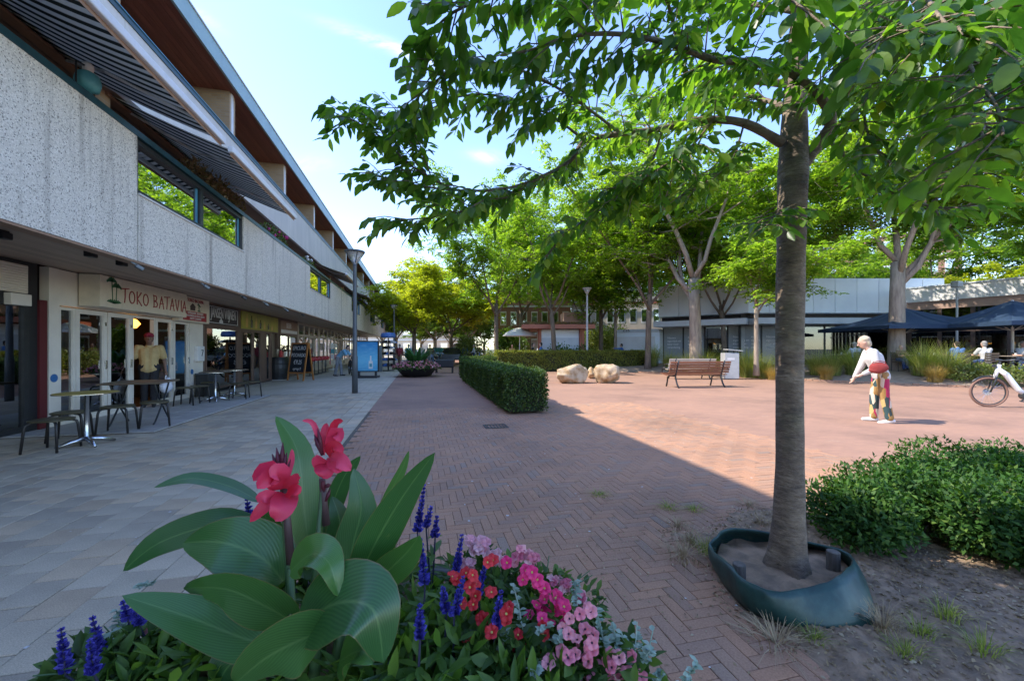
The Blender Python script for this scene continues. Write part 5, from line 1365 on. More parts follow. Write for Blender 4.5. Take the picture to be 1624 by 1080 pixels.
GPX = [(1035, 24), (1062, 22.5), (1092, 21), (1120, 20.3), (1150, 19.7), (1178, 19.2), (1188, 18.6), (1212, 18.2), (1250, 17.8), (1295, 17.6), (1320, 17.3), (1355, 17.0), (1462, 15.9), (1500, 15.3)]
for i, ((px, z), l_) in enumerate(zip(GPX, GL)):
    p = W(px, 553, z); t = thing('grass_clump', 'tall green fountain grass ' + l_, 'grass', (p.x, p.y, bed_h(p.x, p.y)), rnd.uniform(0, 6), 'tall grasses in the planting bed'); t.scale = (rnd.uniform(1.0, 1.35),) * 3
    put('blades', GM[i % 3], t)['kind'] = 'stuff'
for i, (px, z, l_) in enumerate(((1482, 15.0, 'golden straw coloured grass tuft beside the e-bike'), (1060, 23, 'short straw coloured grass tuft left of the benches'), (1225, 17.4, 'straw coloured grass tuft beside the thin pale tree'), (1310, 16.8, 'straw coloured grass tuft right of the near trunk'))):
    p = W(px, 553, z); t = thing('grass_tuft', l_, 'grass', (p.x, p.y, bed_h(p.x, p.y)), i, 'straw coloured grass tufts'); put('blades', GG, t)['kind'] = 'stuff'
leafmat('shrub_lime', [(0, (.08, .13, .03)), (.5, (.17, .22, .05)), (1, (.3, .32, .1))], .35)
leafmat('shrub_deep', [(0, (.02, .065, .012)), (.4, (.035, .1, .018)), (.8, (.06, .15, .025)), (1, (.13, .22, .04))], .3, .6, spec=.3)
def bush(label, loc, rx, ry, h, n, ls, m, seed, lobes=7, grp=None):
    nr = np.random.RandomState(seed); rs = random.Random(seed)
    t = thing('shrub', label, 'shrub', loc, 0, grp); Ps = []; Ns = []
    for k in range(lobes):
        c_ = np.array([rs.uniform(-.6, .6) * rx, rs.uniform(-.6, .6) * ry, h * rs.uniform(.42, .62)]); r_ = np.array([rx * .5, ry * .5, h * .42]) * rs.uniform(.75, 1.1)
        d = unit(nr.normal(size=(n // lobes, 3))); q = d * (nr.rand(n // lobes, 1) ** .28) * (1 + .1 * np.sin(d[:, :1] * 9) + .1 * np.sin(d[:, 1:2] * 7 + 2)); Ps.append(c_ + q * r_); Ns.append(d)
        for j in range(3):
            e = c_ + np.array([rs.uniform(-.3, .3) * rx, rs.uniform(-.3, .3) * ry, h * .2]); b = B(); b.tube([(c_[0] * .5, c_[1] * .5, -.05), tuple(c_ * .8), tuple(e)], [.012, .008, .004], 4); b.build('stem', 'bark_grey', t)
    P = np.concatenate(Ps); N = np.concatenate(Ns); P[:, 2] = np.maximum(P[:, 2], .05); n_ = len(P)
    put('foliage', leaf_mesh('foliage', m, P, N * .7 + rdir(n_, nr) * .8 + [0, 0, .3], N + rdir(n_, nr) * .5 + [0, 0, .6], ls * nr.uniform(.7, 1.3, n_), ls * .48 * nr.uniform(.8, 1.2, n_)), t)['kind'] = 'stuff'
    return t
for i, (px, z, l_) in enumerate(((1535, 14.6, 'lime green low shrub left of the e-bike wheel'), (1590, 13.9, 'lime green low shrub behind the e-bike handlebar'), (1650, 13.3, 'lime green low shrub at the terrace end'))):
    p = W(px, 553, z); bush(l_, (p.x, p.y, bed_h(p.x, p.y) - .05), .8, .7, .8, 1500, .09, 'shrub_lime', i + 3, 6, 'lime shrubs along the terrace')
p = W(905, 553, 26); bush('dark green low shrub before the kiosk shutter', (p.x, p.y, 0), 1.6, .6, 1.7, 2500, .14, 'shrub_deep', 40)
p = W(795, 553, 25.4); bush('yellow green low shrub at the foot of the tall robinia', (p.x, p.y, 0), 1.0, .7, 1.35, 1500, .13, 'shrub_lime', 41)
for i, (px, z, rx, h, l_) in enumerate(((812, 34, 1.8, 3.2, 'tall leafy bush beyond the white drooping parasol'), (948, 33, 2.0, 3.4, 'tall leafy bush between the kiosk and the white garage'), (965, 37, 2.2, 4.0, 'tallest leafy bush behind the white garage'), (750, 36, 1.6, 2.6, 'leafy bush at the right side of the street end'))):
    p = W(px, 553, z); bush(l_, (p.x, p.y, 0), rx, rx * .7, h, 3600, .2, 'shrub_lime' if i % 2 else 'plane_leaf', 80 + i, 9, 'tall bushes behind the hedge')
# glossy shrubs beside the near tree
SH = [((3.1, 2.1), .42, .42, .44, 'glossy green shrub nearest the near tree trunk'), ((3.6, 2.1), .5, .5, .5, 'glossy green shrub second from the near tree trunk'), ((4.25, 2.4), .6, .5, .5, 'glossy green shrub third from the near tree trunk'),
      ((3.75, 1.66), .45, .36, .42, 'glossy green shrub lowest at the picture edge'), ((4.9, 2.2), .65, .6, .55, 'glossy green shrub cut by the picture edge'), ((4.35, 1.6), .5, .45, .46, 'glossy green shrub outermost by the camera')]
for i, (c_, rx, ry, h, l_) in enumerate(SH): bush(l_, (c_[0], c_[1], 0), rx, ry, h, 8500, .042, 'shrub_deep', 60 + i, 8, 'glossy shrubs by the near tree')
# ------------------------------------------------------------------ the near cherry tree
m, t_, b_, o_ = _nodes('cherry_bark')
n1 = _noise(t_, 7, 7, .7, (1, 1, 1.9)); n2 = _noise(t_, 22, 5, .65, (.8, .8, 2.4)); n3 = _noise(t_, 2.5, 4)
c_ = _ramp(t_, n1, [(.3, (.075, .06, .048)), (.48, (.18, .13, .09)), (.6, (.26, .195, .135)), (.75, (.38, .3, .22))])
c_ = _mix(t_, _ramp(t_, _noise(t_, 34, 3, .6, (.35, .35, 2.2)), [(.62, (0, 0, 0)), (.7, (.75, .75, .75))]), c_, (.06, .045, .035))
c_ = _mix(t_, _ramp(t_, n3, [(.52, (0, 0, 0)), (.7, (.5, .5, .5))]), c_, (.13, .14, .06))
t_.links.new(c_, b_.inputs['Base Color']); b_.inputs['Roughness'].default_value = .8; _bump(t_, b_, n2, 1.0, .02)
leafmat('cherry_leaf', [(0, (.04, .105, .022)), (.4, (.075, .17, .03)), (.75, (.12, .23, .04)), (1, (.21, .32, .055))], .6, .36, (1.9, 2.0, .5), .5)
mat('moss', (.1, .11, .025), (.06, .07, .02), scale=20, rough=.95, bump=.5)
ch = thing('cherry_tree', 'cherry tree with smooth banded trunk standing in the green rubber ring', 'tree', tuple(G(1250, 915)))
OFF = ch.location.copy()
def PL(pts): return [W(p[0], p[1], p[2]) - OFF for p in pts]
def smooth_pts(pts, rad, k=4):
    out = []; ro = []; n = len(pts)
    for i in range(n - 1):
        p0, p1, p2, p3 = pts[max(i - 1, 0)], pts[i], pts[i + 1], pts[min(i + 2, n - 1)]
        for j in range(k):
            s = j / k; out.append(.5 * ((2 * p1) + (p2 - p0) * s + (2 * p0 - 5 * p1 + 4 * p2 - p3) * s * s + (3 * p1 - p0 - 3 * p2 + p3) * s ** 3)); ro.append(rad[i] + (rad[i + 1] - rad[i]) * s)
    out.append(pts[-1]); ro.append(rad[-1]); return out, ro
TR = [(1250, 930, 2.35), (1249, 880, 2.35), (1251, 820, 2.35), (1252, 720, 2.35), (1252, 560, 2.35), (1254, 400, 2.35), (1257, 280, 2.35), (1259, 200, 2.36), (1262, 120, 2.38), (1270, 20, 2.4), (1280, -120, 2.4), (1290, -260, 2.4), (1300, -420, 2.4)]
TRr = [0.160, 0.102, 0.081, 0.071, 0.071, 0.073, 0.077, 0.067, 0.055, 0.050, 0.038, 0.025, 0.010]
q = B(); tp, trr = smooth_pts(PL(TR), TRr, 5)
q.tube(tp, [r * (1 + .012 * math.sin(i * 1.7) + .01 * math.sin(i * .6 + 1)) for i, r in enumerate(trr)], 28)
for vi, v in enumerate(q.v):        # root swellings at the foot, slight lumps above
    ax_ = tp[vi // 28] if vi // 28 < len(tp) else None
    if ax_ is None: continue
    a = math.atan2(v[1] - ax_.y, v[0] - ax_.x); fd = max(0, 1 - max(0, v[2]) / .34) ** 1.5
    k_ = 1 + fd * (.2 * math.sin(3 * a + 1) + .14 * math.sin(5 * a)) + .03 * mnoise.noise(Vector((math.cos(a) * 2, math.sin(a) * 2, v[2] * 5)))
    q.v[vi] = (ax_.x + (v[0] - ax_.x) * k_, ax_.y + (v[1] - ax_.y) * k_, v[2])
q.build('trunk', 'cherry_bark', ch, smooth=True)
BR = [  # (points, start radius, end radius, twig spacing)
    ([(1240, 228, 2.33), (1180, 196, 2.3), (1110, 191, 2.3), (1050, 205, 2.3), (985, 213, 2.3), (928, 224, 2.3), (905, 255, 2.28), (860, 280, 2.25), (800, 300, 2.25), (720, 302, 2.25), (640, 290, 2.3), (590, 275, 2.3)], .035, .004, .04),
    ([(720, 302, 2.25), (650, 262, 2.28), (605, 218, 2.3), (560, 192, 2.3), (530, 184, 2.3)], .008, .003, .035),
    ([(690, 300, 2.25), (660, 215, 2.3), (640, 195, 2.3), (590, 185, 2.35)], .006, .003, .035),
    ([(860, 280, 2.25), (780, 325, 2.2), (700, 342, 2.2), (640, 350, 2.25), (612, 352, 2.25)], .009, .003, .035),
    ([(928, 224, 2.3), (870, 182, 2.2), (800, 155, 2.1), (740, 152, 2.1), (690, 170, 2.1), (650, 200, 2.1)], .011, .003, .032),
    ([(985, 213, 2.3), (900, 150, 2.0), (820, 110, 1.85), (740, 100, 1.8), (690, 130, 1.8), (660, 160, 1.8)], .011, .003, .03),
    ([(1272, 262, 2.35), (1300, 225, 2.3), (1318, 190, 2.25), (1292, 145, 2.2), (1245, 112, 2.1), (1190, 100, 1.9), (1130, 95, 1.75), (1060, 70, 1.6), (980, 55, 1.5), (900, 60, 1.5), (830, 85, 1.55)], .05, .004, .032),
    ([(1312, 200, 2.27), (1340, 150, 2.2), (1390, 108, 2.05), (1450, 78, 1.85), (1520, 62, 1.6), (1600, 70, 1.4), (1690, 100, 1.25)], .034, .005, .03),
    ([(1350, 140, 2.15), (1365, 60, 2.2), (1390, -40, 2.2), (1400, -160, 2.3)], .024, .006, .04),
    ([(1262, 135, 2.38), (1160, 126, 2.4), (1090, 118, 2.35), (1075, 70, 2.3), (1060, 10, 2.2), (1030, -60, 2.1), (980, -120, 2.0)], .03, .006, .035),
    ([(1450, 78, 1.85), (1425, 40, 1.5), (1405, 50, 1.25), (1385, 85, 1.1)], .012, .004, .04),
    ([(1268, -40, 2.4), (1180, -70, 2.0), (1080, -60, 1.7), (950, -30, 1.5), (820, -15, 1.45), (720, 20, 1.55), (670, 70, 1.7)], .026, .004, .03),
    ([(1520, 62, 1.6), (1545, 120, 1.35), (1580, 170, 1.12), (1590, 215, 1.0)], .01, .004, .038),
    ([(1305, 215, 2.3), (1380, 285, 2.2), (1440, 318, 2.1), (1500, 330, 2.0), (1560, 322, 1.9)], .014, .004, .035),
    ([(1400, 100, 2.0), (1480, 170, 1.9), (1560, 200, 1.75), (1640, 225, 1.6)], .012, .004, .034),
    ([(1050, 205, 2.3), (1030, 265, 2.25), (990, 300, 2.2), (950, 335, 2.2), (900, 368, 2.2), (875, 395, 2.2)], .01, .003, .035),
    ([(1130, 192, 2.3), (1090, 240, 2.2), (1050, 265, 2.1), (1010, 290, 2.1), (960, 300, 2.1)], .009, .003, .035),
    ([(1180, 196, 2.3), (1160, 255, 2.25), (1120, 290, 2.2), (1080, 310, 2.2)], .008, .003, .035),
    ([(1262, 150, 2.4), (1340, 140, 2.8), (1430, 150, 3.2), (1530, 175, 3.5)], .025, .005, .035),
    ([(1258, 175, 2.4), (1170, 150, 2.9), (1080, 160, 3.3), (1000, 150, 3.6)], .025, .005, .035),
    ([(1268, 20, 2.4), (1150, 0, 2.7), (1030, -20, 3.0), (920, 0, 3.2), (820, 30, 3.3)], .025, .005, .04),
    ([(1280, -80, 2.4), (1400, -60, 2.2), (1520, -30, 1.9), (1640, 0, 1.6)], .025, .005, .032),
    ([(1400, -60, 2.2), (1440, -40, 1.7), (1470, 0, 1.3), (1500, 40, 1.1), (1540, 60, 1.0)], .014, .004, .035),
    ([(1180, -70, 2.0), (1200, -40, 1.6), (1240, -10, 1.3), (1280, 20, 1.2)], .012, .004, .035),
    ([(1390, 108, 2.05), (1370, 180, 1.9), (1390, 240, 1.8), (1430, 270, 1.7)], .01, .004, .035),
    ([(1560, 200, 1.75), (1540, 260, 1.6), (1500, 290, 1.5), (1480, 330, 1.5)], .007, .003, .035),
    ([(1245, 330, 2.33), (1225, 345, 2.2), (1205, 365, 2.15)], .006, .003, .04),
]
rs = random.Random(77); LP = []; LD = []; LN = []; LL = []
for pts, r0, r1, sp in BR:
    pp = PL(pts); rad = [.78 * (r0 + (r1 - r0) * (i / (len(pp) - 1)) ** .7) for i in range(len(pp))]
    sp_, sr = smooth_pts(pp, rad, 4); q = B(); q.tube(sp_, [r * (1 + .06 * math.sin(i * 2.3)) for i, r in enumerate(sr)], 8); brn = q.build('branch', 'cherry_bark', ch, smooth=True)
    tot = sum((sp_[i + 1] - sp_[i]).length for i in range(len(sp_) - 1)); s = 0; nxt = tot * .16; tw = B(); k = 0
    for i in range(len(sp_) - 1):
        d = sp_[i + 1] - sp_[i]; L_ = d.length; d = d.normalized()
        while nxt < s + L_:
            p = sp_[i] + d * (nxt - s); fr = nxt / tot; k += 1
            side = d.cross(Vector((0, 0, 1))).normalized() * (1 if k % 2 else -1)
            td = (d * rs.uniform(.35, .9) + side * rs.uniform(.3, 1.0) + Vector((0, 0, rs.uniform(-.45, .55)))).normalized()
            if fr > .93: td = (d + Vector((rs.gauss(0, .3), rs.gauss(0, .3), rs.gauss(0, .2)))).normalized()
            tl = rs.uniform(.1, .34) * (1.1 - .35 * fr); e = p + td * tl * .6; e2 = e + (td + Vector((0, 0, -.25))).normalized() * tl * .4
            tw.tube([p, e, e2], [.0035, .0025, .0012], 4)
            nl = max(4, int(tl / .021))
            for j in range(nl):
                q_ = (j + .6) / nl; bp = p.lerp(e, q_ / .6) if q_ < .6 else e.lerp(e2, (q_ - .6) / .4)
                sd_ = td.cross(Vector((0, 0, 1))).normalized() * (1 if j % 2 else -1)
                ld = td * rs.uniform(.3, .8) + sd_ * rs.uniform(.3, 1.0) + Vector((rs.gauss(0, .2), rs.gauss(0, .2), rs.uniform(-1.0, -.15)))
                LP.append(bp + ld.normalized() * .012); LD.append(ld); LN.append((rs.gauss(0, .45), rs.gauss(0, .45), 1)); LL.append(rs.uniform(.052, .098))
            nxt += sp * .92 * rs.uniform(.7, 1.3)
        s += L_
    if tw.v: o = tw.build('twigs', 'cherry_bark', brn); o['kind'] = 'stuff'
LP = np.array([tuple(v) for v in LP]); LD = unit(np.array([tuple(v) for v in LD])); LN = np.array(LN); LL = np.array(LL)
WP = LP + np.array(OFF); dep = WP[:, 0] * ST + WP[:, 1] * CT
ux = 812 + F * (WP[:, 0] * CT - WP[:, 1] * ST) / np.maximum(dep, .05); uy = 553 - F * (WP[:, 2] - CAMH) / np.maximum(dep, .05)
keep = np.linalg.norm(WP - np.array([0, 0, CAMH]), axis=1) > .7
seen = keep & (dep > .4) & (ux > 0) & (ux < 1624) & (uy > 0) & (uy < 1080)
size = np.where(seen, LL / dep, -1); own = set(np.argsort(-size)[:300].tolist())
rest = np.array([i for i in range(len(LP)) if keep[i] and i not in own])
put('crown', leaf_mesh('crown', 'cherry_leaf', LP[rest], LD[rest], LN[rest], LL[rest], LL[rest] * .46, simple=False, fold=.14, droop=.14), ch)['kind'] = 'stuff'
def fine_leaf(seed):
    r_ = random.Random(seed); b = B(); n = 10; w = .23 + .02 * r_.random(); dr = r_.uniform(.08, .2); f = r_.uniform(.1, .18); tw_ = r_.uniform(-.25, .25)
    def fn(u, v):
        ww = w * math.sin(math.pi * min(1, u ** .85)) ** .75 * (1 if u < .93 else .8); s = (v - .5) * 2
        z = -dr * u * u + f * ww * abs(s) + .012 * math.sin(u * 24) * abs(s) + tw_ * s * ww * u * .5
        return (u, s * ww, z)
    b.grid(fn, n, 4); b.tube([(-.14, 0, .02), (0, 0, 0)], .008, 4)
    return b.mesh('leaf', 'cherry_leaf', True)
FL = [fine_leaf(i) for i in range(4)]
for i in own:
    d = Vector(LD[i]); sd_ = d.cross(Vector(LN[i])).normalized(); nn_ = sd_.cross(d)
    M = Matrix(((d.x, sd_.x, nn_.x, LP[i][0]), (d.y, sd_.y, nn_.y, LP[i][1]), (d.z, sd_.z, nn_.z, LP[i][2]), (0, 0, 0, 1))) @ Matrix.Scale(LL[i], 4)
    o = bpy.data.objects.new('leaf', FL[i % 4]); COL.objects.link(o); o.parent = ch; o.matrix_local = M

# ------------------------------------------------------------------ rubber ring, stakes, litter
m, t_, b_, o_ = _nodes('green_rubber'); c_ = _ramp(t_, _noise(t_, 7, 5, .7), [(.3, (.007, .026, .025)), (.5, (.012, .05, .044)), (.64, (.022, .07, .06)), (.74, (.12, .12, .09))])
t_.links.new(c_, b_.inputs['Base Color']); b_.inputs['Roughness'].default_value = .42; _bump(t_, b_, _noise(t_, 12, 4), .2, .01)
RIM = [(1127, 869, 2.45), (1154, 894, 2.17), (1181, 919, 2.03), (1227, 938, 1.95), (1290, 927, 1.99), (1335, 910, 2.06), (1353, 888, 2.22), (1344, 876, 2.38), (1300, 862, 2.5), (1220, 843, 2.62), (1156, 838, 2.65), (1131, 852, 2.52)]
BOT = [(1133, 900), (1160, 945), (1195, 975), (1240, 992), (1295, 1003), (1366, 998), (1389, 984), (1368, 930), (1320, 884), (1225, 868), (1160, 864), (1136, 876)]
n = len(RIM); Rp = [W(*p) for p in RIM]; Gp = [G(*p) for p in BOT]
def cyc(pts, k=5):
    o = []
    for i in range(len(pts)):
        p0, p1, p2, p3 = [pts[(i + j - 1) % len(pts)] for j in range(4)]
        for j in range(k): s = j / k; o.append(.5 * ((2 * p1) + (p2 - p0) * s + (2 * p0 - 5 * p1 + 4 * p2 - p3) * s * s + (3 * p1 - p0 - 3 * p2 + p3) * s ** 3))
    return o
Rs, Gs = cyc(Rp), cyc(Gp); k = len(Rs); vs_ = []; fs_ = []; Lv = 6
for i in range(k):
    for j in range(Lv):
        s = j / (Lv - 1); p = Gs[i].lerp(Rs[i], s); out = (Gs[i] - OFF); out.z = 0; p = p + out.normalized() * (.018 * math.sin(math.pi * s) + .0035 * math.sin(i * .9) + .003 * math.sin(i * 2.1 + j)); p.z += .004 * math.sin(i * .55) * s; p.z = max(p.z, .004) if j == 0 else p.z; vs_.append(p)
for i in range(k):
    i2 = (i + 1) % k
    for j in range(Lv - 1): fs_.append((i * Lv + j, i2 * Lv + j, i2 * Lv + j + 1, i * Lv + j + 1))
q = B(); q.add(vs_, fs_); o = q.build('tree_ring', 'green_rubber', None, smooth=True); md = o.modifiers.new('t', 'SOLIDIFY'); md.thickness = .012
tag(o, 'dark green rubber band standing as a skewed ring round the cherry trunk', 'tree ring')
mat('grey_wood', (.16, .14, .12), (.08, .07, .06), scale=8, rough=.9, bump=.6, stretch=(3, 3, .6))
for (px, py, z, h, r, lab) in ((1321, 905, 2.28, .14, .035, 'grey sawn stake stub right of the cherry trunk inside the ring'), (1172, 918, 2.25, .11, .035, 'low grey stake stub left of the cherry trunk inside the ring')):
    p = G(px, py + 12); q = B(); q.lathe([(r, -.02), (r * .97, h), (r * .8, h + .004)], (0, 0, 0), 12); o = q.build('stake', 'grey_wood', None, loc=(p.x, p.y, .02)); tag(o, lab, 'stake', 'stakes round the cherry')
# soil heaped inside the ring
cc_ = sum(Gs, Vector()) / k
q = B(); q.add([tuple(cc_ + Vector((0, 0, .075)))] + [tuple(g_.lerp(cc_, .06) + Vector((0, 0, .05 + .012 * math.sin(i * 1.3)))) for i, g_ in enumerate(Gs)], [(0, 1 + i, 1 + (i + 1) % k) for i in range(k)]); struct(q.build('ring_soil', 'soil', smooth=True))
# fallen leaves and dry bits: too many to count
leafmat('litter', [(0, (.24, .16, .09)), (.35, (.38, .28, .16)), (.7, (.15, .1, .06)), (1, (.52, .42, .28))], .1, .8)
n = 14000; x = NR.uniform(1.45, 5.5, n); y = NR.uniform(.6, 2.95, n); z = np.array([soil_h(a, b) for a, b in zip(x, y)])
kp = z > -.013; P = np.column_stack([x, y, z + .006])[kp]; n = len(P); D = rdir(n); D[:, 2] *= .25
o = put('leaf_litter', leaf_mesh('leaf_litter', 'litter', P, D, rdir(n) * .5 + [0, 0, 1], NR.uniform(.01, .035, n), NR.uniform(.006, .018, n))); struct(o, 'fallen leaves and dry bits on the bare soil', 'stuff')
n = 1800; P = np.column_stack([np.where(NR.rand(n) < .5, NR.uniform(-1, 4.2, n), NR.normal(1.4, .45, n)), np.where(NR.rand(n) < .5, NR.uniform(1.5, 9, n), NR.normal(2.4, .6, n)), np.full(n, .004)]); D = rdir(n); D[:, 2] *= .1
o = put('pavement_litter', leaf_mesh('pavement_litter', 'litter', P, D, rdir(n) * .3 + [0, 0, 1], NR.uniform(.008, .025, n), NR.uniform(.005, .014, n))); struct(o, 'specks of leaf and grit on the brick walk', 'stuff')
TU = [blades('blades', 'grass_gold', 90, .14, .09, .005, 31, 1.4), blades('blades', 'grass_blade', 70, .11, .07, .005, 32, 1.1)]
mat('straw', (.45, .34, .2), (.3, .22, .13), scale=9, rough=.9); TU[0].materials.clear(); TU[0].materials.append(MATS['straw'])
TS = [(1075, 835, 0, 'dry straw tuft on the bricks left of the rubber ring'), (1095, 860, 0, 'dry straw tuft touching the left end of the ring'), (1085, 885, 0, 'flat dry straw tuft below the ring end'), (1120, 875, 1, 'small green weed beside the left end of the ring'), (1230, 1020, 0, 'dry straw tuft at the front foot of the ring'),
      (1290, 1018, 1, 'small green weed in front of the ring'), (1460, 1010, 1, 'green weed patch right of the ring'), (1435, 1040, 1, 'green weed on the soil at the lower edge'), (1500, 985, 1, 'green weed under the glossy shrubs'), (1185, 800, 0, 'dry straw patch behind the cherry trunk, near'), (1205, 830, 0, 'dry straw patch behind the cherry trunk, far'),
      (1060, 805, 1, 'thin weed in a brick joint, upper'), (950, 785, 1, 'weeds in the brick joint in the middle of the walk'), (1100, 808, 1, 'thin weed in a brick joint, right'), (1400, 1000, 0, 'dry straw bits right of the ring'), (1560, 1040, 1, 'green weed at the lower corner of the soil')]
for px, py, kd, lab in TS:
    p = G(px, py); t = thing('weed_tuft' if kd else 'straw_tuft', lab, 'weed', (p.x, p.y, max(0, soil_h(p.x, p.y))), rnd.uniform(0, 6), 'weeds and straw between the bricks'); t.scale = (rnd.uniform(.8, 1.2),) * 2 + (rnd.uniform(.5, 1.0) if py > 815 else .35,)
    put('blades', TU[kd], t)['kind'] = 'stuff'

mat('pale_speck', (.6, .58, .55), (.5, .48, .45), scale=9, rough=.8)
V = []; Fc = []
for i in range(260):
    x, y = (rnd.uniform(-5.5, 4), rnd.uniform(1.2, 9)); r_ = rnd.uniform(.004, .013); k = len(V)
    for j in range(6): a = j * math.pi / 3; rr = r_ * rnd.uniform(.6, 1.3); V.append((x + rr * math.cos(a), y + rr * math.sin(a), .0035))
    Fc.append(tuple(range(k, k + 6)))
me = bpy.data.meshes.new('pavement_specks'); me.from_pydata(V, [], Fc); me.materials.append(MATS['pale_speck']); struct(put('pavement_specks', me), 'pale specks of gum and droppings on the paving', 'stuff')
# ------------------------------------------------------------------ near flower bowl
BC = Vector((-.2, 1.12, 0))
t = thing('flower_bowl', 'large bowl of canna, salvia and petunias at the front, nearest the camera', 'planter', tuple(BC))
q = B(); q.lathe([(.38, 0), (.5, .06), (.7, .36), (.72, .4), (.67, .4), (.64, .34)], (0, 0, 0), 40, cap=False); q.build('bowl', 'bowl_dark', t, smooth=True)
q = B(); q.lathe([(.01, .4), (.4, .4), (.66, .37)], (0, 0, 0), 32, cap=False); q.build('soil', 'soil', t, smooth=True)
# canna leaves: long blades with a midrib
m, t_, b_, o_ = _nodes('canna_leaf')
uv = t_.nodes.new('ShaderNodeUVMap'); sp = t_.nodes.new('ShaderNodeSeparateXYZ'); t_.links.new(uv.outputs[0], sp.inputs[0])
ab = t_.nodes.new('ShaderNodeMath'); ab.operation = 'ABSOLUTE'; sb = t_.nodes.new('ShaderNodeMath'); sb.operation = 'SUBTRACT'; sb.inputs[1].default_value = .5
t_.links.new(sp.outputs[1], sb.inputs[0]); t_.links.new(sb.outputs[0], ab.inputs[0])
wv = t_.nodes.new('ShaderNodeTexWave'); wv.inputs['Scale'].default_value = 4.5; wv.inputs['Distortion'].default_value = 4; wv.inputs['Detail'].default_value = 3
cx = t_.nodes.new('ShaderNodeCombineXYZ'); a1 = t_.nodes.new('ShaderNodeMath'); a1.operation = 'MULTIPLY_ADD'; a1.inputs[1].default_value = -1.4; t_.links.new(ab.outputs[0], a1.inputs[0]); t_.links.new(sp.outputs[0], a1.inputs[2]); t_.links.new(a1.outputs[0], cx.inputs[0]); t_.links.new(cx.outputs[0], wv.inputs[0])
base = _ramp(t_, _rand(t_), [(0, (.03, .095, .03)), (.5, (.042, .125, .034)), (1, (.075, .18, .036))])
base = _mix(t_, .14, base, _ramp(t_, wv.outputs[0], [(.1, (.02, .07, .02)), (.5, (.07, .17, .05)), (.9, (.14, .28, .1))]))
base = _mix(t_, _ramp(t_, ab.outputs[0], [(.0, (.75, .75, .75)), (.035, (0, 0, 0))]), base, (.13, .24, .08))
base = _mix(t_, _ramp(t_, ab.outputs[0], [(.478, (0, 0, 0)), (.495, (.8, .8, .8))]), base, (.2, .14, .06))
base = _mix(t_, _ramp(t_, _noise(t_, 22, 5, .7), [(.66, (0, 0, 0)), (.74, (.5, .5, .5))]), base, (.16, .2, .06))
t_.links.new(base, b_.inputs['Base Color']); b_.inputs['Roughness'].default_value = .3; b_.inputs['Specular IOR Level'].default_value = .6
_bump(t_, b_, wv.outputs[0], .08, .004)
tr = t_.nodes.new('ShaderNodeBsdfTranslucent'); tcx = _mix(t_, 1.0, base, (1.7, 1.9, .6), 'MULTIPLY'); t_.links.new(tcx, tr.inputs[0]); ms = t_.nodes.new('ShaderNodeMixShader'); ms.inputs[0].default_value = .24
t_.links.new(b_.outputs[0], ms.inputs[1]); t_.links.new(tr.outputs[0], ms.inputs[2]); t_.links.new(ms.outputs[0], o_.inputs[0])
flat('canna_stem', (.06, .12, .04), .5); flat('canna_stem_red', (.09, .05, .05), .5)
leafmat('canna_petal', [(0, (.85, .05, .13)), (.5, (.88, .09, .18)), (1, (.75, .025, .06))], .3, .45, (1.1, .7, .7))
leafmat('canna_bud', [(0, (.1, .015, .03)), (1, (.16, .03, .045))], .1, .5)
def blade(name, pts, half, mat_, parent, tilt=0, fold=.2, ripple=.02, nu=16, nv=8, shape=(.75, .8), org=None, side=None):
    sp_, _ = smooth_pts([Vector(p) for p in pts], [0] * len(pts), max(2, nu // (len(pts) - 1)))
    nu = len(sp_) - 1; V = []; org = org or Vector()
    camp = Vector((0, 0, CAMH)); prev = None
    for i, p in enumerate(sp_):
        d = (sp_[min(i + 1, nu)] - sp_[max(i - 1, 0)]).normalized(); s0 = Vector(side) if side else d.cross((camp - p).normalized())
        s0 = (s0 - d * s0.dot(d)).normalized()
        if prev is not None and s0.dot(prev) < 0: s0 = -s0
        prev = s0; s0 = Quaternion(d, R(tilt)) @ s0; nn_ = s0.cross(d); u = i / nu
        w = half * (math.sin(math.pi * max(.02, u) ** shape[0]) ** shape[1]) if u < .999 else half * .015
        for j in range(nv + 1):
            s = (j / nv - .5) * 2
            V.append(p + s0 * s * w + nn_ * (fold * abs(s) * w + ripple * half * math.sin(u * 9 + s * 1.5) * abs(s)) - org)
    b = B(); wv_ = nv + 1; b.add(V, [(i * wv_ + j, (i + 1) * wv_ + j, (i + 1) * wv_ + j + 1, i * wv_ + j + 1) for i in range(nu) for j in range(nv)])
    me = b.mesh(name, mat_, True); ul = me.uv_layers.new(name='UVMap'); uvs = []
    for p in me.polygons:
        for vi in p.vertices: uvs += [(vi // wv_) / nu, (vi % wv_) / nv]
    ul.data.foreach_set('uv', uvs)
    return put(name, me, parent)
def cc(x, y): return 180 + x / 2.454, 640 + y / 2.454
CB = W(*cc(720, 1000), 1.12); CB.z = .42
ca = thing('canna_plant', 'tall canna with broad green leaves and two coral pink flower heads', 'plant', tuple(CB))
def C(pts): return [W(*cc(p[0], p[1]), p[2]) for p in pts]
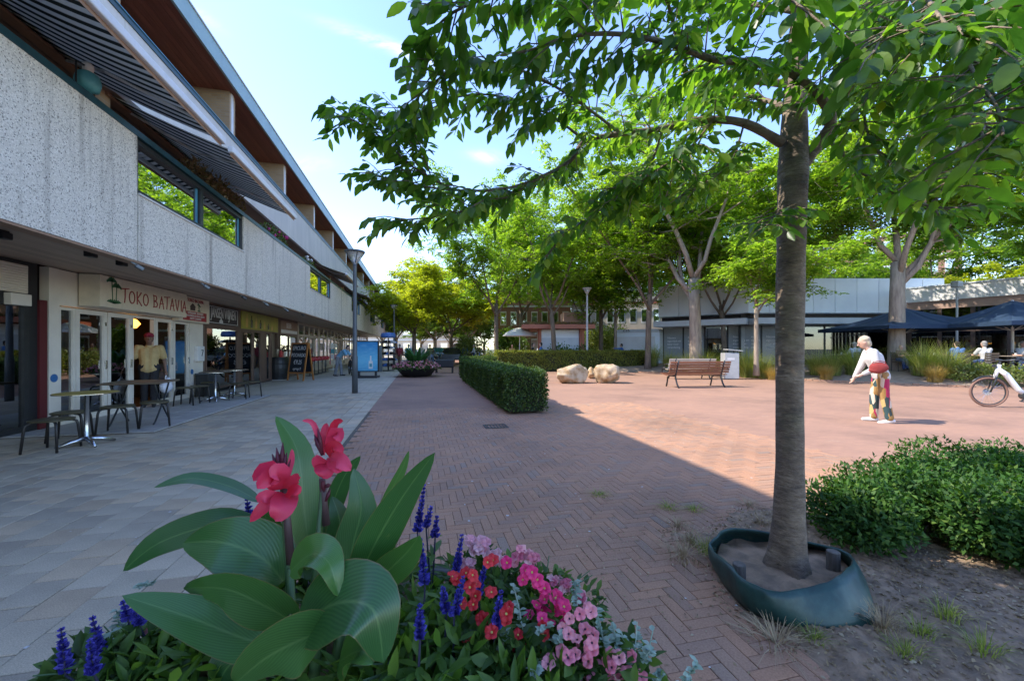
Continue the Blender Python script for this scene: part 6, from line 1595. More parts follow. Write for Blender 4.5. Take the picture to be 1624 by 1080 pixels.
LV = [  # spine in the picture with depth, half width (m), tilt
    ([(640, 930, 1.1), (520, 915, 1.08), (300, 830, 1.02), (35, 745, .98)], .06, 25), ([(660, 690, 1.18), (580, 600, 1.16), (430, 540, 1.14), (272, 540, 1.16)], .088, 10),
    ([(700, 850, 1.1), (600, 790, 1.06), (440, 720, 1.04), (275, 715, 1.08)], .05, -40), ([(560, 480, 1.35), (400, 470, 1.32), (180, 540, 1.28), (38, 650, 1.25)], .05, 30),
    ([(570, 380, 1.3), (450, 320, 1.32), (300, 290, 1.3), (158, 326, 1.26)], .022, 35), ([(770, 640, 1.25), (745, 430, 1.27), (715, 180, 1.3), (632, 48, 1.32)], .05, 25),
    ([(905, 760, 1.22), (930, 560, 1.25), (965, 400, 1.28), (935, 252, 1.3)], .058, 10), ([(950, 700, 1.15), (1010, 560, 1.12), (1120, 370, 1.1), (1250, 190, 1.08)], .052, 15),
    ([(990, 560, 1.3), (1060, 380, 1.33), (1120, 260, 1.35), (1150, 182, 1.36)], .018, 40), ([(980, 760, 1.12), (1060, 660, 1.1), (1140, 580, 1.08), (1192, 512, 1.06)], .045, 30),
    ([(690, 650, 1.05), (770, 585, 1.0), (840, 620, .97), (876, 748, .96)], .042, -35), ([(720, 860, 1.0), (870, 775, .95), (1010, 800, .92), (1050, 1005, .92)], .085, -25),
    ([(830, 880, .98), (720, 920, .93), (590, 990, .9), (475, 1085, .9)], .062, -40), ([(600, 900, 1.12), (520, 960, 1.08), (440, 1030, 1.05), (400, 1120, 1.05)], .06, 30),
    ([(850, 700, 1.3), (875, 560, 1.32), (880, 450, 1.33), (850, 360, 1.34)], .045, 0), ([(800, 560, 1.35), (850, 400, 1.38), (900, 280, 1.4), (962, 203, 1.42)], .034, 30),
    ([(780, 560, 1.32), (770, 430, 1.34), (800, 300, 1.36)], .045, 10), ([(640, 640, 1.3), (600, 500, 1.32), (590, 400, 1.33)], .045, 15), ([(880, 1000, 1.05), (960, 960, 1.0), (1010, 1010, .97)], .05, -30)]
for pts, hw, tl in LV:
    hw *= 1.0; blade('leaf', C(pts), hw / max(.6, math.cos(R(tl))), 'canna_leaf', ca, tl, .16, .03, org=CB)
for a, b2, r_ in (((700, 1000, 1.12), (655, 300, 1.18), .011), ((740, 1000, 1.15), (815, 300, 1.2), .01), ((860, 1000, 1.14), (900, 740, 1.2), .014), ((780, 1000, 1.1), (800, 640, 1.2), .016), ((690, 1000, 1.08), (690, 640, 1.1), .014)):
    p0, p1 = C([a, b2]); p0.z = .42; q = B(); q.tube([p0 - CB, p0.lerp(p1, .5) + Vector((.004, 0, 0)) - CB, p1 - CB], [r_, r_ * .9, r_ * .6], 8); q.build('stem', 'canna_stem', ca, smooth=True)
for a, b2 in (((690, 620, 1.15), (668, 330, 1.16)), ((828, 470, 1.2), (812, 290, 1.2))):
    p0, p1 = C([a, b2]); q = B(); q.tube([p0 - CB, p1 - CB], [.012, .009], 8); q.build('flower_stem', 'canna_stem_red', ca, smooth=True)
PE = [  # petals: base -> tip, half width
    [((650, 320, 1.16), (600, 250, 1.12), (545, 300, 1.1)), .026], [((660, 330, 1.16), (620, 280, 1.1), (560, 330, 1.07)), .03], [((650, 350, 1.16), (600, 390, 1.1), (530, 460, 1.08)), .02], [((670, 350, 1.15), (660, 400, 1.08), (630, 455, 1.07)), .034],
    [((670, 330, 1.16), (710, 290, 1.12), (728, 285, 1.1)), .016], [((675, 345, 1.15), (710, 340, 1.1), (725, 350, 1.1)), .018], [((660, 330, 1.17), (620, 260, 1.17), (600, 240, 1.18)), .02], [((640, 370, 1.14), (590, 360, 1.1), (560, 380, 1.1)), .018], [((665, 310, 1.17), (690, 230, 1.18), (695, 175, 1.18)), .01], [((650, 300, 1.13), (640, 270, 1.09), (610, 285, 1.07)), .03]]
PE2 = [[((820, 200, 1.2), (780, 80, 1.18), (735, 66, 1.17)), .008], [((830, 180, 1.2), (860, 80, 1.2), (895, 66, 1.2)), .012], [((840, 170, 1.2), (870, 110, 1.18), (888, 150, 1.16)), .022], [((825, 190, 1.2), (800, 150, 1.19), (785, 130, 1.18)), .01], [((825, 260, 1.2), (800, 220, 1.16), (790, 200, 1.15)), .02],
       [((830, 220, 1.2), (825, 260, 1.13), (815, 290, 1.12)), .03], [((840, 210, 1.2), (880, 220, 1.15), (925, 260, 1.14)), .024], [((845, 210, 1.2), (870, 250, 1.14), (875, 270, 1.13)), .02], [((835, 200, 1.2), (860, 165, 1.17), (895, 190, 1.15)), .018], [((830, 160, 1.2), (825, 110, 1.2), (830, 75, 1.2)), .014]]
for grp in (PE, PE2):
    for pts, hw in grp: blade('petal', C(pts), hw, 'canna_petal', ca, rnd.uniform(-25, 25), .25, .12, 8, 6, (.7, .6), CB)
for a, b2, r_ in (((655, 270), (660, 150), .008), ((650, 270), (635, 170), .008), ((660, 265), (675, 190), .007), ((645, 270), (618, 195), .006), ((665, 270), (690, 215), .006), ((650, 280), (625, 225), .007), ((815, 200), (782, 120), .008), ((812, 180), (795, 95), .006), ((815, 300), (820, 345), .008), ((825, 320), (847, 315), .007), ((826, 380), (845, 330), .006)):
    p0, p1 = C([a + (1.17,), b2 + (1.18,)]); q = B(); q.tube([p0 - CB, p0.lerp(p1, .55) - CB, p1 - CB], [r_ * .6, r_, .001], 6); q.build('bud', 'canna_bud', ca, smooth=True)

# salvias
leafmat('salvia_floret', [(0, (.03, .025, .22)), (.5, (.07, .06, .4)), (1, (.15, .13, .6))], .2, .6, (1, 1, 1.2)); flat('salvia_stem', (.03, .03, .06), .6)
leafmat('salvia_leaf', [(0, (.06, .13, .02)), (.5, (.1, .2, .03)), (1, (.16, .27, .05))], .4, .45)
SV = [((673, 770), (662, 845), 1.5, 'behind the bright canna leaf, tallest'), ((684, 803), (676, 838), 1.45, 'thin, right of the tallest one'), ((693, 818), (690, 853), 1.4, 'short topped, third from the canna leaf'), ((667, 855), (674, 928), 1.2, 'thick, right beside the dark canna leaf'), ((733, 848), (722, 915), 1.28, 'tall and thick, among the pink geraniums'),
      ((773, 885), (757, 945), 1.22, 'leaning right above the red petunias'), ((735, 915), (720, 978), 1.12, 'curved, in the middle of the bowl'), ((702, 930), (708, 973), 1.15, 'stubby, in the middle of the bowl'), ((666, 957), (666, 1015), 1.02, 'lowest, right of the big drooping canna leaf'), ((795, 937), (785, 998), 1.1, 'thick, over the magenta petunias'),
      ((97, 995), (105, 1070), 1.05, 'leftmost at the picture edge'), ((147, 976), (160, 1040), 1.08, 'second from the picture edge'), ((195, 952), (205, 985), 1.15, 'right of three at the bowl\'s outer side'), ((215, 968), (222, 992), 1.16, 'touching the big canna leaf tip'), ((143, 1015), (150, 1068), 1.0, 'lower one between the two outer spikes'), ((392, 790), (396, 822), 1.55, 'small, behind the coral flower head'), ((352, 818), (354, 834), 1.6, 'tiny, far behind the canna')]
for i, (a, b2, z, l_) in enumerate(SV):
    p1 = W(*a, z); p0 = W(*b2, z); ft = Vector((p0.x + rnd.uniform(-.04, .04), p0.y + rnd.uniform(-.04, .04), .42)); ft = ft.lerp(Vector((BC.x, BC.y, .42)), max(0, 1 - .62 / max(.01, (ft - BC - Vector((0, 0, .42))).length)))
    s_ = thing('salvia_plant', 'blue salvia spike, ' + l_, 'plant', tuple(ft), 0, 'blue salvias in the near bowl')
    q = B(); q.tube([(0, 0, 0), tuple((p0 - ft) * .6 + Vector((0, 0, .01))), tuple(p0 - ft), tuple(p1 - ft)], [.004, .0035, .003, .0015], 5); q.build('stem', 'salvia_stem', s_)
    n = int(60 + 900 * (p1 - p0).length); k = NR.rand(n); A = NR.rand(n) * 6.28; ln = (p1 - p0).length
    wh = (np.floor(k * ln / .016) + .3 + .4 * NR.rand(n)) * .016 / ln; wh = np.clip(wh, 0, 1)
    P = np.array(p0 - ft) + np.outer(wh, np.array(p1 - p0)) ; D = np.column_stack([np.cos(A), np.sin(A), .35 + NR.rand(n) * .5])
    rr = .018 * (1.15 - wh * .75)
    put('flower_spike', leaf_mesh('flower_spike', 'salvia_floret', P, D, rdir(n), rr * NR.uniform(.8, 1.25, n), rr * .8, simple=False), s_)['kind'] = 'stuff'
    n = 16; k = NR.rand(n) * .9; A = NR.rand(n) * 6.28; P = np.outer(k, np.array(p0 - ft)); D = np.column_stack([np.cos(A), np.sin(A), .5 - NR.rand(n) * .6])
    put('leaves', leaf_mesh('leaves', 'salvia_leaf', P, D, np.column_stack([np.zeros(n), np.zeros(n), np.ones(n)]), NR.uniform(.05, .095, n), NR.uniform(.016, .026, n), simple=False), s_)['kind'] = 'stuff'

# petunias and the rest of the filling
flat('flower_eye', (.06, .015, .04), .6); flat('flower_eye_gold', (.5, .4, .1), .6)
for nm, a, b2 in (('salmon', (.85, .24, .33), (.9, .4, .44)), ('crimson', (.55, .02, .03), (.7, .04, .05)), ('magenta', (.8, .02, .17), (.86, .06, .25)), ('pale_pink', (.75, .35, .42), (.8, .55, .58))): leafmat(nm + '_petal', [(0, a), (1, b2)], .3, .5, (1.1, .9, .9))
def petunia(mat_, seed):
    r_ = random.Random(seed); b = B(); n = 30; V = [(0, 0, -.012)]; rings = [(.18, -.006), (.45, .0), (.75, .004), (1.0, .002)]
    for rr, z in rings:
        for j in range(n):
            a = 2 * math.pi * j / n; lobe = 1 - .16 * abs(math.cos(a * 2.5)) ** 6 * rr; w = 1 + .05 * math.sin(3 * a + seed); V.append((rr * lobe * w * .03 * math.cos(a), rr * lobe * .03 * math.sin(a), z + .004 * math.sin(a * 5) * rr + .003 * math.sin(a * 2 + seed) * rr))
    fs = [(0, 1 + j, 1 + (j + 1) % n) for j in range(n)]
    for k in range(3): fs += [(1 + k * n + j, 1 + (k + 1) * n + j, 1 + (k + 1) * n + (j + 1) % n, 1 + k * n + (j + 1) % n) for j in range(n)]
    b.add(V, fs); b.tube([(0, 0, -.035), (0, 0, -.01)], [.002, .005], 6)
    return b.mesh('flower', mat_, True)
eye = B(); eye.lathe([(.001, -.0065), (.0055, -.0045), (.0045, -.003)], (0, 0, 0), 8); EYE = {'salmon_petal': eye.mesh('eye', 'flower_eye'), 'other': eye.mesh('eye', 'flower_eye_gold')}
def plant(name, label, ctr, flowers, mat_, leafm, nleaf, rx, rz_, ll, fs=1.0, leafw=.5, grp='bedding plants in the near bowl'):
    c0 = W(*ctr); base = Vector((c0.x, c0.y, .42)); base = base.lerp(Vector((BC.x, BC.y, .42)), max(0, 1 - .66 / max(.01, (base.xy - BC.xy).length))); t = thing(name, label, 'plant', tuple(base), 0, grp)
    n = nleaf; d = unit(NR.normal(size=(n, 3))); hh = max(.1, c0.z - .42)
    P = np.column_stack([d[:, 0] * rx * NR.rand(n) ** .4, d[:, 1] * rx * NR.rand(n) ** .4, np.abs(d[:, 2]) * hh * NR.rand(n) ** .35 * 1.02])
    put('foliage', leaf_mesh('foliage', leafm, P, d * .6 + rdir(n) * .7 + [0, 0, .2], rdir(n) * .6 + [0, 0, .8], ll * NR.uniform(.7, 1.25, n), ll * leafw * NR.uniform(.8, 1.2, n), simple=False), t)['kind'] = 'stuff'
    q = B()
    for k in range(10): a = rnd.uniform(0, 6.28); q.tube([(0, 0, -.02), (math.cos(a) * rx * .4, math.sin(a) * rx * .4, hh * .5), (math.cos(a) * rx * .8, math.sin(a) * rx * .8, hh * rnd.uniform(.5, .9))], [.003, .0025, .002], 4)
    q.build('stems', 'canna_stem', t)['kind'] = 'stuff'
    if mat_:
        M_ = [petunia(mat_, s) for s in (1, 2, 3)]
        if fs > .7: flowers = list(flowers) + [(a + rnd.uniform(-34, 34), b + rnd.uniform(-26, 22), z + rnd.uniform(-.03, .05)) for a, b, z in list(flowers) * 3]; fs *= .6
        for i, (px, py, z) in enumerate(flowers):
            p = W(px, py, z); nrm = ((Vector((0, 0, CAMH)) - p).normalized() + Vector((rnd.gauss(0, .4), rnd.gauss(0, .4), .55 + rnd.gauss(0, .2)))).normalized()
            o = put('flower', M_[i % 3], t); o.location = p - base; o.rotation_euler = nrm.to_track_quat('Z', 'Y').to_euler(); o.scale = (fs * rnd.uniform(.85, 1.15),) * 3
            if fs > .57: put('eye', EYE['salmon_petal' if mat_ == 'salmon_petal' else 'other'], o)
    return t
def near(lst, z): return [(a, b, z + rnd.uniform(-.03, .03)) for a, b in lst]
plant('petunia_plant', 'salmon pink petunias with dark eyes at the right of the near bowl', (935, 1020, 1.12), near([(912, 1036), (935, 1027), (931, 1050), (901, 1055), (903, 980), (871, 1045), (996, 1066), (933, 1073), (982, 1041), (960, 1062), (915, 1012), (890, 1075)], 1.08), 'salmon_petal', 'bed_leaf', 420, .22, .2, .05)
plant('petunia_plant', 'deep red petunias in the middle of the near bowl', (810, 990, 1.15), near([(852, 1027), (831, 1043), (764, 980), (775, 939), (803, 981), (750, 911), (745, 930), (800, 1050), (770, 1000), (862, 1005)], 1.12), 'crimson_petal', 'bed_leaf', 520, .22, .2, .055)
plant('petunia_plant', 'bright magenta petunias above the salmon ones', (868, 955, 1.2), near([(859, 966), (878, 966), (882, 943), (834, 904), (852, 925), (870, 985), (895, 960)], 1.17), 'magenta_petal', 'bed_leaf', 420, .2, .2, .05, 1.1)
plant('geranium_plant', 'pale pink ivy geranium at the back of the near bowl', (770, 885, 1.45), near([(757 + rnd.uniform(-16, 16), 862 + rnd.uniform(-10, 12)) for _ in range(18)] + [(785 + rnd.uniform(-14, 14), 883 + rnd.uniform(-10, 10)) for _ in range(18)] + [(741 + rnd.uniform(-8, 8), 897 + rnd.uniform(-8, 8)) for _ in range(12)] + [(730, 880), (640, 905), (620, 920)], 1.42), 'pale_pink_petal', 'bed_leaf', 420, .22, .2, .05, .55)
plant('geranium_plant', 'pink and red ivy geranium at the right rear edge of the bowl', (860, 910, 1.4), near([(834 + rnd.uniform(-18, 18), 879 + rnd.uniform(-10, 14)) for _ in range(18)] + [(887 + rnd.uniform(-14, 14), 925 + rnd.uniform(-12, 12)) for _ in range(18)] + [(915 + rnd.uniform(-12, 12), 950 + rnd.uniform(-12, 12)) for _ in range(14)], 1.36), 'pink_petal', 'bed_leaf', 380, .24, .2, .045, .5)
plant('bedding_plant', 'leafy green filling under the salvias in the near bowl', (700, 985, 1.15), [], None, 'salvia_leaf', 700, .3, .2, .085, leafw=.3)
plant('bedding_plant', 'leafy green filling under the canna on the left', (330, 1060, 1.12), [], None, 'salvia_leaf', 600, .3, .2, .075, leafw=.3)
plant('bedding_plant', 'leafy filling at the left end of the near bowl', (215, 1055, 1.15), near([(240, 962), (236, 1000), (262, 1008), (285, 985), (300, 1040)], 1.18), 'salmon_petal', 'bed_leaf', 520, .24, .2, .06, .4)
plant('bedding_plant', 'dark leafy filling behind the canna', (520, 960, 1.5), [], None, 'bed_leaf', 700, .35, .2, .06)
plant('bedding_plant', 'bright leafy filling at the lower right of the bowl', (820, 1075, 1.02), [], None, 'salvia_leaf', 520, .24, .2, .07, leafw=.34)
leafmat('silver_leaf', [(0, (.26, .36, .27)), (.5, (.36, .47, .37)), (1, (.48, .57, .48))], .25, .7, (1.1, 1.2, 1))
def silver(label, sprigs):
    c0 = W(*sprigs[0][0]); base = Vector((c0.x, c0.y, .42)); base = base.lerp(Vector((BC.x, BC.y, .42)), .25)
    t = thing('licorice_plant', label, 'plant', tuple(base), 0, 'silver leaved plants in the near bowl')
    for a in sprigs:
        p0, p1 = W(*a[0]) - base, W(*a[1]) - base; q = B(); q.tube([p0, p0.lerp(p1, .5) + Vector((0, 0, .008)), p1], .0018, 4); q.build('stem', 'silver_leaf', t)
        n = 26; k = NR.rand(n); P = np.array(p0) + np.outer(k, np.array(p1 - p0)); A = NR.rand(n) * 6.28
        put('leaves', leaf_mesh('leaves', 'silver_leaf', P, np.column_stack([np.cos(A), np.sin(A), .5 * NR.rand(n)]), rdir(n) * .5 + [0, 0, 1], NR.uniform(.014, .026, n), NR.uniform(.012, .02, n), simple=False), t)['kind'] = 'stuff'
silver('silver green licorice sprigs trailing at the right rim of the bowl', [((1005, 1075, 1.12), (1010, 985, 1.18)), ((1020, 1078, 1.12), (1035, 1000, 1.18)), ((1000, 1070, 1.1), (985, 1000, 1.16)), ((1040, 1080, 1.1), (1050, 1065, 1.12)), ((1085, 1085, 1.12), (1105, 1048, 1.15)), ((985, 1050, 1.12), (970, 985, 1.17)), ((1015, 1060, 1.1), (1032, 1030, 1.1)), ((960, 1030, 1.12), (945, 965, 1.2))])
silver('silver green licorice sprigs among the red petunias', [((830, 1000, 1.12), (815, 930, 1.18)), ((850, 1000, 1.1), (868, 990, 1.1)), ((880, 1020, 1.08), (895, 1000, 1.1)), ((845, 1070, 1.02), (850, 1055, 1.04)), ((915, 960, 1.2), (912, 920, 1.3)), ((790, 1040, 1.08), (805, 1005, 1.1))])
silver('silver green licorice sprigs behind the left salvias', [((190, 1000, 1.2), (185, 965, 1.2)), ((160, 1050, 1.1), (178, 1000, 1.12)), ((215, 930, 1.3), (245, 925, 1.32)), ((430, 830, 1.5), (450, 815, 1.5)), ((400, 850, 1.5), (440, 840, 1.5))])
# ------------------------------------------------------------------ people
mat('skin', (.55, .34, .25), (.5, .3, .22), scale=12, rough=.55); mat('skin_dark', (.2, .11, .075), (.17, .095, .065), scale=12, rough=.55)
for nm, c_ in (('cloth_white', (.6, .58, .56)), ('cloth_tan', (.52, .38, .17)), ('cloth_black', (.022, .022, .026)), ('cloth_maroon', (.2, .03, .04)), ('cloth_brown', (.2, .13, .08)), ('cloth_sky', (.22, .45, .6)), ('cloth_navy', (.03, .06, .16)), ('cloth_blue', (.06, .16, .4)), ('cloth_grey', (.25, .26, .28)), ('cloth_pale', (.55, .6, .65)), ('cloth_olive', (.14, .15, .07)), ('hair_white', (.5, .42, .3)), ('hair_grey', (.3, .28, .26)), ('hair_dark', (.03, .022, .018)), ('hair_blond', (.4, .26, .1)), ('cap_red', (.28, .02, .045)), ('straw_hat', (.5, .45, .36)), ('bag_red', (.3, .045, .04)), ('shoe_white', (.75, .74, .72)), ('shoe_dark', (.03, .03, .03))):
    mat(nm, c_, tuple(x * .75 for x in c_), scale=7, rough=.85, bump=.25, bscale=16)
m, t_, b_, o_ = _nodes('patterned_cloth')
tcn = t_.nodes.new('ShaderNodeTexCoord'); mp = t_.nodes.new('ShaderNodeMapping'); mp.inputs['Scale'].default_value = (1, 1, .55); vo = t_.nodes.new('ShaderNodeTexVoronoi'); vo.inputs['Scale'].default_value = 13
t_.links.new(tcn.outputs['Object'], mp.inputs[0]); t_.links.new(mp.outputs[0], vo.inputs['Vector']); se = t_.nodes.new('ShaderNodeSeparateColor'); t_.links.new(vo.outputs['Color'], se.inputs[0])
c_ = _ramp(t_, se.outputs[0], [(0, (.3, .17, .05)), (.16, (.6, .5, .38)), (.28, (.03, .05, .05)), (.46, (.34, .2, .07)), (.6, (.4, .02, .08)), (.76, (.03, .07, .075)), (.93, (.5, .35, .14))], True); t_.links.new(c_, b_.inputs['Base Color']); b_.inputs['Roughness'].default_value = .85
flat('eye_dark', (.02, .015, .012), .3); flat('lip', (.35, .12, .1), .5)

def cap(b, p0, p1, r0, r1, n=10):
    """a tapered limb with round ends"""
    p0, p1 = Vector(p0), Vector(p1); d = p1 - p0; L_ = d.length
    d = d.normalized() if L_ > 1e-6 else Vector((0, 0, 1)); pts = []; rad = []
    for k in range(4): a = -math.pi / 2 + k * math.pi / 8; pts.append(p0 + d * r0 * math.sin(a)); rad.append(max(.0015, r0 * math.cos(a)))
    pts.append(p0); rad.append(r0); pts.append(p1); rad.append(r1)
    for k in range(1, 5): a = k * math.pi / 8; pts.append(p1 + d * r1 * math.sin(a)); rad.append(max(.0015, r1 * math.cos(a)))
    b.tube(pts, rad, n)
def ell(b, c, r, M=None):
    bb = B(); bb.ball((0, 0, 0), 1, 14, 0, r); T = Matrix.Translation(c) @ (M or Matrix.Identity(4)); b.add(bb.v, bb.f, 0, T)
def remesh(name, b, mat_, parent, vox):
    o = b.build(name, mat_, parent)
    md = o.modifiers.new('skin', 'REMESH'); md.mode = 'VOXEL'; md.voxel_size = vox; md.use_smooth_shade = True
    sm = o.modifiers.new('s', 'SMOOTH'); sm.factor = .5; sm.iterations = 3
    return baked(o)
def rot(v, ax, a): return Quaternion(ax, a) @ v
def person(label, loc, rz, H=1.7, top='cloth_white', legs='cloth_black', shoe='shoe_dark', hair='hair_dark', skin='skin', lean=0, head=0, legL=(0, 0), legR=(0, 0), armL=(0, .1, .1), armR=(0, .1, .1), sleeve='long', hat=None, vox=.012, wide=1.0, skirt=False, hairlong=False, sit=None, grp=None, topm=1.0):
    """faces +X; the hips carry a spine, two legs and two arms bent at the joints"""
    t = thing('person', label, 'person', loc, rz, grp); s = H / 1.7; X, Y, Z = Vector((1, 0, 0)), Vector((0, 1, 0)), Vector((0, 0, 1))
    def leg(side, a, k):
        hp = Vector((0, side * .085 * s, 0)); d = rot(-Z, Y, -a); kn = hp + d * .43 * s; d2 = rot(-Z, Y, -a + k); an = kn + d2 * .42 * s
        return hp, kn, an, d2
    Ls = {1: leg(1, *legL), -1: leg(-1, *legR)}
    low = min(v[2].z for v in Ls.values()); hip = Vector((0, 0, (sit if sit is not None else -low + .07 * s)))
    Ls = {k_: [hip + v[0], hip + v[1], hip + v[2], v[3]] for k_, v in Ls.items()}
    up = rot(Z, Y, lean); fw = rot(X, Y, lean); wa = hip + up * .14 * s; chs = hip + rot(Z, Y, lean * 1.05) * .34 * s; nk = hip + rot(Z, Y, lean * 1.12) * .52 * s
    hd_up = rot(Z, Y, lean * .5 + head); hc = nk + hd_up * .155 * s + rot(X, Y, lean * .5 + head) * .025 * s; hf = rot(X, Y, lean * .5 + head)
    def arm(side, fl, ab, el):
        sh = nk - up * .07 * s + Y * side * .175 * s * wide; d = rot(rot(-Z, Y, -fl), X, side * ab); e = sh + d * .29 * s; d2 = rot(rot(-Z, Y, -(fl + el)), X, side * ab * .4); w = e + d2 * .25 * s
        return sh, e, w, d2
    As = {1: arm(1, *armL), -1: arm(-1, *armR)}
    b = B()
    # body
    MH = hf.to_track_quat('X', 'Z').to_matrix().to_4x4()
    ell(b, hc, (.095 * s, .075 * s, .115 * s), MH); ell(b, hc + hf * .03 * s - hd_up * .06 * s, (.06 * s, .055 * s, .06 * s), MH)
    cap(b, hc + hf * .088 * s, hc + hf * .112 * s - hd_up * .025 * s, .012 * s, .016 * s, 6)
    for sd in (1, -1): ell(b, hc + Y * sd * .076 * s - hd_up * .01 * s, (.02 * s, .011 * s, .03 * s), MH)
    cap(b, nk - up * .04 * s, hc - hd_up * .06 * s, .055 * s, .05 * s)
    for sd in (1, -1):
        cap(b, hip + Y * sd * .06 * s, wa + Y * sd * .05 * s, .10 * s * wide, .095 * s * wide); cap(b, wa + Y * sd * .05 * s, chs + Y * sd * .065 * s, .095 * s * wide, .11 * s * wide); cap(b, chs + Y * sd * .07 * s, nk - up * .06 * s + Y * sd * .13 * s, .10 * s * wide, .055 * s)
        hp, kn, an, d2 = Ls[sd]; cap(b, hp, kn, .088 * s, .055 * s); cap(b, kn, an, .056 * s, .036 * s); cap(b, kn.lerp(an, .1) - rot(X, Y, 0) * .015 * s, kn.lerp(an, .5) - X * .012 * s, .05 * s, .045 * s)
        ft = rot(d2, Y, -math.pi / 2 * .96) if sit is None else rot(d2, Y, -math.pi / 2); cap(b, an - ft * .03 * s + d2 * .03 * s, an + ft * .15 * s + d2 * .045 * s, .034 * s, .03 * s)
        sh, e, w, dd = As[sd]; cap(b, sh, e, .05 * s * (1 + (wide - 1) * .6), .038 * s); cap(b, e, w, .039 * s, .026 * s)
        pm = w + dd * .045 * s; sdv = dd.cross(X); sdv = (sdv.normalized() if sdv.length > .1 else Y); cap(b, w, w + dd * .07 * s, .024 * s, .03 * s)
        cu = rot(dd, Y, -.25)
        for f_, (o_, l_) in enumerate(((-.026, .062), (-.009, .072), (.009, .068), (.025, .052))):
            r0_ = w + dd * .085 * s + sdv * o_ * s; m_ = r0_ + rot(dd, Y, -.3) * l_ * .55 * s; cap(b, r0_, m_, .0095 * s, .009 * s, 6); cap(b, m_, m_ + rot(dd, Y, -.8) * l_ * .5 * s, .009 * s, .007 * s, 6)
        th = w + dd * .03 * s + X * .022 * s; cap(b, th, th + (dd * .6 + X * .8).normalized() * .05 * s, .011 * s, .009 * s, 6)
    remesh('body', b, skin, t, vox)
    # clothes
    b = B(); g_ = 1.14 * topm
    for sd in (1, -1):
        cap(b, hip - up * .03 * s + Y * sd * .06 * s, wa + Y * sd * .05 * s, .112 * s * wide * topm, .105 * s * wide * topm); cap(b, wa + Y * sd * .05 * s, chs + Y * sd * .065 * s, .105 * s * wide * topm, .12 * s * wide * topm); cap(b, chs + Y * sd * .07 * s, nk - up * .065 * s + Y * sd * .14 * s, .11 * s * wide * topm, .066 * s)
        sh, e, w, dd = As[sd]
        if sleeve == 'long': cap(b, sh, e, .064 * s * g_, .054 * s * g_); cap(b, e, w - dd * .02 * s, .054 * s * g_, .042 * s)
        else: cap(b, sh, sh.lerp(e, .72), .066 * s * g_, .066 * s * g_)
    cap(b, nk - up * .05 * s, nk - up * .02 * s, .068 * s, .064 * s)
    remesh('shirt' if not skirt else 'dress', b, top, t, vox)
    b = B()
    for sd in (1, -1):
        hp, kn, an, d2 = Ls[sd]; cap(b, hip + Y * sd * .05 * s + up * .06 * s, hp, .105 * s * wide, .105 * s * wide)
        if skirt: cap(b, hp, kn, .11 * s, .12 * s)
        else: cap(b, hp, kn, .104 * s * (1 + (wide - 1) * .5), .078 * s); cap(b, kn, an - d2 * .03 * s, .078 * s, .07 * s)
    remesh('trousers' if not skirt else 'skirt', b, legs, t, vox)
    for sd in (1, -1):
        hp, kn, an, d2 = Ls[sd]; b = B(); ft = rot(d2, Y, -math.pi / 2); cap(b, an - ft * .035 * s + d2 * .035 * s, an + ft * .16 * s + d2 * .048 * s, .044 * s, .036 * s); cap(b, an, an + d2 * .03 * s, .045 * s, .045 * s); remesh('shoe', b, shoe, t, vox)
    b = B(); ell(b, hc - hf * .028 * s + hd_up * .035 * s, (.092 * s, .083 * s, .094 * s), MH)
    ell(b, hc - hf * .05 * s - hd_up * .03 * s, (.06 * s, .08 * s, .09 * s if not hairlong else .16 * s), MH)
    for k in range(7): a = rnd.uniform(0, 6.28); ell(b, hc - hf * .03 * s + hd_up * .05 * s + (hf * math.cos(a) + Y * math.sin(a)) * .055 * s, (.04 * s, .035 * s, .035 * s), MH)
    remesh('hair', b, hair, t, vox)
    for sd in (1, -1): q = B(); q.ball(tuple(hc + hf * .086 * s + Y * sd * .03 * s + hd_up * .005 * s), .0095 * s, 6); q.build('eye', 'eye_dark', t)
    q = B(); q.ball(tuple(hc + hf * .085 * s - hd_up * .055 * s), .012 * s, 6, 0, (.5, 1.6, .5)); q.build('mouth', 'lip', t)
    if hat:
        b = B(); ell(b, hc + hd_up * .065 * s - hf * .01 * s, (.105 * s, .095 * s, .075 * s), MH)
        if hat == 'cap_red': ell(b, hc + hd_up * .055 * s + hf * .1 * s, (.07 * s, .07 * s, .012 * s), MH)
        else: ell(b, hc + hd_up * .06 * s, (.19 * s, .18 * s, .016 * s), MH)
        remesh('hat', b, hat, t, vox)
    return t, dict(hip=hip, arms=As, head=hc, nk=nk)
def world_of(t, p): return Matrix.Translation(t.location) @ Matrix.Rotation(t.rotation_euler.z, 4, 'Z') @ p
# walking woman in the sun
p = G(1396, 669)
lady, J = person('white haired woman in white blouse and patterned trousers walking bent forward', (p.x, p.y, 0), R(140), 1.62, 'cloth_white', 'patterned_cloth', 'shoe_white', 'hair_white', lean=.3, head=.22, legL=(-.08, .1), legR=(.16, .14), armL=(-.12, .2, 1.15), armR=(.32, .08, .1), vox=.0105, wide=1.05, topm=1.08)
w = world_of(lady, J['arms'][1][1] * .45 + J['arms'][1][2] * .55)
t = thing('handbag', 'soft red handbag held under the arm of the woman in white', 'bag', tuple(world_of(lady, J['hip'] + Vector((.10, .27, .14)))), R(140))
q = B(); ell(q, Vector((0, 0, 0)), (.14, .05, .1)); ell(q, Vector((.03, .0, -.05)), (.12, .045, .06)); remesh('body', q, 'bag_red', t, .01)
q = B(); q.tube([(-.1, 0, .05), (-.08, .02, .1), (0, .03, .12), (.08, .02, .1), (.1, 0, .05)], .008, 6); q.build('handle', 'bag_red', t)
